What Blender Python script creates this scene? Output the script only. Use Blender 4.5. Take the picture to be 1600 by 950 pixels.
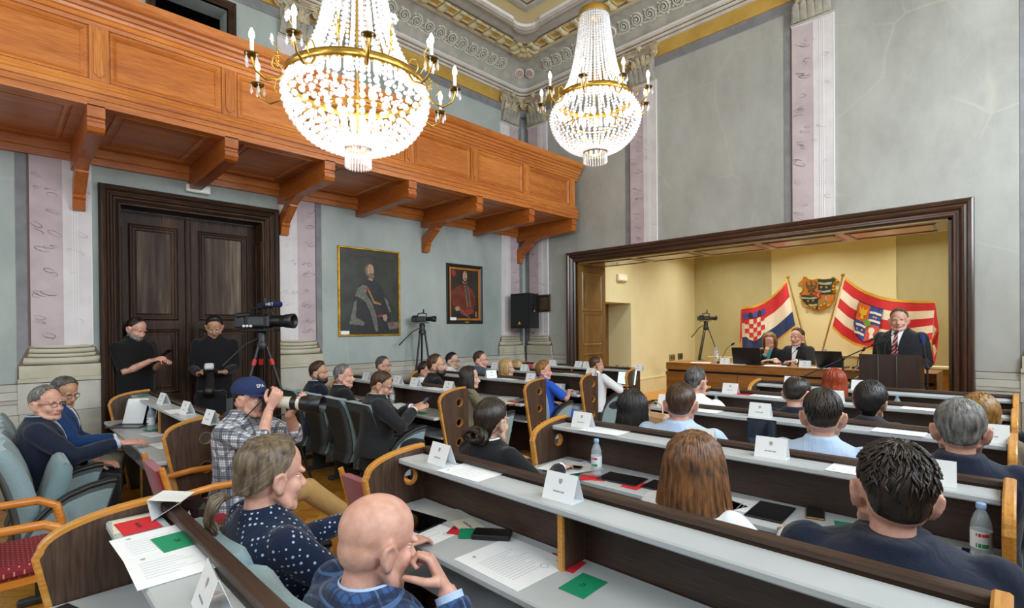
import bpy, bmesh, math, random
import numpy as np
from mathutils import Vector, Matrix
from mathutils.geometry import tessellate_polygon
for _o in list(bpy.data.objects): bpy.data.objects.remove(_o)
sc = bpy.context.scene
COL = sc.collection
Rd = math.radians
PI = math.pi
cos, sin = math.cos, math.sin

# ---------------------------------------------------------------- camera
cam = bpy.data.objects.new('camera', bpy.data.cameras.new('camera'))
COL.objects.link(cam)
_r = Vector((0.71061379, 0.70352861, -0.00869117))
_d = Vector((-0.00207264, -0.0102595, -0.99994522))
_f = Vector((-0.70357924, 0.71059287, -0.00583238))
_m = Matrix.Identity(4)
for _i in range(3):
    _m[_i][0] = _r[_i]; _m[_i][1] = -_d[_i]; _m[_i][2] = -_f[_i]
_m.translation = Vector((0, 0, 1.62))
cam.matrix_world = _m
cam.data.sensor_width = 36; cam.data.lens = 802.57 / 1600 * 36
cam.data.shift_y = (517.95 - 475) / 1600
cam.data.clip_start = 0.05; cam.data.clip_end = 100
sc.camera = cam

# ---------------------------------------------------------------- world, daylight, exposure
w = bpy.data.worlds.new('world'); sc.world = w; w.use_nodes = True
w.node_tree.nodes['Background'].inputs[0].default_value = (0.75, 0.87, 1.0, 1)
w.node_tree.nodes['Background'].inputs[1].default_value = 0.3
sc.view_settings.view_transform = 'Standard'; sc.view_settings.look = 'None'
sc.view_settings.gamma = 1.0; sc.view_settings.use_curve_mapping = False
sc.view_settings.exposure = 0.38
WIN = [(-1.9, 1.5), (0.9, 1.5), (3.4, 1.5), (5.6, 1.5)]     # tall windows of the right wall: centre y, width
WINX = 1.5
def area_light(name, loc, rot, sx, sy, power, color):
    l = bpy.data.lights.new(name, 'AREA'); l.shape = 'RECTANGLE'; l.size = sx; l.size_y = sy
    l.energy = power; l.color = color
    o = bpy.data.objects.new(name, l); o.location = loc; o.rotation_euler = rot; COL.objects.link(o)
    return o
for _y, _w in WIN:
    area_light('window_daylight', (WINX + 0.28, _y, 3.75), (0, Rd(80), 0), 2.5, _w, 190 if _y > 5 else 105, (0.84, 0.93, 1.0))
# rear windows behind the camera
for _x in (-5.2, -2.6):
    area_light('window_daylight', (_x, -3.3, 3.75), (Rd(80), 0, 0), 1.5, 2.5, 60, (0.90, 0.96, 1.0))

# ---------------------------------------------------------------- toolkit
def lin(h):
    h = h.lstrip('#'); o = []
    for i in (0, 2, 4):
        c = int(h[i:i+2], 16) / 255
        o.append(c / 12.92 if c <= 0.04045 else ((c + 0.055) / 1.055) ** 2.4)
    return (*o, 1.0)

def newmat(name):
    m = bpy.data.materials.new(name); m.use_nodes = True
    nt = m.node_tree; b = nt.nodes['Principled BSDF']
    return m, nt, b

def mat(name, c1, c2=None, rough=0.6, metal=0.0, scale=8.0, bump=0.0, stretch=None, spec=0.5, detail=4.0, lo=0.35, hi=0.65,
        bscale=None, sheen=0.0, coat=0.0, trans=0.0, alpha=1.0, rot=None, emit=0.0):
    m, nt, b = newmat(name); N = nt.nodes; L = nt.links
    b.inputs['Base Color'].default_value = lin(c1)
    b.inputs['Roughness'].default_value = rough; b.inputs['Metallic'].default_value = metal
    b.inputs['Specular IOR Level'].default_value = spec
    if sheen: b.inputs['Sheen Weight'].default_value = sheen
    if coat: b.inputs['Coat Weight'].default_value = coat; b.inputs['Coat Roughness'].default_value = 0.15
    if trans: b.inputs['Transmission Weight'].default_value = trans
    if alpha < 1: b.inputs['Alpha'].default_value = alpha
    if emit: b.inputs['Emission Color'].default_value = lin(c1); b.inputs['Emission Strength'].default_value = emit
    if c2 or bump:
        tc = N.new('ShaderNodeTexCoord'); mp = N.new('ShaderNodeMapping'); L.new(tc.outputs['Object'], mp.inputs[0])
        if stretch: mp.inputs['Scale'].default_value = stretch
        if rot: mp.inputs['Rotation'].default_value = rot
        nz = N.new('ShaderNodeTexNoise'); nz.inputs['Scale'].default_value = scale; nz.inputs['Detail'].default_value = detail
        L.new(mp.outputs[0], nz.inputs[0])
        if c2:
            rp = N.new('ShaderNodeValToRGB'); rp.color_ramp.elements[0].position = lo; rp.color_ramp.elements[1].position = hi
            rp.color_ramp.elements[0].color = lin(c1); rp.color_ramp.elements[1].color = lin(c2)
            L.new(nz.outputs[0], rp.inputs[0]); L.new(rp.outputs[0], b.inputs['Base Color'])
        if bump:
            bp = N.new('ShaderNodeBump'); bp.inputs['Strength'].default_value = bump; bp.inputs['Distance'].default_value = 0.01
            src = nz
            if bscale:
                src = N.new('ShaderNodeTexNoise'); src.inputs['Scale'].default_value = bscale; src.inputs['Detail'].default_value = 3
                L.new(mp.outputs[0], src.inputs[0])
            L.new(src.outputs[0], bp.inputs['Height']); L.new(bp.outputs[0], b.inputs['Normal'])
    return m

def wood(name, c1, c2, axis='X', rough=0.45, scale=5.0, c3=None, fine=14.0, coat=0.0, ring=0.5, spec=0.5):
    """streaky grain running along one axis, with slow colour drift"""
    m, nt, b = newmat(name); N = nt.nodes; L = nt.links
    tc = N.new('ShaderNodeTexCoord'); mp = N.new('ShaderNodeMapping'); L.new(tc.outputs['Object'], mp.inputs[0])
    st = {'X': (0.07, 1, 1), 'Y': (1, 0.07, 1), 'Z': (1, 1, 0.07)}[axis]
    mp.inputs['Scale'].default_value = st
    n1 = N.new('ShaderNodeTexNoise'); n1.inputs['Scale'].default_value = scale; n1.inputs['Detail'].default_value = 6; n1.inputs['Distortion'].default_value = ring
    n2 = N.new('ShaderNodeTexNoise'); n2.inputs['Scale'].default_value = scale * fine; n2.inputs['Detail'].default_value = 3
    L.new(mp.outputs[0], n1.inputs[0]); L.new(mp.outputs[0], n2.inputs[0])
    mx = N.new('ShaderNodeMix'); mx.data_type = 'FLOAT'; mx.inputs[0].default_value = 0.45
    L.new(n1.outputs[0], mx.inputs[2]); L.new(n2.outputs[0], mx.inputs[3])
    rp = N.new('ShaderNodeValToRGB'); e = rp.color_ramp.elements
    e[0].position = 0.36; e[0].color = lin(c1); e[1].position = 0.64; e[1].color = lin(c2)
    if c3: q = e.new(0.5); q.color = lin(c3)
    L.new(mx.outputs[0], rp.inputs[0]); L.new(rp.outputs[0], b.inputs['Base Color'])
    b.inputs['Roughness'].default_value = rough; b.inputs['Specular IOR Level'].default_value = spec
    if coat: b.inputs['Coat Weight'].default_value = coat; b.inputs['Coat Roughness'].default_value = 0.2
    bp = N.new('ShaderNodeBump'); bp.inputs['Strength'].default_value = 0.12; bp.inputs['Distance'].default_value = 0.004
    L.new(mx.outputs[0], bp.inputs['Height']); L.new(bp.outputs[0], b.inputs['Normal'])
    return m

class MB:
    """collects shapes; build() links them as ONE mesh object"""
    def __init__(s): s.v = []; s.f = []; s.sm = []; s.mi = []
    def add(s, vs, fs, smooth=False, mi=0):
        o = len(s.v); s.v.extend([tuple(p) for p in vs])
        for f in fs: s.f.append([i + o for i in f]); s.sm.append(smooth); s.mi.append(mi)
        return s
    def bx(s, x0, x1, y0, y1, z0, z1, bev=0.0, mi=0, M=None):
        if x0 > x1: x0, x1 = x1, x0
        if y0 > y1: y0, y1 = y1, y0
        if z0 > z1: z0, z1 = z1, z0
        c = Vector(((x0+x1)/2, (y0+y1)/2, (z0+z1)/2)); h = ((x1-x0)/2, (y1-y0)/2, (z1-z0)/2)
        if bev <= 0:
            vs = [(c[0]+a*h[0], c[1]+b*h[1], c[2]+d*h[2]) for a in (-1, 1) for b in (-1, 1) for d in (-1, 1)]
            fs = [(0, 1, 3, 2), (4, 6, 7, 5), (0, 4, 5, 1), (2, 3, 7, 6), (0, 2, 6, 4), (1, 5, 7, 3)]
        else:
            bev = min(bev, min(h) * 0.98); vs = []; idx = {}
            for a in (-1, 1):
                for b in (-1, 1):
                    for d in (-1, 1):
                        sg = (a, b, d)
                        for k in range(3):
                            idx[(a, b, d, k)] = len(vs)
                            vs.append(tuple(c[i] + sg[i] * (h[i] if i == k else h[i] - bev) for i in range(3)))
            fs = []
            for k in range(3):
                i, j = [q for q in range(3) if q != k]
                for sg in (-1, 1):
                    q = []
                    for (a, b) in ((-1, -1), (1, -1), (1, 1), (-1, 1)):
                        t = [0, 0, 0]; t[k] = sg; t[i] = a; t[j] = b; q.append(idx[(*t, k)])
                    fs.append(q)
            for k in range(3):
                i, j = [q for q in range(3) if q != k]
                for a in (-1, 1):
                    for b in (-1, 1):
                        t = [0, 0, 0]; t[i] = a; t[j] = b; t[k] = -1; t2 = list(t); t2[k] = 1
                        fs.append([idx[(*t, i)], idx[(*t2, i)], idx[(*t2, j)], idx[(*t, j)]])
            for a in (-1, 1):
                for b in (-1, 1):
                    for d in (-1, 1): fs.append([idx[(a, b, d, 0)], idx[(a, b, d, 1)], idx[(a, b, d, 2)]])
        if M is not None: vs = [M @ Vector(p) for p in vs]
        return s.add(vs, fs, False, mi)
    def cb(s, c, size, bev=0.0, rz=0.0, M=None, mi=0):
        """box by centre, size, turn about z"""
        T = Matrix.Translation(Vector(c)) @ Matrix.Rotation(rz, 4, 'Z')
        if M is not None: T = M @ T
        x, y, z = size
        return s.bx(-x/2, x/2, -y/2, y/2, -z/2, z/2, bev, mi, T)
    def tube(s, pts, r, n=8, smooth=True, mi=0, closed=False, flat=None):
        P = [Vector(p) for p in pts]; k = len(P); rs = [r] * k if not hasattr(r, '__len__') else r
        rings = []; up = None
        for i in range(k):
            if closed: t = P[(i+1) % k] - P[i-1]
            else: t = P[min(i+1, k-1)] - P[max(i-1, 0)]
            if t.length < 1e-9: t = Vector((0, 0, 1))
            t.normalize()
            if up is None:
                up = Vector((0, 0, 1)) if abs(t.z) < 0.9 else Vector((1, 0, 0))
            u = up - t * up.dot(t)
            if u.length < 1e-6: u = t.orthogonal()
            u.normalize(); up = u; b = t.cross(u)
            a2 = flat if flat else 1.0
            rings.append([P[i] + (u * cos(2*PI*j/n) * a2 + b * sin(2*PI*j/n)) * rs[i] for j in range(n)])
        return s.loft(rings, smooth, mi, caps=not closed, closed=closed)
    def loft(s, rings, smooth=True, mi=0, caps=True, closed=False, wrap=True):
        n = len(rings[0]); vs = [p for r in rings for p in r]; fs = []; k = len(rings)
        for i in range(k if closed else k - 1):
            a = i * n; b = ((i + 1) % k) * n
            for j in range(n if wrap else n - 1):
                j2 = (j + 1) % n; fs.append((a + j, a + j2, b + j2, b + j))
        s.add(vs, fs, smooth, mi)
        if caps and not closed:
            s.add(rings[0], [list(range(n))[::-1]], False, mi); s.add(rings[-1], [list(range(n))], False, mi)
        return s
    def lathe(s, prof, c=(0, 0, 0), n=16, smooth=True, mi=0, M=None, caps=True):
        rings = []
        for r, z in prof:
            ring = [Vector((c[0] + r*cos(2*PI*j/n), c[1] + r*sin(2*PI*j/n), c[2] + z)) for j in range(n)]
            rings.append([M @ p for p in ring] if M is not None else ring)
        return s.loft(rings, smooth, mi, caps)
    def ball(s, c, r, nu=10, nv=6, smooth=True, mi=0, M=None):
        rr = (r, r, r) if not hasattr(r, '__len__') else r
        c = Vector(c); vs = []; fs = []
        def P(a, b): 
            p = Vector((rr[0]*cos(a)*sin(b), rr[1]*sin(a)*sin(b), rr[2]*cos(b)))
            return c + (M @ p if M is not None else p)
        vs.append(P(0, 0))
        for i in range(1, nv):
            for j in range(nu): vs.append(P(2*PI*j/nu, PI*i/nv))
        vs.append(P(0, PI)); e = len(vs) - 1
        for j in range(nu):
            fs.append((0, 1 + j, 1 + (j+1) % nu)); o = 1 + (nv-2)*nu
            fs.append((e, o + (j+1) % nu, o + j))
        for i in range(nv - 2):
            for j in range(nu):
                a = 1 + i*nu; j2 = (j+1) % nu; fs.append((a+j, a+nu+j, a+nu+j2, a+j2))
        return s.add(vs, fs, smooth, mi)
    def octa(s, c, r, h=None, mi=0):
        h = h or r; x, y, z = c
        return s.add([(x+r,y,z),(x,y+r,z),(x-r,y,z),(x,y-r,z),(x,y,z+h),(x,y,z-h)],
                     [(0,1,4),(1,2,4),(2,3,4),(3,0,4),(1,0,5),(2,1,5),(3,2,5),(0,3,5)], False, mi)
    def plate(s, loops, w0, w1, fn, mi=0, smooth_rim=False):
        """2D outline (first loop) with holes, extruded from w0 to w1; fn(u, v, w) -> point"""
        L3 = [[Vector((u, v, 0)) for u, v in lp] for lp in loops]
        tri = tessellate_polygon(L3); flat = [p for lp in loops for p in lp]; k = len(flat)
        vs = [fn(u, v, w0) for u, v in flat] + [fn(u, v, w1) for u, v in flat]
        fs = [tuple(t) for t in tri] + [tuple(i + k for i in t[::-1]) for t in tri]
        s.add(vs, fs, False, mi); o = 0
        for lp in loops:
            n = len(lp); ring = []
            a = [fn(u, v, w0) for u, v in lp]; b = [fn(u, v, w1) for u, v in lp]
            s.add(a + b, [(j, (j+1) % n, n + (j+1) % n, n + j) for j in range(n)], smooth_rim, mi)
        return s
    def rim(s, loop, w0, w1, fn, mi=0, smooth=True):
        n = len(loop); a = [fn(u, v, w0) for u, v in loop]; b = [fn(u, v, w1) for u, v in loop]
        return s.add(a + b, [(j, (j+1) % n, n + (j+1) % n, n + j) for j in range(n)], smooth, mi)
    def frame(s, u0, u1, v0, v1, prof, fn, mi=0, sides='LTRB', smooth=False):
        """moulding swept round a rectangle; prof = [(outward offset, projection)...]; fn(u, v, w)"""
        loops = [[(u0-o, v0-o, p), (u0-o, v1+o, p), (u1+o, v1+o, p), (u1+o, v0-o, p)] for o, p in prof]
        def q(i, o, p):
            if sides == 'LTR' and i in (0, 3): return (u0-o if i == 0 else u1+o, v0, p)
            return ((u0-o, v0-o, p), (u0-o, v1+o, p), (u1+o, v1+o, p), (u1+o, v0-o, p))[i]
        segs = [(0, 1), (1, 2), (2, 3)] + ([(3, 0)] if 'B' in sides else [])
        for a, b in segs:
            ra = [fn(*q(a, o, p)) for o, p in prof]; rb = [fn(*q(b, o, p)) for o, p in prof]; n = len(prof)
            s.add(ra + rb, [(j, j+1, n+j+1, n+j) for j in range(n-1)], smooth, mi)
        return s
    def strip(s, prof, fn, t0, t1, mi=0, smooth=False, caps=True):
        """profile [(a, b)] swept straight from t0 to t1; fn(a, b, t)"""
        A = [fn(a, b, t0) for a, b in prof]; B = [fn(a, b, t1) for a, b in prof]; n = len(prof)
        s.add(A + B, [(j, (j+1) % n, n + (j+1) % n, n + j) for j in range(n)], smooth, mi)
        if caps:
            tri = tessellate_polygon([[Vector((a, b, 0)) for a, b in prof]])
            s.add(A, [tuple(t) for t in tri]); s.add(B, [tuple(t[::-1]) for t in tri])
        return s
    def xf(s, M):
        s.v = [tuple(M @ Vector(p)) for p in s.v]; return s
    def mesh(s, name, mats):
        me = bpy.data.meshes.new(name); me.from_pydata(s.v, [], s.f)
        for m in (mats if isinstance(mats, (list, tuple)) else [mats]): me.materials.append(m)
        me.polygons.foreach_set('use_smooth', s.sm); me.polygons.foreach_set('material_index', s.mi); me.update()
        return me
    def build(s, name, mats, parent=None, loc=None, rz=0.0, kind=None):
        return link(name, s.mesh(name, mats), parent, loc, rz, kind)

def link(name, me, parent=None, loc=None, rz=0.0, kind=None):
    o = bpy.data.objects.new(name, me); COL.objects.link(o)
    if parent is not None: o.parent = parent
    if loc is not None: o.location = loc
    if rz: o.rotation_euler = (0, 0, rz)
    if kind: o['kind'] = kind
    return o
def tag(o, label, cat, group=None, kind=None):
    o['label'] = label; o['category'] = cat
    if group: o['group'] = group
    if kind: o['kind'] = kind
    return o
def thing(name, label, cat, loc=(0, 0, 0), rz=0.0, group=None):
    o = bpy.data.objects.new(name, None); COL.objects.link(o); o.location = loc; o.rotation_euler = (0, 0, rz)
    o.empty_display_size = 0.1
    return tag(o, label, cat, group)
def struct(name, parent=None, loc=None):
    o = bpy.data.objects.new(name, None); COL.objects.link(o); o['kind'] = 'structure'
    if parent is not None: o.parent = parent
    if loc: o.location = loc
    return o
def dup(root, loc=None, rz=None, label=None, group=None):
    def cp(o, parent):
        c = o.copy(); COL.objects.link(c); c.parent = parent
        for ch in KIDS.get(o.name, ()): cp(ch, c)
        return c
    KIDS = {}
    stack = [root]
    while stack:
        o = stack.pop(); ch = list(o.children); KIDS[o.name] = ch; stack += ch
    r = cp(root, None)
    if loc is not None: r.location = loc
    if rz is not None: r.rotation_euler = (0, 0, rz)
    if label: r['label'] = label
    if group: r['group'] = group
    return r
def circle(cx, cy, r, n=20, ry=None):
    return [(cx + r*cos(2*PI*i/n), cy + (ry or r)*sin(2*PI*i/n)) for i in range(n)]
def arc(cx, cy, r, a0, a1, n):
    return [(cx + r*cos(Rd(a0+(a1-a0)*i/n)), cy + r*sin(Rd(a0+(a1-a0)*i/n))) for i in range(n+1)]
# planes of the room
XL, YS, XR, YB, ZC = -6.9, 7.34, WINX, -3.0, 6.55
fnL = lambda u, v, w: (XL + w, u, v)            # left wall: u = y, v = z, w = out of the wall
fnS = lambda u, v, w: (u, YS - w, v)            # stage wall: u = x, v = z
# ---------------------------------------------------------------- materials of the room
def wall_mat(name, c1, c2, c3, vein, vs=1.0):
    m, nt, b = newmat(name); N = nt.nodes; L = nt.links
    tc = N.new('ShaderNodeTexCoord')
    n1 = N.new('ShaderNodeTexNoise'); n1.inputs['Scale'].default_value = 0.9; n1.inputs['Detail'].default_value = 8; n1.inputs['Roughness'].default_value = 0.65
    mp = N.new('ShaderNodeMapping'); mp.inputs['Scale'].default_value = (1, 1, 0.55); L.new(tc.outputs['Object'], mp.inputs[0]); L.new(mp.outputs[0], n1.inputs[0])
    rp = N.new('ShaderNodeValToRGB'); e = rp.color_ramp.elements
    e[0].position = 0.3; e[0].color = lin(c1); e[1].position = 0.7; e[1].color = lin(c3); q = e.new(0.5); q.color = lin(c2)
    L.new(n1.outputs[0], rp.inputs[0])
    mp2 = N.new('ShaderNodeMapping'); mp2.inputs['Rotation'].default_value = (0.6, 0.5, 0.3); L.new(tc.outputs['Object'], mp2.inputs[0])
    nd = N.new('ShaderNodeTexNoise'); nd.inputs['Scale'].default_value = 1.3; L.new(mp2.outputs[0], nd.inputs[0])
    ad = N.new('ShaderNodeVectorMath'); ad.operation = 'MULTIPLY_ADD'; ad.inputs[1].default_value = (0.22,)*3
    L.new(nd.outputs['Color'], ad.inputs[0]); L.new(mp2.outputs[0], ad.inputs[2])
    vo = N.new('ShaderNodeTexVoronoi'); vo.feature = 'DISTANCE_TO_EDGE'; vo.inputs['Scale'].default_value = 0.75 * vs; L.new(ad.outputs[0], vo.inputs[0])
    vr = N.new('ShaderNodeMapRange'); vr.inputs[1].default_value = 0.0; vr.inputs[2].default_value = 0.014; vr.inputs[3].default_value = 0.16; vr.inputs[4].default_value = 0.0
    L.new(vo.outputs['Distance'], vr.inputs[0])
    n3 = N.new('ShaderNodeTexNoise'); n3.inputs['Scale'].default_value = 1.1; L.new(tc.outputs['Object'], n3.inputs[0])
    mr = N.new('ShaderNodeMapRange'); mr.inputs[1].default_value = 0.45; mr.inputs[2].default_value = 0.62; L.new(n3.outputs[0], mr.inputs[0])
    mu = N.new('ShaderNodeMath'); mu.operation = 'MULTIPLY'; L.new(vr.outputs[0], mu.inputs[0]); L.new(mr.outputs[0], mu.inputs[1])
    mx = N.new('ShaderNodeMix'); mx.data_type = 'RGBA'; L.new(mu.outputs[0], mx.inputs[0]); L.new(rp.outputs[0], mx.inputs[6]); mx.inputs[7].default_value = lin(vein)
    L.new(mx.outputs[2], b.inputs['Base Color']); b.inputs['Roughness'].default_value = 0.6
    return m
M_wall = wall_mat('painted_marble_wall', '#8c9793', '#a3aca8', '#b2b9b5', '#d6d3bd')
M_wallS = wall_mat('painted_marble_wall_warm', '#8f8e88', '#a5a49e', '#b5b5b1', '#dcd6bc')
M_alc = wall_mat('alcove_plaster', '#cfcaa0', '#d8d4ac', '#dfdbb6', '#ece8cc')
M_olive = wall_mat('alcove_olive_plaster', '#a9a376', '#b3ad80', '#bdb78c', '#d2ceac')
M_cream = mat('cream_paint', '#e4deb0', '#ddd7a6', rough=0.7, scale=2)
M_stone = mat('dado_stone_paint', '#a9a59a', '#b8b4a9', rough=0.7, scale=3, stretch=(1, 1, 4))
M_stone2 = mat('dado_stone_light', '#b6b2a7', '#c3bfb5', rough=0.7, scale=4)
M_line = mat('painted_dark_line', '#6b5750', rough=0.8)
M_base = mat('column_base_paint', '#b4ad98', '#c3bca9', rough=0.7, scale=5)
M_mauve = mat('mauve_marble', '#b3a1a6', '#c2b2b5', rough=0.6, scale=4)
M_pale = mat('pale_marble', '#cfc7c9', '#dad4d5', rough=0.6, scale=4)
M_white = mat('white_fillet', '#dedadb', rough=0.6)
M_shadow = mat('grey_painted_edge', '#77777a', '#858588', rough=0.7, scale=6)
M_vein = mat('brown_vein_paint', '#6f5450', '#8a6c66', rough=0.7, scale=3)
M_cap = mat('capital_stone', '#a89578', '#cdbd9f', rough=0.75, scale=9, bump=0.3)
M_cap2 = mat('capital_grey', '#8f8a80', '#a8a293', rough=0.75, scale=9, bump=0.3)
M_ochre = mat('ochre_paint', '#b08a3c', '#c09a4a', rough=0.7, scale=4)
M_ochre2 = mat('ochre_panel', '#c59a38', '#d3ab4c', rough=0.7, scale=8)
M_ceil = mat('ceiling_cream', '#d6c48e', '#dfcf9e', rough=0.75, scale=1.5)
M_ceil2 = mat('ceiling_sand', '#c8b78a', '#d6c79e', rough=0.75, scale=5)
M_mould = mat('cornice_stone', '#c0b6a8', '#cfc6b8', rough=0.7, scale=6)
M_mould2 = mat('cornice_grey', '#a8a298', '#b7b1a6', rough=0.7, scale=6)
M_frieze = mat('frieze_grey', '#9c988e', '#b2ada1', rough=0.75, scale=7, bump=0.2)
M_scroll = mat('scroll_stone', '#bab4a6', '#cdc7b8', rough=0.75, scale=20, bump=0.3)
M_disc = mat('pink_disc', '#a98573', '#bd9c8a', rough=0.7, scale=22)
M_balY = wood('balcony_wood_y', '#a2561c', '#d0843a', 'Y', 0.36, 7.0, '#bd6d28', coat=0.25)
M_balX = wood('balcony_wood_x', '#8f4814', '#bd6e2a', 'X', 0.4, 7.0, '#a95a1c', coat=0.2)
M_balZ = wood('balcony_wood_z', '#a55a1c', '#d48840', 'Z', 0.38, 7.0, '#be7029', coat=0.25)
M_balP = wood('balcony_panel_wood', '#aa5e20', '#d88d44', 'Y', 0.33, 5.0, '#c4752e', coat=0.3)
M_door = wood('old_door_wood', '#24160d', '#523a28', 'Z', 0.5, 5.0, '#362318', spec=.22)
M_doorY = wood('old_door_wood_y', '#24160d', '#523a28', 'Y', 0.5, 5.0, '#362318', spec=.22)
M_frameX = wood('stage_frame_wood_x', '#2c190f', '#523322', 'X', 0.3, 5.0, '#3e2518', coat=0.4)
M_frameZ = wood('stage_frame_wood_z', '#2c190f', '#523322', 'Z', 0.3, 5.0, '#3e2518', coat=0.4)
M_jamb = wood('jamb_panel_wood', '#4a3014', '#7a5a2a', 'Z', 0.3, 4.0, '#5f421d', coat=0.4)
M_soffit = wood('soffit_wood', '#8a7038', '#a88e50', 'X', 0.3, 2.5, '#977c42', coat=0.4)
M_black = mat('matte_black', '#0b0b0c', rough=0.6)
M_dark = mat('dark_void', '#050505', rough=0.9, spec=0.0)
M_brass = mat('brass', '#b98f3c', '#d6b25c', rough=0.28, metal=1.0, scale=6)
M_floorb = mat('floor_base', '#5a3612', rough=0.6)
M_amber = wood('stage_floor_wood', '#c67c14', '#e09c2c', 'X', 0.35, 4.0, coat=0.3)

# ---------------------------------------------------------------- floor: herringbone parquet
floor = MB().bx(XL - 0.3, XR + 0.3, YB - 0.3, YS + 0.3, -0.12, -0.016).build('floor', M_floorb, kind='structure')
M_pq = [wood('parquet_%d' % i, a, b, ax, 0.32, 6.0, coat=0.3) for i, (a, b, ax) in enumerate(
    (('#a8701f', '#c98e35', 'X'), ('#9c6419', '#bd822c', 'X'), ('#b27a26', '#d39a42', 'Y'), ('#a66c1e', '#c68a33', 'Y')))]
def parquet():
    n, W = 5, 0.075; g = 0.0012; Ro = Matrix.Rotation(Rd(45), 2); rng = random.Random(4)
    hm = MB().bx(g, n*W - g, g, W - g, -0.016, 0, 0.0015)
    meshes = [hm.mesh('plank', M_pq[i]) for i in (0, 1, 2, 3)]
    near, rest = [], MB()
    for a in range(-160, 160):
        for k in range(-20, 20):
            for kind in (0, 1):
                if kind == 0: x, y = (a + 2*n*k) * W, a * W; dx, dy = n*W/2, W/2
                else: x, y = a * W, (a - 2*n + 1 + 2*n*k) * W; dx, dy = W/2, n*W/2
                c = Ro @ Vector((x + dx, y + dy)); cx, cy = c.x - 3.0, c.y + 2.0
                if not (XL + 0.2 < cx < XR - 0.2 and YB + 0.2 < cy < YS - 0.05): continue
                p = Ro @ Vector((x, y)) if kind == 0 else Ro @ Vector((x + W, y))
                ang = Rd(45) + (PI/2 if kind else 0)
                d = math.hypot(cx + 3.35, (cy - 1.8) * 0.8)
                near.append((d, p.x - 3.0, p.y + 2.0, ang, rng.randrange(2) + 2*kind))
    near.sort()
    for d, x, y, ang, mi in near[:300]: link('plank', meshes[mi], floor, (x, y, 0), ang)
    for d, x, y, ang, mi in near[300:]:
        M = Matrix.Translation((x, y, 0)) @ Matrix.Rotation(ang, 4, 'Z')
        rest.add([M @ Vector(p) for p in ((g, g, 0), (n*W-g, g, 0), (n*W-g, W-g, 0), (g, W-g, 0))], [(0, 1, 2, 3)], False, mi)
    rest.build('parquet_planks', M_pq, floor, kind='stuff')
parquet()

# ---------------------------------------------------------------- walls
DY0, DY1, DZ = 0.96, 2.46, 3.02          # entrance door opening in the left wall
UY0, UY1, UZ0, UZ1 = 1.32, 2.06, 3.7, 5.56
wall_left = MB().plate([[(YB, 0), (DY0, 0), (DY0, DZ), (DY1, DZ), (DY1, 0), (YS, 0), (YS, ZC), (YB, ZC)],
                        [(UY0, UZ0), (UY1, UZ0), (UY1, UZ1), (UY0, UZ1)]], -0.32, 0, fnL).build('wall_left', M_wall, kind='structure')
OX0, OX1, OZ = -5.64, -0.53, 2.785       # stage opening
wall_stage = MB().plate([[(XL, 0), (OX0, 0), (OX0, OZ), (OX1, OZ), (OX1, 0), (XR, 0), (XR, ZC), (XL, ZC)]], -0.86, 0, fnS).build('wall_stage', M_wallS, kind='structure')
wr = [[(YB, 0), (YS, 0), (YS, ZC), (YB, ZC)]]
for y, ww in WIN: wr.append([(y - ww/2, 1.35), (y + ww/2, 1.35), (y + ww/2, 5.05), (y - ww/2, 5.05)])
fnR = lambda u, v, w: (XR - w, u, v)
wall_right = MB().plate(wr, -0.3, 0, fnR).build('wall_right', M_wall, kind='structure')
fnB = lambda u, v, w: (u, YB + w, v)
wb = [[(XL, 0), (XR, 0), (XR, ZC), (XL, ZC)]]
for x in (-5.2, -2.6): wb.append([(x - 0.75, 1.35), (x + 0.75, 1.35), (x + 0.75, 5.05), (x - 0.75, 5.05)])
wall_rear = MB().plate(wb, -0.3, 0, fnB).build('wall_rear', M_wall, kind='structure')
ceiling = MB().bx(XL - 0.3, XR + 0.3, YB - 0.3, YS + 0.9, ZC, ZC + 0.2).build('ceiling', M_ceil, kind='structure')
M_wframe = mat('white_window_frame', '#e6e4de', rough=0.5)
def window_unit(n, fn, c, ww):
    r = struct('window_%d' % n); f = MB()
    f.frame(c - ww/2, c + ww/2, 1.35, 5.05, [(0, -0.2), (0, -0.14), (-0.07, -0.14), (-0.07, -0.2)], fn)
    f.build('window_frame', M_wframe, r)
    for v in (2.6, 3.85): MB().plate([[(c-ww/2+.05, v-.03), (c+ww/2-.05, v-.03), (c+ww/2-.05, v+.03), (c-ww/2+.05, v+.03)]], -0.2, -0.15, fn).build('mullion', M_wframe, r)
    MB().plate([[(c-.04, 1.4), (c+.04, 1.4), (c+.04, 5.0), (c-.04, 5.0)]], -0.2, -0.15, fn).build('mullion', M_wframe, r)
    MB().plate([[(c-ww/2-.08, 1.29), (c+ww/2+.08, 1.29), (c+ww/2+.08, 1.35), (c-ww/2-.08, 1.35)]], 0.001, 0.1, fn).build('window_sill', M_wframe, r)
for i, (y, ww) in enumerate(WIN): window_unit(i + 1, fnR, y, ww)
for i, x in enumerate((-5.2, -2.6)): window_unit(i + 5, fnB, x, 1.5)

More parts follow.
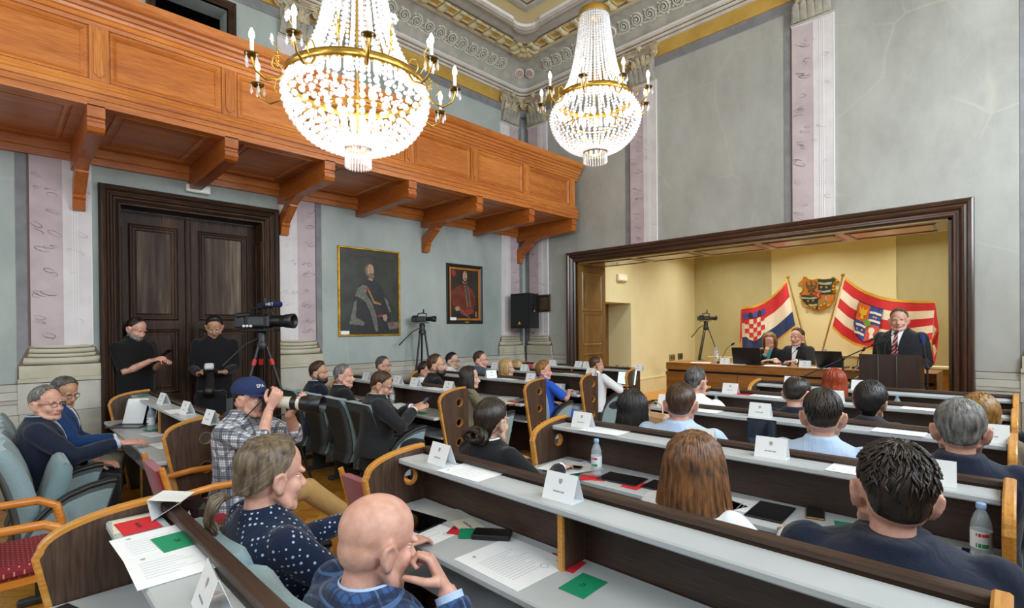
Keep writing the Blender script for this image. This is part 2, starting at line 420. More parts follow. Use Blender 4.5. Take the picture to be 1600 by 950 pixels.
# painted dado courses along the walls
def dado(name, fn, spans):
    r = struct(name)
    for (a, b) in spans:
        for z0, z1, p, mm in ((0.0, 0.82, 0.012, M_stone), (0.825, 0.925, 0.02, M_stone2), (0.93, 0.965, 0.03, M_stone), (0.97, 1.045, 0.022, M_stone2), (1.05, 1.118, 0.014, M_stone)):
            MB().plate([[(a, z0), (b, z0), (b, z1), (a, z1)]], 0.0, p, fn).build('course', mm, r)
        MB().plate([[(a, 0.0), (b, 0.0), (b, 1.128), (a, 1.128)]], 0.0, 0.006, fn).build('painted_joint', M_line, r)  # dark painted lines showing between the courses
dado('baseboard_left', fnL, [(YB, 0.785), (2.62, YS - 0.03)])
dado('baseboard_stage', fnS, [(XL + 0.03, OX0 - 0.19), (OX1 + 0.19, XR)])

# ---------------------------------------------------------------- painted pilasters with capitals (relief)
def capital_meshes():
    """local: u along the wall, w out of it, v = z from 0 (neck) to 0.54"""
    out = []
    def f(u, v, w): return (u, -w, v)
    bell = MB(); rings = []
    for v, hw, d in ((0, .205, .03), (.1, .2, .04), (.3, .2, .05), (.42, .225, .07), (.45, .24, .08)):
        rings.append([f(-hw, v, 0), f(-hw, v, d*.6), f(-hw*.6, v, d), f(0, v, d*1.15), f(hw*.6, v, d), f(hw, v, d*.6), f(hw, v, 0)])
    bell.loft(rings, True, wrap=False, caps=False); out.append(('bell', bell.mesh('bell', M_cap2)))
    ab = MB()
    for k, (z0, z1, hw, d) in enumerate(((.455, .48, .27, .10), (.483, .505, .285, .115), (.508, .54, .3, .13))):
        lp = [(-hw, 0.0), (-hw, d), (-hw*.5, d*.75), (0, d*.65), (hw*.5, d*.75), (hw, d), (hw, 0.0)]
        ab.plate([lp], z0, z1, lambda u, v, w: (u, -v, w))
    out.append(('abacus', ab.mesh('abacus', M_cap)))
    def spiral(cx, cz, r, d, turns=1.9, sg=1, n=30):
        return [f(cx + sg*(r*(1 - t*.85))*cos(-PI*.5 + turns*2*PI*t), cz + (r*(1-t*.85))*sin(-PI*.5 + turns*2*PI*t), d + .03*t) for t in [i/n for i in range(n+1)]]
    for sg in (-1, 1):
        v = MB(); path = [f(sg*.10, .23, .07), f(sg*.11, .30, .08), f(sg*.14, .37, .09), f(sg*.19, .415, .1)]
        v.tube(path + spiral(sg*.245, .385, .062, .1, 1.9, -sg)[14:], .014, 6)
        v.tube(spiral(sg*.245, .385, .062, .1, 1.9, sg), .014, 6); v.ball(f(sg*.245, .385, .115), .018, 8, 5)
        out.append(('volute', v.mesh('volute', M_cap)))
        v = MB(); v.tube([f(sg*.095, .22, .07), f(sg*.085, .32, .08), f(sg*.06, .385, .09)] , .011, 6)
        v.tube(spiral(sg*.048, .375, .04, .09, 1.6, sg, 20), .011, 6); out.append(('volute', v.mesh('volute', M_cap)))
    fl = MB(); fl.ball(f(0, .515, .14), (.04, .03, .04), 10, 6)
    for i in range(5): fl.ball(f(.035*cos(i*1.257), .515 + .035*sin(i*1.257), .125), .022, 6, 5)
    out.append(('flower', fl.mesh('flower', M_cap)))
    for row, (z0, h, us) in enumerate(((0.0, .22, (-.17, -.085, 0, .085, .17)), (.06, .30, (-.128, -.043, .043, .128)))):
        for u in us:
            lf = MB(); prof = []
            for i in range(9):
                t = i/8; hw = .046*(1-.25*t)*(1 + .28*(i % 2)) * (0.6 if i == 8 else 1); d = .035 + .05*t**2 + (.03 if row == 0 else .012) - .02*(t > .9)
                prof.append([f(u - hw, z0 + h*t, d), f(u - hw*.5, z0 + h*t, d + .014), f(u, z0 + h*t, d + .006), f(u + hw*.5, z0 + h*t, d + .014), f(u + hw, z0 + h*t, d)])
            lf.loft(prof, True, wrap=False, caps=False); lf.ball(f(u, z0 + h*.98, .1 - .012*row), (.036, .02, .022), 8, 5)
            out.append(('leaf', lf.mesh('leaf', M_cap if row else M_cap2)))
    return out
CAPM = capital_meshes()
def pilaster(n, fn, c, z0, flip=1, base=True, wall_rz=0.0, origin=None):
    """flip=1: mauve half on the low-u side"""
    r = struct('trim_%d' % n); hw = 0.235; zt = 5.5
    a = (c - hw, c + .01) if flip > 0 else (c - .01, c + hw)
    b = (c + .01, c + hw) if flip > 0 else (c - hw, c - .01)
    zs = 1.49 if base else z0
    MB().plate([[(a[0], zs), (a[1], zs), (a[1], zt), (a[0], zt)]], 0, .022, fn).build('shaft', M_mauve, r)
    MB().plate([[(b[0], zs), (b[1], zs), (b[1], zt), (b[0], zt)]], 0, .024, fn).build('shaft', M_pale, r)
    for k in (.085, .105, .125):
        u = c + flip * k
        MB().plate([[(u - .004, zs), (u + .004, zs), (u + .004, zt), (u - .004, zt)]], .02, .027, fn).build('fillet', M_white, r)
    u = c + flip * (hw + .002)
    MB().plate([[(u - .004, zs), (u + .004, zs), (u + .004, zt), (u - .004, zt)]], 0, .026, fn).build('fillet', M_white, r)
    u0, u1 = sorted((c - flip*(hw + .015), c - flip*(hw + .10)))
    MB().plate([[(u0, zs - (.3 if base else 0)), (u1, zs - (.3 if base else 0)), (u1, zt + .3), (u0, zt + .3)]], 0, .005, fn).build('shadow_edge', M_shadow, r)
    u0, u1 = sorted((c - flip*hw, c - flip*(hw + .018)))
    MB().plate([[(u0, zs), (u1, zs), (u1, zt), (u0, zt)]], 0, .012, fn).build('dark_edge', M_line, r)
    rng = random.Random(n * 7 + 1); vn = MB(); z = zs + .08
    while z < zt - .12:
        for k in range(rng.randint(2, 4)):
            side = rng.random() < .72
            cu = c - flip * rng.uniform(.05, .19) if side else c + flip * rng.uniform(.0, .2)
            ru = rng.uniform(.025, .07); rv = rng.uniform(.008, .024); tl = rng.uniform(.1, .5) * -flip; a0 = rng.uniform(0, 6.28); sp = rng.uniform(3.4, 6.2)
            zz = z + rng.uniform(-.05, .05); pts = []
            for i in range(13):
                q = a0 + sp*i/12; uu = ru*cos(q); vv = rv*sin(q) + uu*tl
                pts.append((cu + uu, zz + vv))
            wd = rng.uniform(.0018, .0038) * (1 if side else .6); A = []
            for i, (uu, vv) in enumerate(pts):
                j = min(i, 11); du = pts[j+1][0]-pts[j][0]; dv = pts[j+1][1]-pts[j][1]; l = math.hypot(du, dv) or 1
                t = wd * (1 - .7*abs(i-6)/6)
                uu = min(max(uu, c - hw + .006), c + hw - .006)
                A.append([fn(uu - dv/l*t, vv + du/l*t, .0262), fn(uu + dv/l*t, vv - du/l*t, .0262)])
            vn.loft(A, False, wrap=False, caps=False)
        z += rng.uniform(.16, .26)
    vn.build('vein_painting', M_vein, r, kind='stuff')
    if base:
        for z_0, z_1, h, p in ((1.13, 1.17, .335, .05), (1.172, 1.295, .325, .045), (1.30, 1.365, .31, .055), (1.37, 1.405, .275, .045), (1.41, 1.455, .265, .052), (1.46, 1.49, .245, .04)):
            m = MB(); nn = 10
            if h < .32:   # rounded torus courses, bowed outline
                zc = (z_0 + z_1)/2; hh = (z_1 - z_0)/2; rings = []
                for i in range(nn + 1):
                    s_ = -1 + 2*i/nn; ee = math.sqrt(max(0, 1 - s_**10)); k = .012*(s_*s_)
                    rings.append([fn(c + s_*h, zc - hh + k, 0), fn(c + s_*h, zc - hh + k, p*.7*ee), fn(c + s_*h, zc + k, p*ee), fn(c + s_*h, zc + hh + k, p*.7*ee), fn(c + s_*h, zc + hh + k, 0)])
                m.loft(rings, True, wrap=False)
            else: m.plate([[(c - h, z_0), (c + h, z_0), (c + h, z_1), (c - h, z_1)]], 0, p, fn)
            m.build('base_course', M_base, r)
        MB().plate([[(c-.34, 1.12), (c+.34, 1.12), (c+.33, 1.3), (c+.26, 1.47), (c-.26, 1.47), (c-.33, 1.3)]], 0, .012, fn).build('base_outline', M_line, r)
        MB().plate([[(c-.335, 0.83), (c+.335, .83), (c+.335, 1.122), (c-.335, 1.122)]], 0, .034, fn).build('pedestal', M_stone2, r)
        MB().plate([[(c-.325, 0.0), (c+.325, .0), (c+.325, .826), (c-.325, .826)]], 0, .028, fn).build('pedestal', M_stone, r)
    MB().plate([[(c-.235, 5.46), (c+.235, 5.46), (c+.235, 5.478), (c-.235, 5.478)]], 0, .04, fn).build('astragal', M_pale, r)
    MB().plate([[(c-.242, 5.482), (c+.242, 5.482), (c+.242, 5.502), (c-.242, 5.502)]], 0, .046, fn).build('astragal', M_base, r)
    p0 = fn(c, 5.5, 0.0)
    for nm, me in CAPM: link(nm, me, r, p0, wall_rz)
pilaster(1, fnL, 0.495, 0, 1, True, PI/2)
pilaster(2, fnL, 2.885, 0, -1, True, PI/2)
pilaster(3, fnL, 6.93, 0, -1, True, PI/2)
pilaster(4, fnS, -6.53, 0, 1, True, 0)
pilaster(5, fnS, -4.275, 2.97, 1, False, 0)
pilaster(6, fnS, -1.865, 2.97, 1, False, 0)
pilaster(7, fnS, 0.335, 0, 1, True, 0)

# ---------------------------------------------------------------- painted cornice and ceiling
def cornice():
    RC = 0.22      # rounded inner corner of the lower mouldings
    def path(d, step=1, corner=None):
        """horizontal path at distance d from both walls: from the rear along the left wall, then along the stage wall"""
        x0, y1 = XL + d, YS - d; r = max(RC - d * .5, .05) if corner is None else corner
        pts = [(x0, YB + .02)] + [(x0, YB + .02 + (y1 - r - YB) * i/6) for i in range(1, 6)]
        for i in range(9):
            a = PI - (PI/2)*i/8; pts.append((x0 + r + r*cos(a), y1 - r + r*sin(a)))
        pts += [(x0 + r + (XR - x0 - r)*i/6, y1) for i in range(1, 7)]
        return pts
    def sweep(prof, mb, mi=0, smooth=False):
        P = [path(d) for d, z in prof]
        rings = [[(P[j][i][0], P[j][i][1], prof[j][1]) for j in range(len(prof))] for i in range(len(P[0]))]
        return mb.loft(rings, smooth, mi, caps=False, wrap=False)
    r = struct('trim_8')
    sweep([(0.006, 5.70), (0.006, 5.835)], MB()).build('shadow_band', M_shadow, r)
    sweep([(0.0, 5.835), (0.03, 5.835), (0.03, 6.03)], MB()).build('ochre_band', M_ochre, r)
    sweep([(0.03, 6.03), (.055, 6.03), (.055, 6.075)], MB()).build('moulding', M_mould, r)
    sweep([(.055, 6.075), (.065, 6.078), (.065, 6.084)], MB()).build('moulding_line', M_line, r)
    sweep([(.065, 6.084), (.08, 6.09), (.085, 6.12)], MB()).build('moulding', M_mould, r)
    sweep([(.085, 6.12), (.092, 6.124), (.092, 6.132)], MB()).build('moulding_line', M_line, r)
    sweep([(.092, 6.132), (.115, 6.14), (.12, 6.165)], MB()).build('moulding', M_mould, r)
    sweep([(.12, 6.165), (.13, 6.17), (.128, 6.19), (.09, 6.192)], MB()).build('moulding', M_white, r)
    # frieze cove
    cove = [(.09 + .36*(1 - cos(PI/2*i/8)), 6.192 + (ZC - 6.192)*sin(PI/2*i/8)) for i in range(9)]
    sweep(cove, MB(), 0, True).build('frieze_cove', M_frieze, r)
    def cove_pt(t): return cove[0][0] + .36*(1 - cos(PI/2*t)), 6.192 + (ZC - 6.192)*sin(PI/2*t)
    # rosette scrolls on the frieze
    d0, z0 = cove_pt(.5); d1, z1 = cove_pt(.4); d2, z2 = cove_pt(.6)
    tv = Vector((d2 - d1, z2 - z1)).normalized(); nv = Vector((tv.y, -tv.x))
    def scroll_mesh(sg):
        m = MB(); n = 34; pts = []
        def P(a, b, c): return (a, -(d0*0 + tv.x*b + nv.x*c), tv.y*b + nv.y*c)     # local: x along, -y away from wall
        for i in range(n + 1):
            t = i/n; rr = .105*(1 - .88*t); q = sg*(-PI*.6 + 2.4*2*PI*t); pts.append(P(rr*cos(q), rr*sin(q), .012 + .02*t))
        m.tube(pts, [.019*(1 - .55*i/n) for i in range(n + 1)], 5)
        m.tube([P(-.20, -.04, .008), P(-.15, -.085, .012), P(-.08, -.1, .012), P(-.02, -.1, .012)], [.006, .016, .02, .018], 5)
        m.ball(P(0, 0, .03), .016, 6, 4)
        for k in range(4): m.ball(P(.105*cos(k*1.4 + 2.2), .105*sin(k*1.4 + 2.2), .01), (.03, .02, .02), 6, 4)
        return m.mesh('scroll', M_scroll)
    sA, sB = scroll_mesh(1), scroll_mesh(-1)
    disc = MB(); 
    def PD(a, b, c): return (a, -(tv.x*b + nv.x*c), tv.y*b + nv.y*c)
    disc.loft([[PD(q*cos(2*PI*j/20), q*sin(2*PI*j/20), h) for j in range(20)] for q, h in ((.085, 0), (.085, .02), (.07, .026), (.068, .018))], False, caps=False)
    disc_r = disc.mesh('disc_rim', M_white)
    disc = MB().loft([[PD(q*cos(2*PI*j/20), q*sin(2*PI*j/20), h) for j in range(20)] for q, h in ((.07, .0), (.07, .019), (.02, .024))], False); disc_c = disc.mesh('disc', M_disc)
    sp = .232
    y = YS - .78; k = 0
    while y > 0.6:
        link('scroll', sA if k % 2 else sB, r, (XL + d0, y, z0), PI/2); y -= sp; k += 1
    x = XL + .78; k = 0; nxt = -4.72
    while x < 1.2:
        if abs(x - (-4.68)) < .14 or abs(x - (-2.3)) < .14:
            link('disc', disc_c, r, (x, YS - d0, z0)); link('disc_rim', disc_r, r, (x, YS - d0, z0))
        else: link('scroll', sA if k % 2 else sB, r, (x, YS - d0, z0))
        x += sp; k += 1
    for p, rz in (((XL + d0 + .02, YS - d0 - .14), PI/2 - .5), ((XL + d0 + .16, YS - d0 + .0), .3)):
        link('disc', disc_c, r, (*p, z0 - .03), rz); link('disc_rim', disc_r, r, (*p, z0 - .03), rz)
    # flat painted bands of the ceiling, low relief: concave scoop at the corner
    def cpath(d, sc_):
        """path on the ceiling with a rounded ear bulging towards the corner"""
        x0, y1 = XL + d, YS - d; e = sc_
        pts = [(x0, YB + .02 + (y1 - e - YB)*i/6) for i in range(7)]
        cx, cy = x0 + e*.5, y1 - e*.5; rr = e * .7071
        for i in range(1, 8):
            a = Rd(225 - 180*i/8); pts.append((cx + rr*cos(a), cy + rr*sin(a)))
        pts += [(x0 + e + (XR - x0 - e)*i/6, y1) for i in range(7)]
        return pts
    def cband(d0_, d1_, zd0, zd1, name, mm, e0=.34, e1=.34):
        A, B = cpath(d0_, e0), cpath(d1_, e1)
        MB().loft([[(a[0], a[1], ZC - zd0), (b[0], b[1], ZC - zd1)] for a, b in zip(A, B)], False, caps=False, wrap=False).build(name, mm, r)
    cband(.43, .47, .012, .02, 'ceiling_moulding', M_mould)
    cband(.47, .53, .02, .016, 'ceiling_band', M_ceil2)
    cband(.53, .545, .016, .006, 'moulding_line', M_line)
    cband(.545, .80, .004, .004, 'ceiling_band', M_ceil2, .34, .30)
    cband(.80, .82, .02, .02, 'moulding_line', M_line, .30, .30)
    cband(.82, .98, .012, .012, 'ceiling_band', M_mould2, .30, .3)
    for a, b, za, zb, mm in ((.98, 1.02, .02, .03, M_mould), (1.02, 1.035, .03, .03, M_line), (1.035, 1.09, .035, .045, M_mould2), (1.09, 1.13, .045, .045, M_mould), (1.13, 1.145, .045, .04, M_line), (1.145, 1.2, .05, .03, M_mould), (1.2, 1.22, .03, .002, M_white)):
        cband(a, b, za, zb, 'ceiling_moulding', mm, .3, .3)
    # modillions and ochre panels between them
    mo = MB(); rings = []
    for t, hw, h in ((0, .05, .02), (.03, .055, .05), (.08, .05, .06), (.14, .045, .045), (.19, .05, .03), (.22, .055, .05), (.24, .04, .045)):
        rings.append([(-hw, -t, 0), (-hw, -t, -h), (-hw*.3, -t, -h*1.2), (hw*.3, -t, -h*1.2), (hw, -t, -h), (hw, -t, 0)])
    mo.loft(rings, True); mo_m = mo.mesh('modillion', M_ceil2)
    pa = MB().bx(-.07, .07, -.18, -.06, -.008, 0); pa_m = pa.mesh('ochre_panel', M_ochre2)
    pf = MB().frame(-.07, .07, -.18, -.06, [(0, .008), (0, .02), (.018, .02), (.018, .0)], lambda u, v, w: (u, v, -w)); pf_m = pf.mesh('panel_frame', M_ceil2)
    msp = .315
    def put(x, y, rz, both=True):
        link('modillion', mo_m, r, (x, y, ZC - .004), rz)
    y = YS - .55 - .34
    while y > .6:
        put(XL + .55, y, PI/2)
        for me, nm in ((pa_m, 'ochre_panel'), (pf_m, 'panel_frame')): link(nm, me, r, (XL + .55, y - msp/2, ZC - .004), PI/2)
        y -= msp
    x = XL + .55 + .34
    while x < .6:
        put(x, YS - .55, 0)
        for me, nm in ((pa_m, 'ochre_panel'), (pf_m, 'panel_frame')): link(nm, me, r, (x + msp/2, YS - .55, ZC - .004), 0)
        x += msp
    cx, cy = XL + .55 + .17, YS - .55 - .17
    for a in (200, 160, 135, 110, 70):
        rr = .26
        link('modillion', mo_m, r, (cx + rr*cos(Rd(a)), cy + rr*sin(Rd(a)), ZC - .004), Rd(a - 90))
    # inner field panel outline
    d = 1.58
    fl = MB().frame(XL + d, XR - d*.6, YB + .5, YS - d, [(0, .002), (0, .02), (.03, .03), (.1, .03), (.12, .012), (.12, .002)], lambda u, v, w: (u, v, ZC - w))
    fl.build('field_moulding', M_mould2, r)
    MB().frame(XL + d, XR - d*.6, YB + .5, YS - d, [(.012, .012), (-.02, .012), (-.02, .0)], lambda u, v, w: (u, v, ZC - w)).build('moulding_line', M_line, r)
cornice()
# ---------------------------------------------------------------- stage opening: frame, jamb, soffit
PROF = [(0, -.02), (0, .025), (.018, .045), (.035, .045), (.045, .03), (.06, .03), (.085, .055), (.105, .062), (.125, .055), (.135, .07), (.165, .078), (.18, .07), (.187, .03), (.187, 0)]
op = struct('trim_9')
for sg, nm in ((0, 'frame_side'), (1, 'frame_head'), (2, 'frame_side')):
    m = MB(); pr = PROF
    def q(i, o, p): return ((OX0 - o, 0.0, p), (OX0 - o, OZ + o, p), (OX1 + o, OZ + o, p), (OX1 + o, 0.0, p))[i]
    ra = [fnS(*q(sg, o, p)) for o, p in pr]; rb = [fnS(*q(sg + 1, o, p)) for o, p in pr]; n = len(pr)
    m.add(ra + rb, [(j, j+1, n+j+1, n+j) for j in range(n-1)])
    m.build(nm, M_frameX if sg == 1 else M_frameZ, op)
ZA = 0.22                                  # alcove floor level
YJ = YS + 0.86
# left jamb: panelled wooden lining
MB().bx(OX0, OX0 + .03, YS + .02, YJ, 0, OZ).build('jamb_board', M_jamb, op)
for z0, z1 in ((.45, 1.12), (1.32, 1.86), (1.95, 2.6)):
    f = lambda u, v, w: (OX0 + .03 + w, u, v)
    MB().frame(YS + .16, YJ - .14, z0, z1, [(-.02, 0), (-.02, -.006), (0, .012), (.02, .016), (.035, .0)], f).build('jamb_moulding', M_jamb, op)
    MB().plate([[(YS+.2, z0+.04), (YJ-.18, z0+.04), (YJ-.18, z1-.04), (YS+.2, z1-.04)]], 0, .008, f).build('jamb_panel', M_jamb, op)
MB().bx(OX1 - .03, OX1, YS + .02, YJ, 0, OZ).build('jamb_board', M_jamb, op)
# soffit with five framed panels
MB().bx(OX0, OX1, YS + .02, YJ, OZ - .02, OZ).build('soffit_board', M_soffit, op)
M_sofp = wood('soffit_panel_wood', '#8f6a34', '#b08646', 'X', 0.25, 2.5, coat=0.5)
for i in range(5):
    w5 = (OX1 - OX0 - .2) / 5; a = OX0 + .1 + i*w5 + .06; b = a + w5 - .12
    f = lambda u, v, w: (u, v, OZ - .02 - w)
    MB().frame(a, b, YS + .16, YJ - .14, [(-.03, .0), (-.015, .012), (0, .012), (.02, .0)], f).build('soffit_moulding', M_frameX, op)
    MB().plate([[(a+.04, YS+.2), (b-.04, YS+.2), (b-.04, YJ-.18), (a+.04, YJ-.18)]], 0, .004, f).build('soffit_panel', M_sofp, op)
# alcove shell
AX0, AX1, AY, AZ = -5.72, -0.35, 12.2, 3.5
NY0, NY1, NZ = 8.36, 9.27, 2.12
al = MB().plate([[(YJ, 0), (NY0, 0), (NY0, NZ), (NY1, NZ), (NY1, 0), (AY, 0), (AY, AZ), (YJ, AZ)]], -.6, 0, lambda u, v, w: (AX0 + w, u, v)).build('wall_alcove_left', M_alc, kind='structure')
MB().bx(AX0 - .62, AX0 - .55, NY0 - .1, NY1 + .1, 0, NZ + .1).build('door_2', M_jamb, kind='structure')
ab_ = MB().bx(AX0 - .6, AX1 + .6, AY, AY + .2, 0, AZ).build('wall_alcove_back', M_olive, kind='structure')
MB().bx(-3.93, -1.69, AY - .025, AY, 1.0, AZ).build('plaster_panel', M_cream, ab_)
MB().bx(AX1, AX1 + .2, YJ, AY, 0, AZ).build('wall_alcove_right', M_alc, kind='structure')
MB().bx(AX0 - .6, AX1 + .2, YJ, AY + .2, AZ, AZ + .1).build('ceiling_alcove', M_cream, kind='structure')
MB().bx(OX0 + .03, OX1 - .03, YS + .45, YJ, 0, ZA).bx(AX0 - .6, AX1, YJ, AY, 0, ZA).build('floor_alcove', M_amber, kind='structure')
MB().bx(AX0 + .001, AX0 + .03, NY1, AY, ZA, ZA + .30).bx(AX0 + .03, AX1, AY - .03, AY, ZA, ZA + .30).build('baseboard_alcove', M_alc, kind='structure')
MB().bx(AX0 + .001, AX0 + .04, NY1, AY, ZA + .30, ZA + .325).bx(AX0 + .03, AX1, AY - .04, AY, ZA + .30, ZA + .325).build('baseboard_alcove_cap', M_cream, kind='structure')
# unseen downlights added in the alcove ceiling to light the stage
M_lampglow = mat('added_warm_lamp', '#ffe9b0', emit=6.0)
for i, (x, y) in enumerate(((-4.7, 8.75), (-3.0, 8.75), (-1.3, 8.75), (-4.7, 11.0), (-3.0, 11.0), (-1.3, 11.0))):
    t = thing('added_downlight', 'added unseen downlight in the alcove ceiling, %s of the %s row' % (('left', 'middle', 'right')[i % 3], 'front' if i < 3 else 'rear'), 'lamp', (x, y, AZ), 0, 'added alcove downlights')
    MB().lathe([(.07, 0), (.1, -.004), (.1, -.012), (.07, -.012)], (0, 0, 0), 20).build('trim_ring', M_white, t)
    MB().lathe([(.001, -.006), (.068, -.006)], (0, 0, 0), 20, caps=False).build('lamp_disc', M_lampglow, t)
    l = bpy.data.lights.new('added_downlight_glow', 'AREA'); l.shape = 'DISK'; l.size = .12; l.energy = 17; l.color = (1.0, .95, .84); l.spread = Rd(150)
    o = bpy.data.objects.new('added_downlight_glow', l); COL.objects.link(o); o.parent = t; o.location = (0, 0, -.02)
# small fittings in the alcove and over the door
M_plast = mat('white_plastic', '#e9e6dc', rough=0.4)
t = thing('emergency_light', 'white emergency light box high on the alcove wall over the niche', 'light', (AX0, 8.9, 2.62))
MB().bx(0.001, .06, -.16, .16, -.07, .07, .01).build('housing', M_plast, t); MB().bx(.06, .065, -.14, .14, -.05, .02).build('diffuser', mat('diffuser', '#fff6d8', rough=.3), t)
t = thing('emergency_light', 'white emergency light box on the wall above the wooden double door', 'light', (XL, 1.71, 3.29))
MB().bx(0.001, .07, -.125, .125, -.05, .04, .008).build('housing', M_plast, t); MB().bx(.07, .074, -.1, .1, -.035, .01).build('diffuser', mat('diffuser_b', '#f4f4ee', rough=.3), t)
for i, (y, z, s_, lb) in enumerate(((11.0, .92, .12, 'olive square socket plate on the alcove wall, left of the pair'), (11.4, .93, .1, 'dark socket plate on the alcove wall, right of the pair'), (10.85, .55, .14, 'olive outlet box low on the alcove wall above the skirting'))):
    t = thing('wall_socket', lb, 'socket', (AX0, y, z)); mm = mat('socket_%d' % i, ('#7b7346', '#4b4a40', '#6f6a3c')[i], rough=.4)
    MB().bx(.001, .03, -s_, s_, -.07, .07, .006).build('plate', mm, t)
    for k in (-1, 1): MB().lathe([(.022, 0), (.022, .006)], (0, 0, 0), 12, M=Matrix.Translation((.03, k*s_*.45, 0)) @ Matrix.Rotation(PI/2, 4, 'Y')).build('outlet', M_black, t)

# ---------------------------------------------------------------- entrance double door
d1 = struct('door_1')
pr = [(0, -.04), (0, .02), (.02, .04), (.032, .03), (.045, .03), (.06, .055), (.075, .06), (.085, .045), (.1, .05), (.118, .075), (.14, .085), (.158, .08), (.168, .05), (.172, 0)]
for sg, nm in ((0, 'frame_side'), (1, 'frame_head'), (2, 'frame_side')):
    def q(i, o, p): return ((DY0 - o, 0.0, p), (DY0 - o, DZ + o, p), (DY1 + o, DZ + o, p), (DY1 + o, 0.0, p))[i]
    ra = [fnL(*q(sg, o, p)) for o, p in pr]; rb = [fnL(*q(sg + 1, o, p)) for o, p in pr]; n = len(pr)
    MB().add(ra + rb, [(j, j+1, n+j+1, n+j) for j in range(n-1)]).build(nm, M_doorY if sg == 1 else M_door, d1)
DW = -.27                                   # plane of the leaves
MB().plate([[(DY0, 0), (DY0 + .02, 0), (DY0 + .02, DZ - .02), (DY1 - .02, DZ - .02), (DY1 - .02, 0), (DY1, 0), (DY1, DZ), (DY0, DZ)]], DW - .05, -.0, fnL).build('door_lining', M_door, d1)
f = lambda u, v, w: (XL + u, DY1 - .02 - w, v)
for z0, z1 in ((.3, .78), (.92, 1.62), (1.75, 2.75)):
    MB().frame(DW + .04, -.05, z0, z1, [(-.015, 0), (-.015, -.004), (0, .01), (.012, .012), (.022, 0)], f).build('lining_moulding', M_door, d1)
    MB().frame(DW + .04, -.05, z0, z1, [(-.015, 0), (-.015, -.004), (0, .01), (.012, .012), (.022, 0)], lambda u, v, w: (XL + u, DY0 + .02 + w, v)).build('lining_moulding', M_door, d1)
M_worn = wood('worn_panel_wood', '#2a1c14', '#7d6c5a', 'Z', 0.5, 2.4, '#4e3c30', fine=10, spec=.22)
ymid = (DY0 + DY1) / 2 - .04
for li, (a, b) in enumerate(((DY0 + .02, ymid - .004), (ymid + .004, DY1 - .02))):
    MB().plate([[(a, .02), (b, .02), (b, DZ - .03), (a, DZ - .03)]], DW - .05, DW, fnL).build('leaf_board', M_door, d1)
    for z0, z1 in ((.2, .78), (.92, 1.62), (1.78, 2.82)):
        MB().frame(a + .13, b - .13, z0, z1, [(-.05, .012), (-.03, .004), (-.015, .004), (-.005, .014), (.012, .018), (.022, .006), (.03, 0)], lambda u, v, w: fnL(u, v, DW + w)).build('panel_moulding', M_door, d1)
        MB().plate([[(a+.18, z0+.05), (b-.18, z0+.05), (b-.18, z1-.05), (a+.18, z1-.05)]], DW, DW + .012, fnL).build('door_panel', M_worn if z1 > 2.5 else M_door, d1)
MB().strip([(-.035, 0), (-.03, .02), (-.012, .028), (.012, .028), (.03, .02), (.035, 0)], lambda a, b, t: fnL(ymid + a, t, DW + b), .05, DZ - .06).build('astragal', M_door, d1)
hp = thing('door_handle_set', 'brass lever handle on a long escutcheon plate in the middle of the double door', 'handle', fnL(ymid + .075, 1.38, DW))
MB().bx(.0, .006, -.028, .028, -.14, .12, .004).lathe([(.03, 0), (.02, .006)], (0, 0, 0), 12, M=Matrix.Translation((.006, 0, .1)) @ Matrix.Rotation(PI/2, 4, 'Y')).build('escutcheon', M_brass, hp)
MB().tube([(.004, 0, .03), (.05, 0, .03), (.055, .02, .032), (.052, .07, .034), (.05, .12, .028)], [.01, .01, .01, .009, .007], 8).build('lever', M_brass, hp)
# upper opening onto the balcony
d3 = struct('door_3')
MB().frame(UY0, UY1, UZ0, UZ1, [(0, -.03), (0, .02), (.02, .035), (.04, .03), (.06, .045), (.085, .05), (.09, 0)], fnL).build('frame_moulding', M_doorY, d3)
MB().plate([[(UY0 - .02, UZ0 - .02), (UY1 + .02, UZ0 - .02), (UY1 + .02, UZ1 + .02), (UY0 - .02, UZ1 + .02)]], -.36, -.30, fnL).build('unlit_backing', M_dark, d3)  # near-black sheet standing in for the unlit space behind the opening
MB().frame(UY0 + .1, UY1 - .1, UZ0 + .2, UZ1 - .15, [(-.02, .0), (0, .012), (.02, 0)], lambda u, v, w: fnL(u, v, -.30 + w)).build('backing_moulding', mat('very_dark_wood', '#0a0706', rough=.8, spec=.1), d3)

# ---------------------------------------------------------------- wooden balcony along the left wall
bal = thing('balcony', 'orange-brown wooden balcony with raised panels running along the left wall', 'balcony', (0, 0, 0))
BW = 1.34; BYE = 7.22; BYS = -2.95
fb = lambda a, b, t: fnL(t, b, a)           # profile (w, z) swept along y
cor = [(BW - .07, 4.20), (BW + .012, 4.20), (BW + .016, 4.235), (BW + .03, 4.24), (BW + .03, 4.275), (BW + .045, 4.285), (BW + .05, 4.31), (BW + .07, 4.315), (BW + .075, 4.345), (BW + .10, 4.36), (BW + .105, 4.385), (BW + .13, 4.40), (BW + .15, 4.43), (BW + .155, 4.48), (BW - .1, 4.485), (BW - .1, 4.44), (BW - .07, 4.44)]
MB().strip(cor, fb, BYS, BYE + .06).build('top_cornice', M_balY, bal)
fas = [(BW - .07, 3.52), (BW + .035, 3.52), (BW + .035, 3.575), (BW + .045, 3.58), (BW + .045, 3.625), (BW + .055, 3.632), (BW + .055, 3.668), (BW + .03, 3.69), (BW + .028, 3.71), (BW + .012, 3.72), (BW + .01, 3.745), (BW - .07, 3.745)]
MB().strip(fas, fb, BYS, BYE + .03).build('lower_fascia', M_balY, bal)
MB().bx(XL + BW - .06, XL + BW - .02, BYS, BYE, 3.74, 4.21).build('backing_board', M_balY, bal)
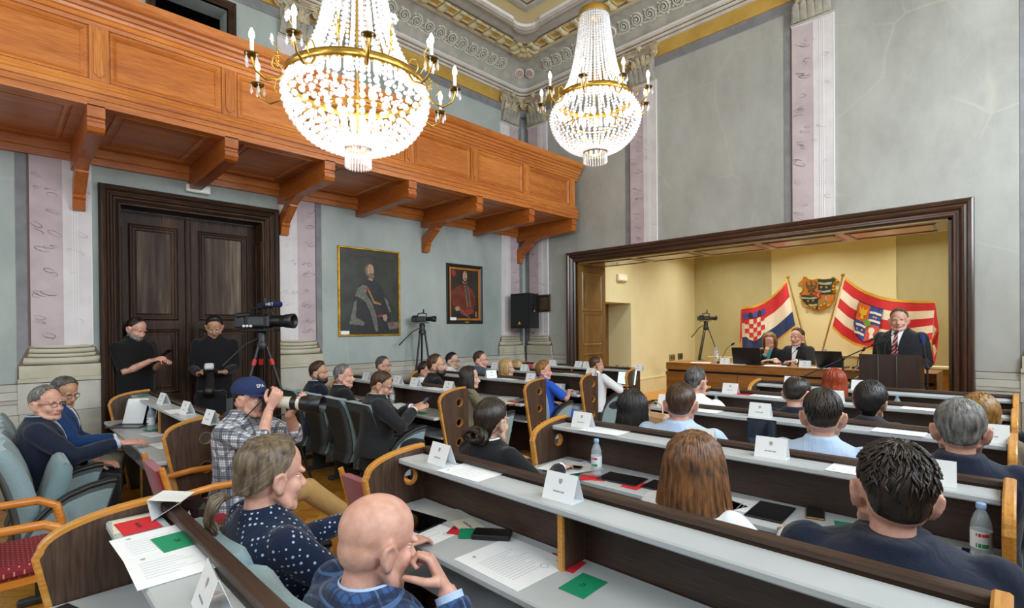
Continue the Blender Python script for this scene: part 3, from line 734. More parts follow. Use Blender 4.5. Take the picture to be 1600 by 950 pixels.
ST = [-2.6, -1.5, -.42, .655, 1.665, 2.70, 3.77, 4.87, 5.95, 7.13]
fF = lambda u, v, w: fnL(u, v, BW + w)
for y in ST:
    hw = .065
    s_ = MB().plate([[(y-hw, 3.745), (y+hw, 3.745), (y+hw, 4.20), (y-hw, 4.20)]], -.06, 0.014, fF).build('stile', M_balZ, bal)
    o = [(-.035, 3.80), (-.02, 3.79), (-.008, 3.775), (.008, 3.775), (.02, 3.79), (.035, 3.80), (.035, 4.145), (.02, 4.155), (.008, 4.17), (-.008, 4.17), (-.02, 4.155), (-.035, 4.145)]
    MB().plate([[(y + a, b) for a, b in o]], .014, .028, fF).build('stile_tablet', M_balZ, s_)
for a, b in zip(ST[:-1], ST[1:]):
    u0, u1, v0, v1 = a + .065, b - .065, 3.745, 4.20
    m = MB().frame(u0 + .085, u1 - .085, v0 + .085, v1 - .085, [(0, -.06), (0, -.035), (.010, -.022), (.018, -.022), (.022, -.034), (.030, -.012), (.055, .006), (.072, .006), (.074, -.004), (.085, -.004), (.085, -.05)], fF)
    pf = m.build('panel_frame', M_balY, bal)
    p = [(u0 + .10, v0 + .10), (u1 - .10, v0 + .10), (u1 - .10, v1 - .10), (u0 + .10, v1 - .10)]
    MB().plate([p], -.06, -.052, fF).build('panel_field', M_balP, pf)
    e = .035; x0, x1, y0, y1 = u0 + .11, u1 - .11, v0 + .11, v1 - .11
    orn = [(x0 + e, y0), (x1 - e, y0), (x1 - e, y0 + e*.5), (x1 - e*.5, y0 + e), (x1, y0 + e), (x1, y1 - e), (x1 - e*.5, y1 - e), (x1 - e, y1 - e*.5), (x1 - e, y1), (x0 + e, y1), (x0 + e, y1 - e*.5), (x0 + e*.5, y1 - e), (x0, y1 - e), (x0, y0 + e), (x0 + e*.5, y0 + e), (x0 + e, y0 + e*.5)]
    MB().plate([orn], -.053, -.038, fF).build('raised_field', M_balP, pf)
# end board towards the stage wall, floor boards, ledger and soffit
MB().bx(XL, XL + BW, BYE - .05, BYE, 3.52, 4.2).build('end_board', M_balX, bal)
MB().bx(XL, XL + BW - .05, BYS, BYE - .05, 3.53, 3.6).build('deck', M_balY, bal)
MB().strip([(0, 3.365), (.06, 3.365), (.06, 3.43), (.075, 3.44), (.075, 3.53), (0, 3.53)], fb, BYS, BYE).build('ledger', M_balY, bal)
BR = [-2.6, -1.5, -.42, .63, 1.675, 2.69, 3.80, 4.95, 6.06, 7.15]
for i, y in enumerate(BR):
    end = [(0.0, 3.53), (BW + .035, 3.53), (BW + .035, 3.43), (BW + .015, 3.42), (BW + .015, 3.40), (BW + .03, 3.385), (BW + .03, 3.35), (BW + .01, 3.315), (BW - .03, 3.30), (.0, 3.27)]
    MB().plate([end], y - .06, y + .06, lambda u, v, w: (XL + u, w, v)).build('bracket_beam', M_balX, bal)
    if i % 2 == 1:
        br = [(.004, 2.88), (.075, 2.90), (.085, 2.965), (.105, 2.975), (.10, 3.0), (.115, 3.03), (.30, 3.18), (.32, 3.20), (.33, 3.235), (.52, 3.32), (.36, 3.32), (.004, 3.06)]
        br = [(.004, 2.86), (.08, 2.87), (.11, 2.965), (.135, 2.985), (.125, 3.015), (.34, 3.165), (.37, 3.19), (.37, 3.21), (.60, 3.30), (.30, 3.305), (.004, 3.10)]
        MB().plate([br], y - .05, y + .05, lambda u, v, w: (XL + u, w, v)).build('brace', M_balX, bal)
for a, b in zip(BR[:-1], BR[1:]):
    f = lambda u, v, w: (XL + u, v, 3.53 - w)
    sf = MB().frame(.22, BW - .1, a + .17, b - .17, [(-.03, 0), (-.02, .012), (0, .016), (.02, .012), (.03, 0)], f).build('soffit_moulding', M_balY, bal)
    MB().plate([[(.27, a + .22), (BW - .15, a + .22), (BW - .15, b - .22), (.27, b - .22)]], .0, .006, f).build('soffit_panel', M_balY, sf)
# ---------------------------------------------------------------- bench desks
M_dk = wood('desk_dark_wood', '#33221a', '#5a4436', 'Z', 0.42, 9.0, '#463226')
M_dkX = wood('desk_dark_wood_x', '#2a1b14', '#4c3629', 'X', 0.42, 9.0, '#3a281f')
M_beech = wood('beech_edge', '#b9762a', '#dba254', 'Y', 0.35, 8.0, '#cb8f3f', coat=.2)
M_top = mat('pale_grey_laminate', '#b6babd', '#bec2c4', rough=0.34, scale=3)
HOLES = [(.088, .857), (.088, .650), (.088, .445)]
def panel_outline(n=12):
    """(u towards the sitter, z): rail edge, arched top, slanting front"""
    pts = [(-.03, 0), (-.03, .995)]
    for i in range(n + 1):
        t = i/n; a = PI/2 * t
        pts.append((.325*sin(a*.98)*1.0 if i else 0.0, .905 + .095*cos(a)**.9 if i < n else .905))
    pts += [(.335, .89), (.30, .70), (.235, .38), (.175, .0)]
    return pts
def end_panel_meshes():
    o = panel_outline(); holes = [circle(u, z, .043, 24) for u, z in HOLES]
    f = lambda u, v, w: (w, -u, v)
    board = MB().plate([o] + holes, -.017, .017, f).mesh('end_panel', M_dk)
    # beech lipping along the arched top and slanting front
    lip = o[2:]; inner = []
    band = MB(); rings = []
    for i, (u, z) in enumerate(lip):
        a = lip[max(i-1, 0)]; b = lip[min(i+1, len(lip)-1)]; t = Vector((b[0]-a[0], b[1]-a[1])).normalized(); nrm = Vector((-t.y, t.x))
        if nrm.y < 0 and i < 6: nrm = -nrm
        if i >= 6 and nrm.x < 0: nrm = -nrm
        q = [(-.002, -.0185), (.012, -.0185), (.017, -.012), (.017, .012), (.012, .0185), (-.002, .0185)]
        rings.append([f(u + nrm.x*k, z + nrm.y*k, w) for k, w in q])
    band.loft(rings, False, caps=True); lipm = band.mesh('edge_band', M_beech)
    lin_ = []
    for u, z in HOLES:
        m = MB().rim(circle(u, z, .043, 24), -.0175, .0175, f); m.rim(circle(u, z, .0405, 24), -.0175, .0175, f)
        for w in (-.0175, .0175):
            A, B = circle(u, z, .043, 24), circle(u, z, .0405, 24)
            m.add([f(*p, w) for p in A + B], [(j, (j+1) % 24, 24 + (j+1) % 24, 24 + j) for j in range(24)])
        lin_.append(m.mesh('hole_lining', M_beech))
    return board, lipm, lin_
EPM = end_panel_meshes()
def desk(label, x0, x1, yr, dividers, seats_shift=0):
    xc = (x0 + x1)/2; t = thing('bench_desk', label, 'desk', (xc, yr, 0), 0, 'bench desks of the hall'); a, b = x0 - xc, x1 - xc
    MB().bx(a + .017, b - .017, -.0, .03, .08, .985).build('rear_board', M_dkX, t)
    MB().bx(a + .017, b - .017, -.012, .034, .975, 1.0, .004).build('rail', M_dkX, t)
    MB().bx(a + .02, b - .02, -.165, -.0125, .94, .968, .006).build('ledge', M_top, t)
    MB().bx(a + .02, b - .02, -.385, -.001, .70, .73, .006).build('desktop', M_top, t)
    MB().bx(a + .02, b - .02, -.30, -.001, .50, .518).build('lower_shelf', M_top, t)
    for x in (a, b):
        p = link('end_panel', EPM[0], t, (x, 0, 0)); link('edge_band', EPM[1], p)
        for m in EPM[2]: link('hole_lining', m, p)
    for x in dividers:
        d = MB().bx(-.009, .009, -.135, -.001, .731, .939).build('divider', M_dk, t, (x - xc, 0, 0)); MB().bx(-.0115, .0115, -.148, -.135, .731, .939).build('edge_band', M_beech, d)
        d = MB().bx(-.012, .012, -.27, -.001, .0, .70).build('divider', M_dk, t, (x - xc, 0, 0)); MB().bx(-.014, .014, -.283, -.27, .0, .699).build('edge_band', M_beech, d)
    return t
RX0, RX1 = -2.26, -0.03
RROW = [0.43, 1.60, 2.80, 3.97, 5.14, 6.25]
rl = ['dark wood bench desk in the left foreground with red and green cards on its ledge', 'dark wood bench desk in the right foreground, nearest with a full-length pale ledge',
      'dark wood bench desk in front of the long brown-haired woman, second row on the right', 'dark wood bench desk with the upright tablet, third row on the right',
      'dark wood bench desk second from the lectern on the right side', 'dark wood bench desk closest to the lectern, before the red-haired woman']
for i, y in enumerate(RROW):
    desk(rl[i], RX0 if i < 5 else -2.15, RX1, y, ((-1.18,), (-1.2,), (-1.32, ), (-.98,), (-1.35,), (-1.2,))[i])
LX0, LX1 = -6.5, -4.15
LROW = [1.15, 3.48, 4.73, 5.82, 6.92]
ll = ['dark wood bench desk by the double door with an open laptop on it', 'dark wood bench desk of the bearded man, second row along the left wall',
      'dark wood bench desk in front of the woman in the olive jacket, left side', 'dark wood bench desk before the woman in the blue shirt, left side', 'dark wood bench desk by the corner loudspeaker, farthest on the left side']
for i, y in enumerate(LROW): desk(ll[i], LX0, LX1, y, (-5.32,))

# ---------------------------------------------------------------- upholstered tip-up seats
def fabric(name, c1, c2, sc_=260, bump=.25, rough=.9, sheen=.25):
    return mat(name, c1, c2, rough=rough, scale=sc_, bump=bump, sheen=sheen, detail=2)
M_teal = fabric('teal_upholstery', '#5f7c80', '#73898d')
M_tealL = fabric('light_teal_upholstery', '#7d959b', '#8ea3a8')
M_shell = mat('grey_seat_shell', '#2f3434', '#3c4141', rough=.55, scale=200, bump=.3)
M_shell2 = mat('dark_seat_inset', '#2a2825', '#34322e', rough=.6, scale=200, bump=.2)
M_rim = mat('seat_rim_grey', '#424c4d', '#4d5758', rough=.6, scale=150)
M_arm = mat('armrest_black', '#1b1d1e', rough=.45)
def seat_meshes():
    S = {}
    # backrest: front cushion and rear shell share the outline
    lv = [(.27, -.155, .185), (.36, -.125, .215), (.48, -.13, .225), (.60, -.15, .232), (.72, -.18, .235), (.83, -.22, .237), (.90, -.258, .236), (.925, -.28, .225)]
    c = MB(); rings = []
    for z, y, hw in lv:
        rings.append([(-hw, y - .088, z), (-hw*.98, y - .012, z), (-hw*.8, y + .012, z), (-hw*.35, y - .002, z), (0, y - .006, z), (hw*.35, y - .002, z), (hw*.8, y + .012, z), (hw*.98, y - .012, z), (hw, y - .088, z), (0, y - .09, z)])
    c.loft(rings, True); S['back_cushion'] = (c.mesh('back_cushion', M_tealL), None)
    c = MB(); rings = []
    for z, y, hw in lv:
        th = .085 if z < .8 else .085 - (z - .8)*.25; yb = y - .067 - th*.55
        rings.append([(-hw*.99, y - .086, z), (-hw*1.0, yb + .012, z), (-hw*.86, yb, z), (0, yb - .004, z), (hw*.86, yb, z), (hw, yb + .012, z), (hw*.99, y - .086, z)])
    rings.insert(0, [(p[0]*.9, p[1] + .03, .245) for p in rings[0]])
    c.loft(rings, False); S['back_shell'] = (c.mesh('back_shell', M_rim), None)
    c = MB(); rings = []
    for z, y, hw in lv[:-2]:
        th = .085 if z < .8 else .085 - (z - .8)*.25; yb = y - .05 - th*.55 - .022; h2 = hw*.78*(.8 + .2*((z - .27)/.56)) 
        rings.append([(-h2, yb + .004, z), (-h2*.93, yb - .008, z), (h2*.93, yb - .008, z), (h2, yb + .004, z)])
    c.loft(rings, False); S['shell_inset'] = (c.mesh('shell_inset', M_shell2), 'back_shell')
    c = MB().bx(-.232, .232, -.15, .24, .38, .46, .03); rings = []
    c = MB()
    for y, z0, z1, hw in ((-.16, .37, .44, .2), (-.1, .36, .455, .228), (.05, .36, .465, .232), (.18, .37, .47, .232), (.25, .385, .465, .225), (.275, .41, .445, .21)):
        rings.append([(-hw, y, z0 + .02), (-hw*.9, y, z0), (hw*.9, y, z0), (hw, y, z0 + .02), (hw, y, z1 - .02), (hw*.9, y, z1), (0, y, z1 + .006), (-hw*.9, y, z1), (-hw, y, z1 - .02)])
    c.loft(rings, True); S['seat_cushion'] = (c.mesh('seat_cushion', M_teal), None)
    Mf = Matrix.Translation((0, -.12, .42)) @ Matrix.Rotation(Rd(72), 4, 'X') @ Matrix.Translation((0, .12, -.42))
    c2 = MB(); c2.v = list(c.v); c2.f = c.f; c2.sm = c.sm; c2.mi = c.mi; c2.xf(Mf); S['folded'] = c2.mesh('seat_cushion', M_teal)
    # side panel
    o = [(.235, .655), (.20, .66), (.1, .645), (.0, .61), (-.09, .555), (-.16, .48), (-.205, .40), (-.235, .30), (-.235, .22), (.10, .22), (.13, .30)]
    f = lambda u, v, w: (w, u, v)
    S['side_panel'] = (MB().plate([[(u*.93 - .004, .22 + (v - .22)*.9) for u, v in o]], -.026, .026, f).mesh('side_panel', M_tealL), None)
    i_ = [(u*.86 - .004, .22 + (v - .22)*.86) for u, v in o]
    S['side_rim'] = (MB().plate([o, i_[::-1]], -.024, .024, f).mesh('side_rim', M_rim), None)
    c = MB(); rings = []
    for u, v in o[0:6]:
        rings.append([(-.028, u, v - .012), (-.03, u, v + .006), (-.02, u, v + .016), (.02, u, v + .016), (.03, u, v + .006), (.028, u, v - .012)])
    c.loft(rings, True); S['armrest'] = (c.mesh('armrest', M_arm), None)
    c = MB().bx(-.02, .02, -.16, -.02, .04, .24).bx(-.03, .03, -.24, .1, .0, .04, .01); S['foot'] = (c.mesh('foot', M_shell), None)
    return S
SEATM = seat_meshes()
def tip_seat(x, yr, label, folded=False, first=False, group='tip-up seats', dy=0.0, last=True):
    t = thing('auditorium_seat', label, 'seat', (x, yr - .71 + dy, 0), 0, group); made = {}
    for nm in ('back_cushion', 'back_shell', 'shell_inset', 'seat_cushion'):
        me, par = SEATM[nm]
        if nm == 'seat_cushion' and folded: me = SEATM['folded']
        made[nm] = link(nm, me, made.get(par, t))
    for sx in ([-.278] if first else []) + ([.278] if last else []):
        p = link('side_panel', SEATM['side_panel'][0], t, (sx, 0, 0)); link('side_rim', SEATM['side_rim'][0], p); link('armrest', SEATM['armrest'][0], p); link('foot', SEATM['foot'][0], t, (sx, 0, 0))
    return t
LS = [-6.14, -5.585, -5.03, -4.475]; RS = [-1.96, -1.405, -.85, -.295]
# row by the double door
tip_seat(LS[0], -.12 + LROW[0], 'tip-up seat by the double door, farthest of its row', True, True)
tip_seat(LS[1], -.12 + LROW[0], 'tip-up seat under the man in the bright blue jacket')
tip_seat(LS[2], -.12 + LROW[0], 'tip-up seat under the grey-haired man in the navy suit')
tip_seat(LS[3], -.12 + LROW[0], 'empty tip-up seat with its cushion folded up, beside the red armchair', True)
tip_seat(LS[0], LROW[1], 'dark-backed tip-up seat behind the camera tripod, end of its row at the wall', True, True)
tip_seat(LS[1], LROW[1], 'grey-backed tip-up seat under the bearded man')
tip_seat(LS[2], LROW[1], 'grey-backed tip-up seat under the grey-haired man')
tip_seat(LS[3], LROW[1], 'grey-backed tip-up seat at the aisle under the man holding a phone')
nm_ = ['tip-up seat under the man with glasses by the wall', 'tip-up seat under the half-hidden person in white', 'tip-up seat under the bearded man in black, left side', 'tip-up seat beside the pierced panel under the woman in the olive jacket']
for k in range(4): tip_seat(LS[k], LROW[2], nm_[k])
nm_ = ['tip-up seat under the man with glasses in a white shirt', 'tip-up seat under the broad man in a grey-blue jacket', 'tip-up seat under the blonde woman', 'tip-up seat beside the pierced panel under the woman in the blue shirt']
for k in range(4): tip_seat(LS[k], LROW[3], nm_[k])
nm_ = ['tip-up seat under the second blonde woman', 'tip-up seat under the bald man by the far corner', None, 'tip-up seat at the aisle under the man with cropped hair by the laptop']
for k in (0, 1, 3): tip_seat(LS[k], LROW[4], nm_[k])
nm_ = ['tip-up seat with teal top edge behind the ponytailed man', 'tip-up seat between the ponytailed man and the bald man, left foreground', 'tip-up seat under the bald man in the foreground', None]
for k in range(3): tip_seat(RS[k], -.06 + RROW[1], nm_[k], False, k == 0)
nm_ = ['tip-up seat under the dark-haired woman with a bun', None, 'tip-up seat under the woman with long brown hair', 'tip-up seat under the dark-suited man in the right foreground']
for k in (0, 2, 3): tip_seat(RS[k], -.06 + RROW[2], nm_[k])
nm_ = ['tip-up seat under the woman with long black hair', 'tip-up seat under the balding man in a pale blue shirt', 'tip-up seat under the young man in a light blue shirt', 'blue-grey tip-up seat at the right edge under the grey-haired man in navy']
for k in range(4): tip_seat(RS[k], -.06 + RROW[3], nm_[k])
nm_ = ['tip-up seat under the short-haired man in a white shirt', 'tip-up seat under the balding man in a dark jacket', 'tip-up seat under the person with dense black hair', 'tip-up seat under the person with light brown hair at the right']
for k in range(4): tip_seat(RS[k], -.06 + RROW[4], nm_[k])
tip_seat(RS[1], -.06 + RROW[5], 'tip-up seat under the red-haired woman')

# ---------------------------------------------------------------- red armchairs
M_red = fabric('red_upholstery', '#7d1722', '#93202b')
def dotted_mat():
    m, nt, b = newmat('dotted_red_upholstery'); N = nt.nodes; L = nt.links
    tc = N.new('ShaderNodeTexCoord'); mp = N.new('ShaderNodeMapping'); mp.inputs['Rotation'].default_value = (0, 0, Rd(45)); mp.inputs['Scale'].default_value = (38, 38, 38)
    L.new(tc.outputs['Object'], mp.inputs[0]); sx = N.new('ShaderNodeSeparateXYZ'); L.new(mp.outputs[0], sx.inputs[0])
    fr = []
    for k in (0, 1):
        a = N.new('ShaderNodeMath'); a.operation = 'FRACT'; L.new(sx.outputs[k], a.inputs[0])
        s_ = N.new('ShaderNodeMath'); s_.operation = 'SUBTRACT'; s_.inputs[1].default_value = .5; L.new(a.outputs[0], s_.inputs[0])
        p = N.new('ShaderNodeMath'); p.operation = 'MULTIPLY'; L.new(s_.outputs[0], p.inputs[0]); L.new(s_.outputs[0], p.inputs[1]); fr.append(p)
    ad = N.new('ShaderNodeMath'); L.new(fr[0].outputs[0], ad.inputs[0]); L.new(fr[1].outputs[0], ad.inputs[1])
    lt = N.new('ShaderNodeMath'); lt.operation = 'LESS_THAN'; lt.inputs[1].default_value = .018; L.new(ad.outputs[0], lt.inputs[0])
    mx = N.new('ShaderNodeMix'); mx.data_type = 'RGBA'; mx.inputs[6].default_value = lin('#7a1d2c'); mx.inputs[7].default_value = lin('#c98a5a'); L.new(lt.outputs[0], mx.inputs[0])
    L.new(mx.outputs[2], b.inputs['Base Color']); b.inputs['Roughness'].default_value = .9
    return m
M_reddot = dotted_mat()
M_chw = wood('chair_beech', '#b5661c', '#db9442', 'Y', .35, 8.0, '#c97d2c', coat=.25)
def armchair(label, loc, rz, seatm):
    t = thing('red_armchair', label, 'chair', loc, rz, 'red armchairs')
    MB().bx(-.24, .24, -.22, .26, .40, .47, .025).build('seat_cushion', seatm, t)
    MB().bx(-.23, .23, -.2, .23, .365, .40).build('seat_frame', M_chw, t)
    bk = MB(); rings = []
    for z, y, hw in ((.49, -.235, .20), (.52, -.245, .215), (.63, -.272, .22), (.76, -.305, .22), (.80, -.315, .21)):
        rings.append([(-hw, y - .012, z), (-hw*.9, y - .026, z), (hw*.9, y - .026, z), (hw, y - .012, z), (hw, y + .012, z), (hw*.9, y + .024, z), (-hw*.9, y + .024, z), (-hw, y + .012, z)])
    bk.loft(rings, True).build('backrest', seatm if seatm is not M_reddot else M_reddot, t)
    for s_ in (-1, 1):
        x = s_*.245
        MB().tube([(x, -.20, 0), (x, -.22, .42), (x, -.26, .6), (x, -.32, .825)], [.018, .021, .02, .016], 8).build('back_post', M_chw, t)
        MB().tube([(x*1.04, .20, 0), (x*1.04, .205, .35), (x*1.06, .21, .52), (x*1.08, .19, .61), (x*1.08, .11, .655), (x*1.07, -.05, .66), (x*1.04, -.2, .645), (x, -.275, .635)], [.018, .02, .022, .024, .024, .022, .02, .018], 8, flat=.75).build('arm', M_chw, t)
        MB().bx(x - .012, x + .012, -.2, .2, .2, .235, .004).build('side_stretcher', M_chw, t)
    MB().bx(-.235, .235, .19, .215, .28, .33, .004).build('front_rail', M_chw, t)
    return t

armchair('red dotted armchair with curved beech arms at the left edge', (-3.75, .06, 0), 0, M_reddot)
armchair('red armchair with beech arms the kneeling photographer sits in', (-3.80, 1.0, 0), 0, M_red)
armchair('red armchair beside the end panel of the foreground desk', (-2.54, 1.72, 0), 0, M_red)
# ---------------------------------------------------------------- placing helper: a sight line met with a plane of the room
def ray(x, y): return _r*((x-800)/802.57) + _d*((y-517.95)/802.57) + _f
def PZ(x, y, z): d = ray(x, y); p = d*((z-1.62)/d.z); p.z = z; return p
def PX(x, y, X): d = ray(x, y); p = d*(X/d.x); p.z += 1.62; return p
def PY(x, y, Y): d = ray(x, y); p = d*(Y/d.y); p.z += 1.62; return p

# ---------------------------------------------------------------- chandeliers
def crystal(name, tint):
    m, nt, b = newmat(name); N = nt.nodes; L = nt.links
    b.inputs['Base Color'].default_value = (*tint, 1); b.inputs['Roughness'].default_value = .08; b.inputs['Specular IOR Level'].default_value = .9
    tr = N.new('ShaderNodeBsdfTranslucent'); tr.inputs[0].default_value = (*tint, 1)
    tp = N.new('ShaderNodeBsdfTransparent'); tp.inputs[0].default_value = (*tint, 1)
    m1 = N.new('ShaderNodeMixShader'); m1.inputs[0].default_value = .35; L.new(b.outputs[0], m1.inputs[1]); L.new(tr.outputs[0], m1.inputs[2])
    m2 = N.new('ShaderNodeMixShader'); m2.inputs[0].default_value = .42; L.new(m1.outputs[0], m2.inputs[1]); L.new(tp.outputs[0], m2.inputs[2])
    L.new(m2.outputs[0], N['Material Output'].inputs[0])
    return m
M_crys = crystal('cut_crystal', (.96, .97, 1.0))
M_cand = mat('candle_sleeve', '#e9e7df', rough=.4)
M_bulb = mat('bulb_glow', '#fff4dc', emit=10.0)
M_pan = mat('drip_pan_bronze', '#6a5220', '#8a6c2c', rough=.3, metal=1.0, scale=8)
def bead_strand(path, r, gap=1.16, nu=8, nv=5, jitter=0):
    m = MB(); P = [Vector(p) for p in path]; acc = 0; pos = 0.0; i = 0; L_ = [(P[k+1]-P[k]).length for k in range(len(P)-1)]; tot = sum(L_); s = r
    while s < tot:
        q = s; k = 0
        while k < len(L_) - 1 and q > L_[k]: q -= L_[k]; k += 1
        p = P[k].lerp(P[k+1], min(q/L_[k], 1)); m.ball(p, r, nu, nv, False); s += 2*r*gap
    return m
def drop_mesh(h=.06, r=.011):
    m = MB().lathe([(.001, 0), (r*.5, -h*.2), (r, -h*.65), (r*.6, -h*.9), (.001, -h)], (0, 0, 0), 6, False, caps=False); m.ball((0, 0, .008), .006, 6, 4); return m.mesh('crystal_drop', M_crys)
def chandelier(label, loc, ztop, ringr, prof_up, prof_low, n_up, n_low, rb_up, rb_low, arms, arm_r, fringe, power, cz, flowers, bowl_inner):
    t = thing('chandelier', label, 'chandelier', loc, 0, 'crystal chandeliers')
    up = bead_strand([(r, 0, z) for r, z in prof_up], rb_up, nu=7, nv=5).mesh('bead_strand', M_crys)
    lo = bead_strand([(r, 0, z) for r, z in prof_low], rb_low, nu=7, nv=5).mesh('bead_strand', M_crys)
    for i in range(n_up): link('bead_strand', up, t, None, 2*PI*i/n_up)
    for i in range(n_low): link('bead_strand', lo, t, None, 2*PI*(i+.5)/n_low)
    rr = MB().lathe([(ringr - .012, -.03), (ringr + .012, -.03), (ringr + .016, 0), (ringr + .012, .03), (ringr - .012, .03), (ringr - .016, 0), (ringr - .012, -.03)], (0, 0, 0), 48, True, caps=False); rr.build('ring_band', M_brass, t)
    cr, czp = prof_up[0]
    MB().lathe([(cr + .012, czp - .02), (cr + .02, czp + .035), (cr - .01, czp + .05), (.03, czp + .06), (.012, czp + .12), (.012, czp + .02), (.05, czp - .01), (cr - .01, czp - .02)], (0, 0, 0), 32, True, caps=False).build('crown_ring', M_brass, t)
    MB().tube([(0, 0, cz), (0, 0, ztop - loc[2] - .04)], .009, 8).build('stem', M_brass, t)
    MB().lathe([(.012, ztop - loc[2] - .1), (.06, ztop - loc[2] - .06), (.075, ztop - loc[2] - .002)], (0, 0, 0), 20).build('ceiling_rose', M_brass, t)
    fr, fz0, fz1 = fringe
    MB().lathe([(fr - .006, fz1), (fr + .008, fz1), (fr + .008, fz1 + .03), (fr - .006, fz1 + .03), (fr - .006, fz1)], (0, 0, 0), 32, True, caps=False).build('fringe_band', M_brass, t)
    pr = MB().lathe([(.006, 0), (.0075, -(fz1 - fz0)*.8), (.009, -(fz1 - fz0)*.92), (.001, -(fz1 - fz0))], (0, 0, 0), 6, False).mesh('fringe_prism', M_crys)
    nf = 26
    for i in range(nf): link('fringe_prism', pr, t, (fr*cos(2*PI*i/nf), fr*sin(2*PI*i/nf), fz1))
    # hoops inside and prism skirt below the ring
    for (hr, hz) in bowl_inner: MB().lathe([(hr - .006, hz - .006), (hr + .006, hz - .006), (hr + .006, hz + .006), (hr - .006, hz + .006), (hr - .006, hz - .006)], (0, 0, 0), 40, True, caps=False).build('hoop', M_brass, t)
    sk = MB().lathe([(.004, 0), (.010, -.015), (.011, -.07), (.001, -.10)], (0, 0, 0), 6, False).mesh('skirt_prism', M_crys)
    ns = int(2*PI*ringr/.036)
    for i in range(ns): link('skirt_prism', sk, t, ((ringr + .012)*cos(2*PI*i/ns), (ringr + .012)*sin(2*PI*i/ns), -.03))
    dm = drop_mesh(); dx = arm_r - ringr
    armm = MB().tube([(ringr, 0, -.02), (ringr + dx*.25, 0, -.10), (ringr + dx*.6, 0, -.13), (ringr + dx*.9, 0, -.09), (arm_r, 0, -.02), (arm_r, 0, .0)], [.009, .008, .008, .008, .008, .01], 7).tube([(ringr, 0, .02), (ringr + dx*.2, 0, .06), (ringr + dx*.4, 0, .04), (ringr + dx*.45, 0, -.02), (ringr + dx*.35, 0, -.05)], .005, 6).mesh('arm', M_brass)
    panm = MB().lathe([(.006, -.012), (.03, -.01), (.045, .004), (.047, .01), (.03, .004), (.014, .002), (.014, .02)], (arm_r, 0, 0), 18, caps=False).mesh('drip_pan', M_pan)
    canm = MB().lathe([(.0125, .01), (.0135, .1), (.012, .105), (.001, .105)], (arm_r, 0, 0), 12).mesh('candle_sleeve', M_cand)
    bum = MB().lathe([(.009, .105), (.016, .118), (.0185, .135), (.014, .158), (.006, .175), (.001, .183)], (arm_r, 0, 0), 12).mesh('bulb', M_bulb)
    for i in range(arms):
        a = 2*PI*(i + .35)/arms
        ar = link('arm', armm, t, None, a); link('drip_pan', panm, ar); link('candle_sleeve', canm, ar); link('bulb', bum, ar)
        for k in range(4): link('crystal_drop', dm, ar, (arm_r + .042*cos(k*1.571 + .5), .042*sin(k*1.571 + .5), -.012))
    if flowers:
        stm = MB().tube([(ringr, 0, .03), (ringr + .05, 0, .1), (ringr + .03, 0, .18), (ringr + .07, 0, .23)], .005, 6)
        for k in range(7): stm.ball((ringr + .045 + .012*sin(k*1.9), .01*cos(k*2.3), .06 + .02*k), .009, 6, 4)
        stm = stm.mesh('flower_stem', M_brass); fl = MB()
        for k in range(6): fl.ball((ringr + .075 + .004*cos(k), .024*cos(k*1.047), .245 + .024*sin(k*1.047)), (.008, .015, .015), 8, 5)
        fl.ball((ringr + .085, 0, .245), .009, 6, 4); flm = fl.mesh('crystal_flower', M_crys)
        for i in range(arms): a = 2*PI*(i + .85)/arms; s_ = link('flower_stem', stm, t, None, a); link('crystal_flower', flm, s_)
    inner = MB()
    l = bpy.data.lights.new('chandelier_glow', 'POINT'); l.energy = power; l.color = (1.0, .93, .80); l.shadow_soft_size = .12
    for k in range(6):
        b = MB().lathe([(.008, 0), (.02, .02), (.028, .05), (.02, .08), (.001, .1)], (0, 0, 0), 12).build('inner_bulb', M_bulb, t, (ringr*.42*cos(k*1.047), ringr*.42*sin(k*1.047), bowl_inner[-1][1] + .03))
    o = bpy.data.objects.new('chandelier_glow', l); COL.objects.link(o); o.parent = t; o.location = (0, 0, bowl_inner[-1][1] + .12)
    return t
def curve(pts, n=20):
    """smooth curve through (r, z) control points"""
    out = []
    P = [pts[0]] + list(pts) + [pts[-1]]
    for i in range(len(pts) - 1):
        p0, p1, p2, p3 = [Vector(p) for p in P[i:i+4]]
        for k in range(n):
            t = k/n; out.append(tuple(.5*((2*p1) + (p2-p0)*t + (2*p0-5*p1+4*p2-p3)*t*t + (3*p1-p0-3*p2+p3)*t**3)))
    return out + [pts[-1]]
chandelier('large crystal chandelier with brass ring and candle arms in front of the balcony', (-3.5, 1.925, 3.42), ZC, .50,
           curve([(.18, .92), (.21, .70), (.27, .40), (.37, .16), (.49, .02)]), curve([(.508, -.03), (.513, -.11), (.47, -.24), (.355, -.375), (.205, -.44), (.085, -.455)]),
           32, 36, .0160, .0222, 10, .72, (.09, -.60, -.46), 28, -.42, True, [(.39, -.28), (.28, -.20)])
chandelier('tapered bead chandelier hanging farther back, nearer the stage wall', (-3.3, 4.65, 4.10), ZC, .40,
           curve([(.15, .93), (.165, .8), (.21, .5), (.28, .22), (.39, .02)]), curve([(.41, -.03), (.475, -.14), (.48, -.24), (.42, -.38), (.30, -.50), (.13, -.57)]),
           40, 42, .0125, .0150, 9, .585, (.125, -.68, -.575), 24, -.5, False, [(.36, -.3), (.25, -.25)])

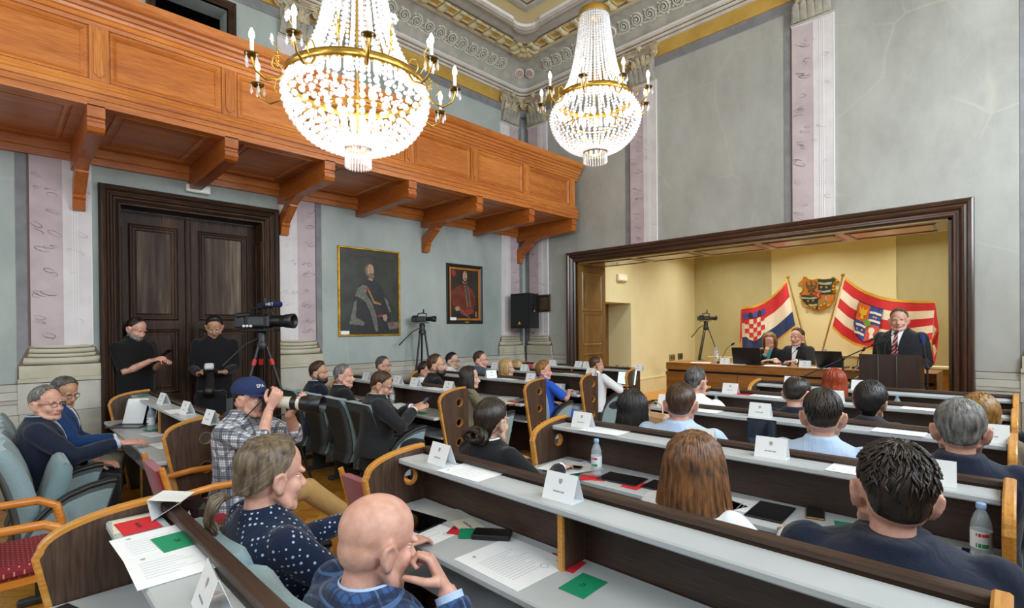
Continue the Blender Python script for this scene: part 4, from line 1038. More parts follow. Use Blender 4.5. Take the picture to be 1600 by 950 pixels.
# ---------------------------------------------------------------- presidium table in the alcove
M_oakX = wood('presidium_oak', '#7c4a16', '#aa7030', 'X', .4, 6.0, '#935c20', coat=.15)
M_oakZ = wood('presidium_oak_z', '#7c4a16', '#aa7030', 'Z', .4, 6.0, '#935c20')
M_wenge = wood('lectern_wenge', '#2a1a12', '#3f291d', 'Z', .4, 10.0, '#33211a')
TY = 7.98; TZ = 1.03; TX0, TX1 = -4.25, -.72
t = thing('presidium_table', 'long oak presidium table with a stepped front in the alcove', 'table', ((TX0+TX1)/2, TY, ZA)); a = (TX1-TX0)/2
MB().bx(-a, a, 0, .74, TZ-ZA-.02, TZ-ZA, .004).build('table_top', M_oakX, t)
MB().bx(-a, a, 0, .03, TZ-ZA-.115, TZ-ZA-.021).build('upper_front', M_oakX, t)
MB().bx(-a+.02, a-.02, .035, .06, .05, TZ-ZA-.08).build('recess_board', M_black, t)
for k in range(3):
    w3 = 2*a/3; MB().bx(-a + k*w3 + .004, -a + (k+1)*w3 - .004, .0, .03, .0, TZ-ZA-.15).build('front_panel', M_oakX, t)
for x in (-a, a - .03): MB().bx(x, x + .03, .03, .72, 0, TZ-ZA-.021).build('end_board', M_oakZ, t)
# low cabinet and red-brown cabinet at the right
t = thing('stepped_cabinet', 'stepped oak cabinet with pale edges right of the lectern', 'cabinet', (-.78, 9.1, ZA))
MB().bx(-.28, .2, 0, .45, .0, .42).build('lower_body', M_oakZ, t); MB().bx(-.28, .2, .2, .45, .45, .78).build('upper_body', M_oakZ, t)
MB().bx(-.3, .22, -.015, .47, .42, .45).build('step_top', M_cream, t); MB().bx(-.3, .22, .18, .47, .78, .81).build('cabinet_top', M_cream, t); MB().bx(.2, .215, -.01, .46, 0, .78).build('edge_board', M_cream, t)
M_mahog = wood('mahogany', '#4d1408', '#7c2a12', 'Z', .35, 6.0, coat=.3)
t = thing('side_cabinet', 'red-brown cabinet at the right end of the alcove', 'cabinet', (-.58, 10.3, ZA))
MB().bx(-.2, .22, 0, .4, 0, .72).build('body', M_mahog, t); MB().bx(-.23, .23, -.03, .42, .72, .76, .006).build('top', M_mahog, t); MB().bx(-.17, .0, -.012, 0, .08, .66).build('door', M_mahog, t); MB().bx(.02, .19, -.012, 0, .08, .66).build('door', M_mahog, t)
MB().ball((-.015, -.02, .4), .012, 8, 5).build('knob', M_brass, t)
# lectern
LY = 6.88
pL, pR = PY(1342, 553, LY), PY(1436, 555, LY); lz = pL.z
lec = thing('lectern', 'dark wood lectern with two gooseneck microphones where the speaker stands', 'lectern', ((pL.x+pR.x)/2, LY, 0)); hw = (pR.x-pL.x)/2
MB().bx(-hw, hw, 0, .025, .0, lz).build('front_board', M_wenge, lec)
for s_ in (-1, 1): MB().plate([[(.025, 0), (.42, 0), (.42, lz - .06), (.025, lz)]], s_*hw - .0125 - .0125*s_, s_*hw + .0125 - .0125*s_, lambda u, v, w: (w, u, v)).build('side_board', M_wenge, lec)
MB().plate([[(.025, lz - .05), (.42, lz - .11), (.42, lz - .13), (.025, lz - .07)]], -hw + .025, hw - .025, lambda u, v, w: (w, u, v)).build('reading_board', M_wenge, lec)
MB().bx(-hw + .025, hw - .025, .05, .4, .4, .42).build('shelf', M_wenge, lec)
def gooseneck(name, label, loc, path, head=.014, parent=None, base=True):
    m = thing(name, label, 'microphone', loc)
    if base: MB().bx(-.05, .05, -.06, .06, 0, .03, .008).build('base', M_black, m)
    MB().tube(path, .0045, 6).build('gooseneck', M_black, m)
    e = Vector(path[-1]); d = (e - Vector(path[-2])).normalized()
    MB().tube([e - d*.01, e, e + d*.03, e + d*.055], [head*.5, head, head, head*.4], 8).build('capsule', mat('mic_foam', '#151516', rough=.95), m)
    return m
gooseneck('gooseneck_microphone', 'thin gooseneck microphone on the lectern, left of the tie', ((pL.x+pR.x)/2 - .04, LY + .06, lz - .055), [(0, 0, 0), (0, 0, .1), (.01, .02, .18), (.05, .10, .26), (.07, .13, .28)], .012, base=False)
gooseneck('gooseneck_microphone', 'short gooseneck microphone on the lectern in front of the tie', ((pL.x+pR.x)/2 + .06, LY + .06, lz - .055), [(0, 0, 0), (0, 0, .06), (.0, .01, .10), (.0, .05, .135)], .012, base=False)
for x in (-.09, .075): 
    tag(MB().tube([(0, .02, .0), (0, -.006, -.02), (.004, -.008, -.3), (-.003, -.008, -.6), (0, -.008, -1.0)], .0035, 6).build('microphone_cable', mat('grey_cable', '#5a5654', rough=.5), None, ((pL.x+pR.x)/2 + x, LY - .001, lz)), 'thin cable hanging down the lectern front, %s of the two' % ('left' if x < 0 else 'right'), 'cable')

# ---------------------------------------------------------------- tripod microphone stands
def mic_stand(label, foot, boom0, boom1, foam, hubh=.12):
    t = thing('microphone_stand', label, 'microphone stand', foot); F = Vector(foot)
    for k in range(3):
        a = k*2.094 + .5; MB().tube([(0, 0, .12), (.28*cos(a), .28*sin(a), .012)], .008, 6).build('leg', M_black, t)
    p0, p1 = Vector(boom0) - F, Vector(boom1) - F
    hub = p0.lerp(p1, hubh); MB().tube([(0, 0, .1), (0, 0, hub.z)], .009, 8).build('pole', M_black, t)
    MB().ball((0, 0, hub.z), .022, 8, 6).build('clutch', M_black, t)
    sh = Vector((-hub.x, -hub.y, 0)); MB().tube([p0 + sh, p1 + sh], .007, 8).build('boom', M_black, t)
    d = (p1 - p0).normalized(); e = p1 + sh
    MB().tube([e, e + d*.03, e + d*.05, e + d*.13, e + d*.15], [.012, .014, .026, .028, .012], 10).build('microphone', mat('foam_' + foam[1:], foam, rough=.95), t)
    return t
b0, b1 = PY(1256, 588, 6.35), PY(1362, 540, 6.75)
hub = b0.lerp(b1, .58); mic_stand('boom microphone stand reaching up to the lectern from the left', (hub.x, hub.y, 0), b0, b1, '#141416', .58)
b0, b1 = PY(1449, 575, 6.78), PY(1443, 540, 6.95)
tstand = mic_stand('straight microphone stand with a navy foam microphone at the right of the lectern', (b0.x, b0.y, 0), b0, b1, '#1b2a5a', .0)

# ---------------------------------------------------------------- flags on slanting poles, coat of arms
FLY = 11.55
M_polebrass = mat('pole_brass', '#a98a48', '#c2a562', rough=.35, metal=.5, scale=8)
M_fr = fabric('flag_red', '#d0202c', '#c21a26', 60, .1, .55); M_fw = fabric('flag_white', '#efe9d8', '#e6dfcc', 60, .1, .55); M_fb = fabric('flag_blue', '#123a78', '#0f3068', 60, .1, .5)
M_gold = fabric('gold_fringe', '#c8931c', '#e0b53c', 120, .5, .6); M_fdark = mat('emblem_dark', '#22283c', rough=.7); M_forange = mat('emblem_orange', '#d96a1e', rough=.6); M_fblue2 = mat('emblem_blue', '#2b4fae', rough=.6); M_fgreen = mat('emblem_green', '#6a9a3a', rough=.6); M_fyel = mat('emblem_yellow', '#e0b830', rough=.6)
def W2(c, ox, oy, s, Y): return PY(ox + c[0]/s, oy + c[1]/s, Y)
def flag(label, pole0, pole1, ox, oy, s, top, bot, bounds, mats, emblem, waves, tail):
    t = thing('flag', label, 'flag', PY(*pole1, FLY + .05)); O = t.location
    pt, pb = PY(*pole0, FLY), PY(*pole1, FLY + .05); fl = pb + (pb - pt)*((pb.z - ZA - .03)/max(.01, (pt.z - pb.z)))
    MB().tube([pt - O, fl - O], .017, 10).build('pole', M_polebrass, t); MB().ball(pt - O, .035, 10, 6).build('finial', M_brass, t)
    MB().lathe([(.14, 0), (.14, .02), (.05, .05), (.03, .16)], (fl.x - O.x, fl.y - O.y, ZA - O.z + .001), 16).build('foot', M_brass, t)
    def line(L_, q):
        q = q*(len(L_)-1); i = min(int(q), len(L_)-2); f_ = q - i; return (L_[i][0]*(1-f_) + L_[i+1][0]*f_, L_[i][1]*(1-f_) + L_[i+1][1]*f_)
    def S(u, v, off=0.0):
        A, B = line(top, u), line(bot, u); p = (A[0]*(1-v) + B[0]*v, A[1]*(1-v) + B[1]*v)
        y = FLY - .03 - off - .05*sin(u*waves + v*1.5)*min(1, u*4) - .02*sin(u*waves*2.3 - v*3)
        return W2(p, ox, oy, s, y) - O
    nu = 48
    for k in range(len(bounds) - 1):
        m = MB(); v0, v1 = bounds[k], bounds[k+1]; nv = 5
        m.loft([[S(i/nu, v0 + (v1-v0)*j/nv) for j in range(nv+1)] for i in range(nu+1)], True, wrap=False, caps=False); m.build('stripe', mats[k], t)
    for nm, v0, v1 in (('fringe', -.055, 0.002), ('fringe', .998, 1.05)):
        MB().loft([[S(i/nu, v0, .004), S(i/nu, v1, .004)] for i in range(nu+1)], True, wrap=False, caps=False).build(nm, M_gold, t)
    emblem(t, S)
    m = MB()
    for (poly, mm) in tail:
        MB().add([W2(p, ox, oy, s, FLY - .1 + .02*i) - O for i, p in enumerate(poly)], [tuple(range(len(poly)))]).build('folded_end', mm, t)
    return t
def emb_plate(t, S, name, pts, mm, off=.012):
    """outline given in flag coordinates, laid on the cloth"""
    c = (sum(p[0] for p in pts)/len(pts), sum(p[1] for p in pts)/len(pts))
    P2 = []
    for (a, b) in zip(pts, pts[1:] + pts[:1]): P2 += [(a[0] + (b[0]-a[0])*k/4, a[1] + (b[1]-a[1])*k/4) for k in range(4)]
    rings = [[S(c[0] + (u-c[0])*q, c[1] + (v-c[1])*q, off*2.2) for u, v in P2] for q in (.02, .25, .5, .75, 1.0)]
    MB().loft(rings, True, caps=False).build(name, mm, t)
def emb_hr(t, S):
    u0, u1, v0, v1 = .95, .60, .27, .80; cols = 5
    lim = lambda k: (1.0, 1.0, 1.0, .86, .55)[k]
    sh = [(u0, v0), (u1, v0), (u1, v0 + .68*(v1-v0)), (u1 + .2*(u0-u1), v0 + .9*(v1-v0)), ((u0+u1)/2, v1), (u0 - .2*(u0-u1), v0 + .9*(v1-v0)), (u0, v0 + .68*(v1-v0))]
    emb_plate(t, S, 'shield', sh, M_fw, .010)
    for i in range(5):
        for j in range(5):
            if (i + j) % 2: continue
            a, b = u0 + (u1-u0)*i/5, u0 + (u1-u0)*(i+1)/5; c, d = v0 + (v1-v0)*j/5, v0 + (v1-v0)*(j+1)/5
            if j == 4 and i in (0, 4): continue
            if j == 3 and i in (0, 4): d = c + (d-c)*.5
            emb_plate(t, S, 'check', [(a, c), (b, c), (b, d), (a, d)], M_fr, .016)
    for k, cc in enumerate((M_fblue2, M_fdark, M_fblue2, M_fdark, M_fblue2)):
        a, b = u0 + .03 + (u1-u0-.06)*k/5, u0 + .03 + (u1-u0-.06)*(k+1)/5; h = v0 - .03
        emb_plate(t, S, 'crown_shield', [(a, h), (b, h), (b + .005, h-.1), ((a+b)/2, h-.15), (a - .005, h-.1)], cc, .016)
def emb_var(t, S):
    # quartered shield, tilted with the cloth
    u0, u1, v0, v1 = .235, .485, .20, .93; um, vm = (u0+u1)/2, .55
    emb_plate(t, S, 'shield', [(u0-.005, v0-.02), (u1+.005, v0-.02), (u1+.005, .66), (u1-.05, .86), (um, v1+.02), (u0+.05, .86), (u0-.005, .66)], M_fdark, .008)
    emb_plate(t, S, 'quarter_field', [(u0, v0), (um, v0), (um, vm), (u0, vm)], M_forange, .013)
    emb_plate(t, S, 'quarter_field', [(um, v0), (u1, v0), (u1, vm), (um, vm)], M_fblue2, .013)
    emb_plate(t, S, 'quarter_field', [(u0, vm), (um, vm), (um, v1), (u0+.06, .85), (u0, .66)], M_fblue2, .013)
    emb_plate(t, S, 'quarter_field', [(um, vm), (u1, vm), (u1, .66), (u1-.06, .85), (um, v1)], mat('emblem_rose', '#c9584e', rough=.6), .013)
    for v in (.30, .46): emb_plate(t, S, 'wave_bar', [(um+.005, v), (um+.06, v-.02), (u1, v), (u1, v+.045), (um+.06, v+.025), (um+.005, v+.045)], M_fw, .018)
    for v in (.62, .78): emb_plate(t, S, 'wave_bar', [(u0+.012, v), (u0+.06, v-.02), (um-.005, v), (um-.005, v+.045), (u0+.06, v+.025), (u0+.02, v+.045)], M_fw, .018)
    for u, v in ((um+.05, .39), (u1-.05, .39), (u0+.04, .715), (um-.035, .715)):
        emb_plate(t, S, 'star', [(u + (.014 if k % 2 else .006)*cos(k*PI/6), v + (.035 if k % 2 else .015)*sin(k*PI/6)) for k in range(12)], M_fyel, .02)
    emb_plate(t, S, 'bird', [(u0+.02, .27), (u0+.05, .32), (u0+.06, .25), (u0+.075, .32), (u0+.11, .27), (u0+.10, .40), (u0+.075, .42), (u0+.085, .5), (u0+.045, .5), (u0+.055, .42), (u0+.03, .4)], M_fyel, .018)
    emb_plate(t, S, 'lion', [(um+.03, .62), (um+.07, .6), (um+.09, .66), (um+.075, .74), (um+.09, .8), (um+.05, .84), (um+.045, .74), (um+.025, .7)], M_fw, .018)
    emb_plate(t, S, 'inner_shield', [(um-.035, vm-.06), (um+.035, vm-.06), (um+.035, vm+.02), (um, vm+.09), (um-.035, vm+.02)], M_fgreen, .02)
flag('red-white-blue flag with a checkered shield on a slanting brass pole', (1231, 433), (1253, 516), 1140, 420, 5.275,
     [(470, 108), (420, 178), (360, 235), (280, 290), (200, 322), (100, 332)], [(541, 465), (470, 520), (385, 590), (300, 640), (200, 668), (105, 672)], [0, .345, .68, 1.0], [M_fr, M_fw, M_fb], emb_hr, 9.0,
     [([(100, 332), (92, 345), (82, 640), (100, 560)], M_fr), ([(82, 640), (72, 660), (78, 710), (100, 672), (100, 560)], M_gold)])
flag('red and white striped flag with a quartered shield on a slanting brass pole', (1317, 430), (1284, 552), 1290, 420, 5.0,
     [(150, 85), (230, 150), (310, 195), (420, 235), (520, 255), (620, 263), (740, 268), (855, 268)], [(55, 445), (130, 520), (230, 578), (340, 612), (460, 628), (600, 610), (720, 580), (830, 555)], [0, .2, .4, .6, .8, 1.0], [M_fr, M_fw, M_fr, M_fw, M_fr], emb_var, 11.0,
     [([(855, 268), (885, 470), (832, 556), (838, 440)], M_fr), ([(838, 440), (866, 470), (832, 556)], M_fw), ([(832, 556), (885, 475), (872, 640), (850, 765), (815, 735), (830, 640)], M_fr), ([(832, 600), (850, 590), (868, 640), (850, 690)], M_fw), ([(815, 735), (850, 765), (852, 780), (806, 745)], M_gold)])
# coat of arms: carved relief on the back wall
cy0 = AY - .03
ca = thing('coat_of_arms', 'carved and gilded coat of arms hung between the two flags', 'coat of arms', PY(1280, 455, cy0)); CO = ca.location
def K(p, w=0.0): q = PY(1240 + p[0]/14.61, 425 + p[1]/14.61, cy0); return Vector((q.x - CO.x, -w, q.z - CO.z))
def carve(name, pts, w0, w1, mm): MB().plate([pts], w0, w1, lambda u, v, w: K((u, v), w)).build(name, mm, ca)
M_gilt = mat('gilding', '#b07c1c', '#d8a83a', rough=.35, metal=.7, scale=12); M_cor = mat('carved_orange', '#c9781c', '#b5661a', rough=.5, scale=10); M_cgr = mat('carved_dark_green', '#15261f', '#1f332a', rough=.5, scale=10); M_csil = mat('carved_silver', '#8f9a86', '#a9b3a0', rough=.45, scale=10)
carve('backing', [(120, 250), (180, 215), (215, 170), (240, 110), (300, 120), (330, 160), (450, 180), (560, 150), (700, 165), (860, 150), (920, 105), (970, 140), (1050, 210), (1000, 260), (920, 270), (905, 400), (985, 480), (930, 520), (965, 580), (930, 660), (820, 800), (700, 830), (570, 890), (440, 830), (310, 810), (200, 660), (185, 560), (150, 510), (230, 440), (245, 340), (200, 290)], .0, .05, M_gilt)
carve('quarter_field', [(190, 230), (240, 140), (300, 150), (440, 190), (575, 165), (575, 520), (200, 530), (260, 430), (260, 310)], .05, .075, M_cor)
carve('quarter_field', [(585, 170), (720, 180), (860, 165), (925, 140), (975, 185), (890, 280), (880, 420), (930, 510), (585, 510)], .05, .075, M_cgr)
carve('quarter_field', [(195, 540), (572, 540), (572, 860), (330, 760), (230, 640)], .05, .075, M_cgr)
carve('quarter_field', [(585, 530), (945, 530), (925, 620), (800, 770), (585, 860)], .05, .075, M_cor)
for q in ([(590, 235), (720, 250), (900, 230), (890, 290), (720, 300), (590, 285)], [(590, 420), (720, 440), (870, 405), (870, 455), (720, 480), (590, 465)], [(200, 575), (380, 590), (560, 570), (560, 615), (380, 625), (215, 615)], [(360, 730), (460, 745), (565, 725), (565, 775), (470, 780), (390, 775)]): carve('wave_bar', q, .075, .088, M_csil)
for cx_, cy_ in ((660, 352), (775, 350), (360, 668), (470, 655)): carve('star', [(cx_ + (42 if k % 2 else 18)*cos(k*PI/6), cy_ + (42 if k % 2 else 18)*sin(k*PI/6)) for k in range(12)], .075, .09, M_gilt)
carve('eagle', [(400, 205), (440, 205), (450, 280), (480, 320), (530, 290), (500, 190), (555, 260), (545, 340), (490, 390), (460, 400), (520, 440), (450, 440), (470, 500), (390, 500), (415, 440), (350, 450), (400, 400), (350, 380), (300, 300), (320, 210), (345, 290), (390, 320), (415, 280)], .075, .1, mat('carved_eagle', '#4a3a1e', '#6e5a30', rough=.5, scale=20))
carve('inner_shield', [(515, 455), (655, 445), (655, 560), (585, 615), (520, 560)], .076, .105, mat('carved_red', '#a33a16', rough=.5)); carve('marten', [(600, 475), (620, 470), (590, 520), (610, 580), (585, 570), (568, 520)], .105, .115, M_csil)
carve('quarter_field', [(590, 640), (800, 640), (760, 740), (590, 800)], .075, .08, mat('carved_ochre', '#8f7a34', rough=.5)); carve('figure', [(745, 560), (785, 560), (790, 640), (740, 640)], .075, .09, M_csil)
m = MB()
for pts, r in (([(1040, 205), (980, 210), (930, 260), (905, 330), (900, 420), (930, 490), (975, 480)], .016), ([(190, 590), (230, 690), (320, 780), (440, 830), (570, 880), (700, 830), (830, 770), (920, 660), (950, 580), (905, 550)], .013), ([(150, 510), (220, 450), (250, 350), (200, 280), (130, 250)], .012)):
    m.tube([K(p, .06) for p in pts], r, 7)
m.build('gilded_scroll', M_gilt, ca)
for px_, py_ in ((930, 420), (930, 340), (440, 790), (510, 820), (650, 780), (730, 740), (800, 780), (330, 790)):
    MB().ball(K((px_, py_), .075), (.035, .02, .03), 8, 5).build('gilded_leaf', M_gilt, ca)
# ---------------------------------------------------------------- people: builders
def remesh(mb, voxel, smooth=3, fac=.5):
    me = mb.mesh('tmp', []); o = bpy.data.objects.new('tmp', me); COL.objects.link(o)
    m = o.modifiers.new('r', 'REMESH'); m.mode = 'VOXEL'; m.voxel_size = voxel
    if smooth: s = o.modifiers.new('s', 'SMOOTH'); s.factor = fac; s.iterations = smooth
    ev = o.evaluated_get(bpy.context.evaluated_depsgraph_get()); r = bpy.data.meshes.new_from_object(ev)
    V = np.empty(len(r.vertices)*3); r.vertices.foreach_get('co', V); V = V.reshape(-1, 3)
    F = [tuple(p.vertices) for p in r.polygons]
    bpy.data.objects.remove(o); bpy.data.meshes.remove(me); bpy.data.meshes.remove(r)
    return V, F
def xform(V, M):
    A = np.array(M); return V @ A[:3, :3].T + A[:3, 3]
def compose(name, parts, nmat):
    """parts = [(V, F, material index or list)] -> one mesh"""
    vs = []; fs = []; mi = []; o = 0
    for V, F, m in parts:
        vs.append(V); fs += [[i + o for i in f] for f in F]; o += len(V); mi += list(m) if hasattr(m, '__len__') else [m]*len(F)
    me = bpy.data.meshes.new(name); me.from_pydata(np.concatenate(vs).tolist(), [], fs)
    for _ in range(nmat): me.materials.append(None)
    me.polygons.foreach_set('material_index', mi); me.polygons.foreach_set('use_smooth', [True]*len(fs)); me.update()
    return me
def put(name, me, mats, parent):
    o = link(name, me, parent)
    for i, m in enumerate(mats): o.material_slots[i].link = 'OBJECT'; o.material_slots[i].material = m
    return o
# --- head: eyes at z = 0, facing +y; crown at z = .125, chin at z = -.115
ELL = [((0, -.012, .042), (.079, .100, .085)), ((0, .028, -.035), (.060, .064, .082)), ((0, -.042, -.008), (.066, .062, .062))]
def head_proto(fem, vox=.0062):
    m = MB()
    for c, r in ELL: m.ball(c, r, 24, 16)
    k = .92 if fem else 1.0
    m.ball((0, .071, -.098), (.026*k, .022, .02), 12, 8)
    for s in (-1, 1):
        m.tube([(s*.060*k, -.005, -.045), (s*.050*k, .035, -.085), (s*.02, .066, -.102)], [.015, .019, .02], 8)
        m.ball((s*.036, .062, -.032), (.024, .024, .026), 12, 8)
        m.ball((s*.030, .081, .018), (.026, .012, .010 if not fem else .007), 12, 8)
        m.ball((s*.011, .101, -.040), (.009, .010, .008), 8, 6)
        # ear: rim and lobe
        m.tube([(s*.076, .010, -.020), (s*.084, .008, .004), (s*.093, -.010, .024), (s*.097, -.030, .014), (s*.092, -.028, -.014), (s*.083, -.012, -.038), (s*.076, .002, -.034)], [.006, .0075, .0075, .0075, .0075, .009, .006], 8)
        m.ball((s*.080, -.008, -.007), (.012, .023, .033), 12, 8); m.ball((s*.074, -.002, -.034), (.012, .017, .014), 10, 8)
    m.tube([(0, .082, .012), (0, .096, -.012), (0, .109, -.034), (0, .103, -.044)], [.008, .009, .0125, .009], 10)
    m.ball((0, .0865, -.062), (.024, .0115, .0065), 12, 8); m.ball((0, .0845, -.073), (.020, .0115, .0065), 12, 8)
    nr = .045 if fem else .053
    m.tube([(0, -.025, -.04), (0, -.028, -.10), (0, -.035, -.165), (0, -.045, -.22)], [nr*.9, nr*.95, nr, nr*1.3], 18)
    V, F = remesh(m, vox, 2, .45)
    C = np.array([V[list(f)].mean(0) for f in F]); mi = np.zeros(len(F), int)
    mi[(np.abs(C[:, 0]) < .022) & (C[:, 1] > .082) & (C[:, 2] < -.0575) & (C[:, 2] > -.077)] = 1
    e = MB()
    for s in (-1, 1):
        e.ball((s*.030, .0668, .0), (.0122, .0118, .0075), 10, 8, mi=2); e.ball((s*.030, .0730, .0), (.0058, .0060, .0058), 8, 6, mi=3)
        e.ball((s*.030, .0690, .0076), (.0155, .0125, .0050), 10, 6, mi=0); e.ball((s*.030, .0685, -.0078), (.0145, .0115, .0038), 10, 6, mi=0)
    EV = np.array(e.v); parts = [(V, F, mi.tolist()), (EV, e.f, e.mi)]
    return np.concatenate([V, EV]), F + [[i + len(V) for i in f] for f in e.f], mi.tolist() + e.mi
HEAD = {0: head_proto(False), 1: head_proto(True)}
HO = Vector((0, -.01, .03))
def rhead(d):
    best = 0
    for c, r in ELL + [((0, -.03, -.11), (.052, .05, .12))]:
        c = Vector(c); a = sum((d[i]/r[i])**2 for i in range(3)); oc = HO - c
        b = sum(oc[i]*d[i]/r[i]**2 for i in range(3)); q = sum((oc[i]/r[i])**2 for i in range(3)) - 1; D = b*b - a*q
        if D > 0: best = max(best, (-b + math.sqrt(D))/a)
    return best
def table(T, az):
    az = az % 360; az = 360 - az if az > 180 else az
    for (a0, v0), (a1, v1) in zip(T[:-1], T[1:]):
        if a0 <= az <= a1: f = (az-a0)/(a1-a0) if a1 > a0 else 0; f = f*f*(3-2*f); return v0 + (v1-v0)*f
    return T[-1][1]
LINE = {'short': [(0, 44), (35, 50), (55, 66), (75, 88), (84, 104), (92, 100), (103, 92), (118, 122), (145, 140), (180, 143)],
        'receding': [(0, 34), (25, 40), (40, 48), (58, 66), (75, 88), (84, 102), (92, 98), (103, 92), (118, 122), (145, 140), (180, 143)],
        'full': [(0, 48), (40, 54), (60, 74), (75, 100), (90, 112), (110, 125), (140, 150), (180, 155)]}
def hair_cap(line, top, side, back, rng, nseg=44, lift=0.0, quiff=0.0, fringe=None):
    """scalp hair from the crown to the hairline; thickness varies over the head"""
    rings = []; nl = 14
    for i in range(nl + 1):
        ring = []
        for j in range(nseg):
            az = 360*j/nseg; tm = table(LINE[line], az); t0 = 0 if fringe is None else fringe
            th = t0 + (tm - t0)*i/nl; a, t = Rd(az), Rd(th)
            d = Vector((sin(a)*sin(t), cos(a)*sin(t), cos(t)))
            ww = max(0, 1 - th/70); bk = max(0, -cos(a))*(1-ww); sd = (1-ww)*(1-max(0, -cos(a)))
            thick = top*ww + back*bk + side*sd + quiff*max(0, cos(a))*max(0, 1 - abs(th-40)/40)
            thick *= 1 + .22*sin(a*9 + th*.21)*.5 + rng.uniform(-.1, .1)
            e = i/nl
            e0 = .5 if (az < 62 or az > 298) else .74
            if e > e0: q_ = (e-e0)/(1-e0); thick = thick*(1 - q_*q_*(3-2*q_)) - .004*q_**3
            if fringe is not None and e < .2: thick = thick*(e/.2) - .006*(1-e/.2)
            ring.append(HO + d*(rhead(d) + thick))
        rings.append(ring)
    m = MB().loft(rings, True, caps=False); return m
def hair_strands(m, line, n, rng, thick, length=(.6, 1.0), r=.0021, start=8, upsweep=0.0, fr=None):
    for k in range(n):
        az = rng.uniform(0, 360); tm = table(LINE[line], az)*.95; t0 = start + rng.uniform(0, tm*.55) if fr is None else fr + 2
        t1 = min(tm, t0 + (tm - t0)*rng.uniform(*length)); pts = []; tw = rng.uniform(-14, 14); nn = 6
        if t1 - t0 < 6: continue
        for i in range(nn + 1):
            e = i/nn; a, t = Rd(az + tw*e), Rd(t0 + (t1-t0)*e); d = Vector((sin(a)*sin(t), cos(a)*sin(t), cos(t)))
            ww = max(.3, 1 - (t0 + (t1-t0)*e)/95)
            pts.append(HO + d*(rhead(d) + thick*ww*(1 + rng.uniform(-.05, .1)) + upsweep*e*(1-.3*e) - (.004 if e == 1 and not upsweep else 0)))
        m.tube(pts, [r*(.5 + .9*sin(PI*min(.98, .1 + i/nn*.9))) for i in range(nn+1)], 5)
def long_hair(m, length, rng, n=70, wid=.092, dep=.088, a0=52, flick=.0, r=.0065, shape=None):
    """curtain from the crown over the back of the head"""
    for k in range(n):
        az = a0 + (360 - 2*a0)*(k + rng.uniform(-.4, .4))/n; a = Rd(az); pts = []; rr = []
        side = abs(sin(a)); L_ = length*rng.uniform(.86, 1.02)
        for t_ in (6, 30, 55, 80):
            t = Rd(t_); d = Vector((sin(a)*sin(t), cos(a)*sin(t), cos(t))); pts.append(HO + d*(rhead(d) + .014 + rng.uniform(0, .006))); rr.append(r*(.7 + .3*t_/80))
        p = pts[-1]; nn = 6
        for i in range(1, nn + 1):
            e = i/nn; z = p.z - L_*e; q = shape(e) if shape else 1 + .06*sin(PI*e)
            pts.append(Vector((sin(a)*wid*q + flick*e*e*sin(a)*1.0, -.012 + cos(a)*dep*q - (.02*e if cos(a) < 0 else 0), z))); rr.append(r*(1 - .75*max(0, e-.5)*2))
        m.tube(pts, rr, 5, flat=.6)
    # inner mass so that no gaps show
    rings = []; kk = 22
    for z, q in ((.06, .8), (.02, .96), (-.03, .97), (-.07, .95), (-.07 - length*.55, .93), (-.06 - length*.8, .75)):
        ring = []
        for j in range(kk + 1):
            az = Rd(a0 + 6 + (348 - 2*a0)*j/kk); ring.append(Vector((sin(az)*wid*q, -.012 + cos(az)*dep*q - (.012 if z < -.05 else 0), z)))
        for j in range(kk, -1, -1):
            az = Rd(a0 + 6 + (348 - 2*a0)*j/kk); ring.append(Vector((sin(az)*wid*q*.8, -.02 + cos(az)*dep*q*.72, z)))
        rings.append(ring)
    m.loft(rings, True)
HAIRC = {}
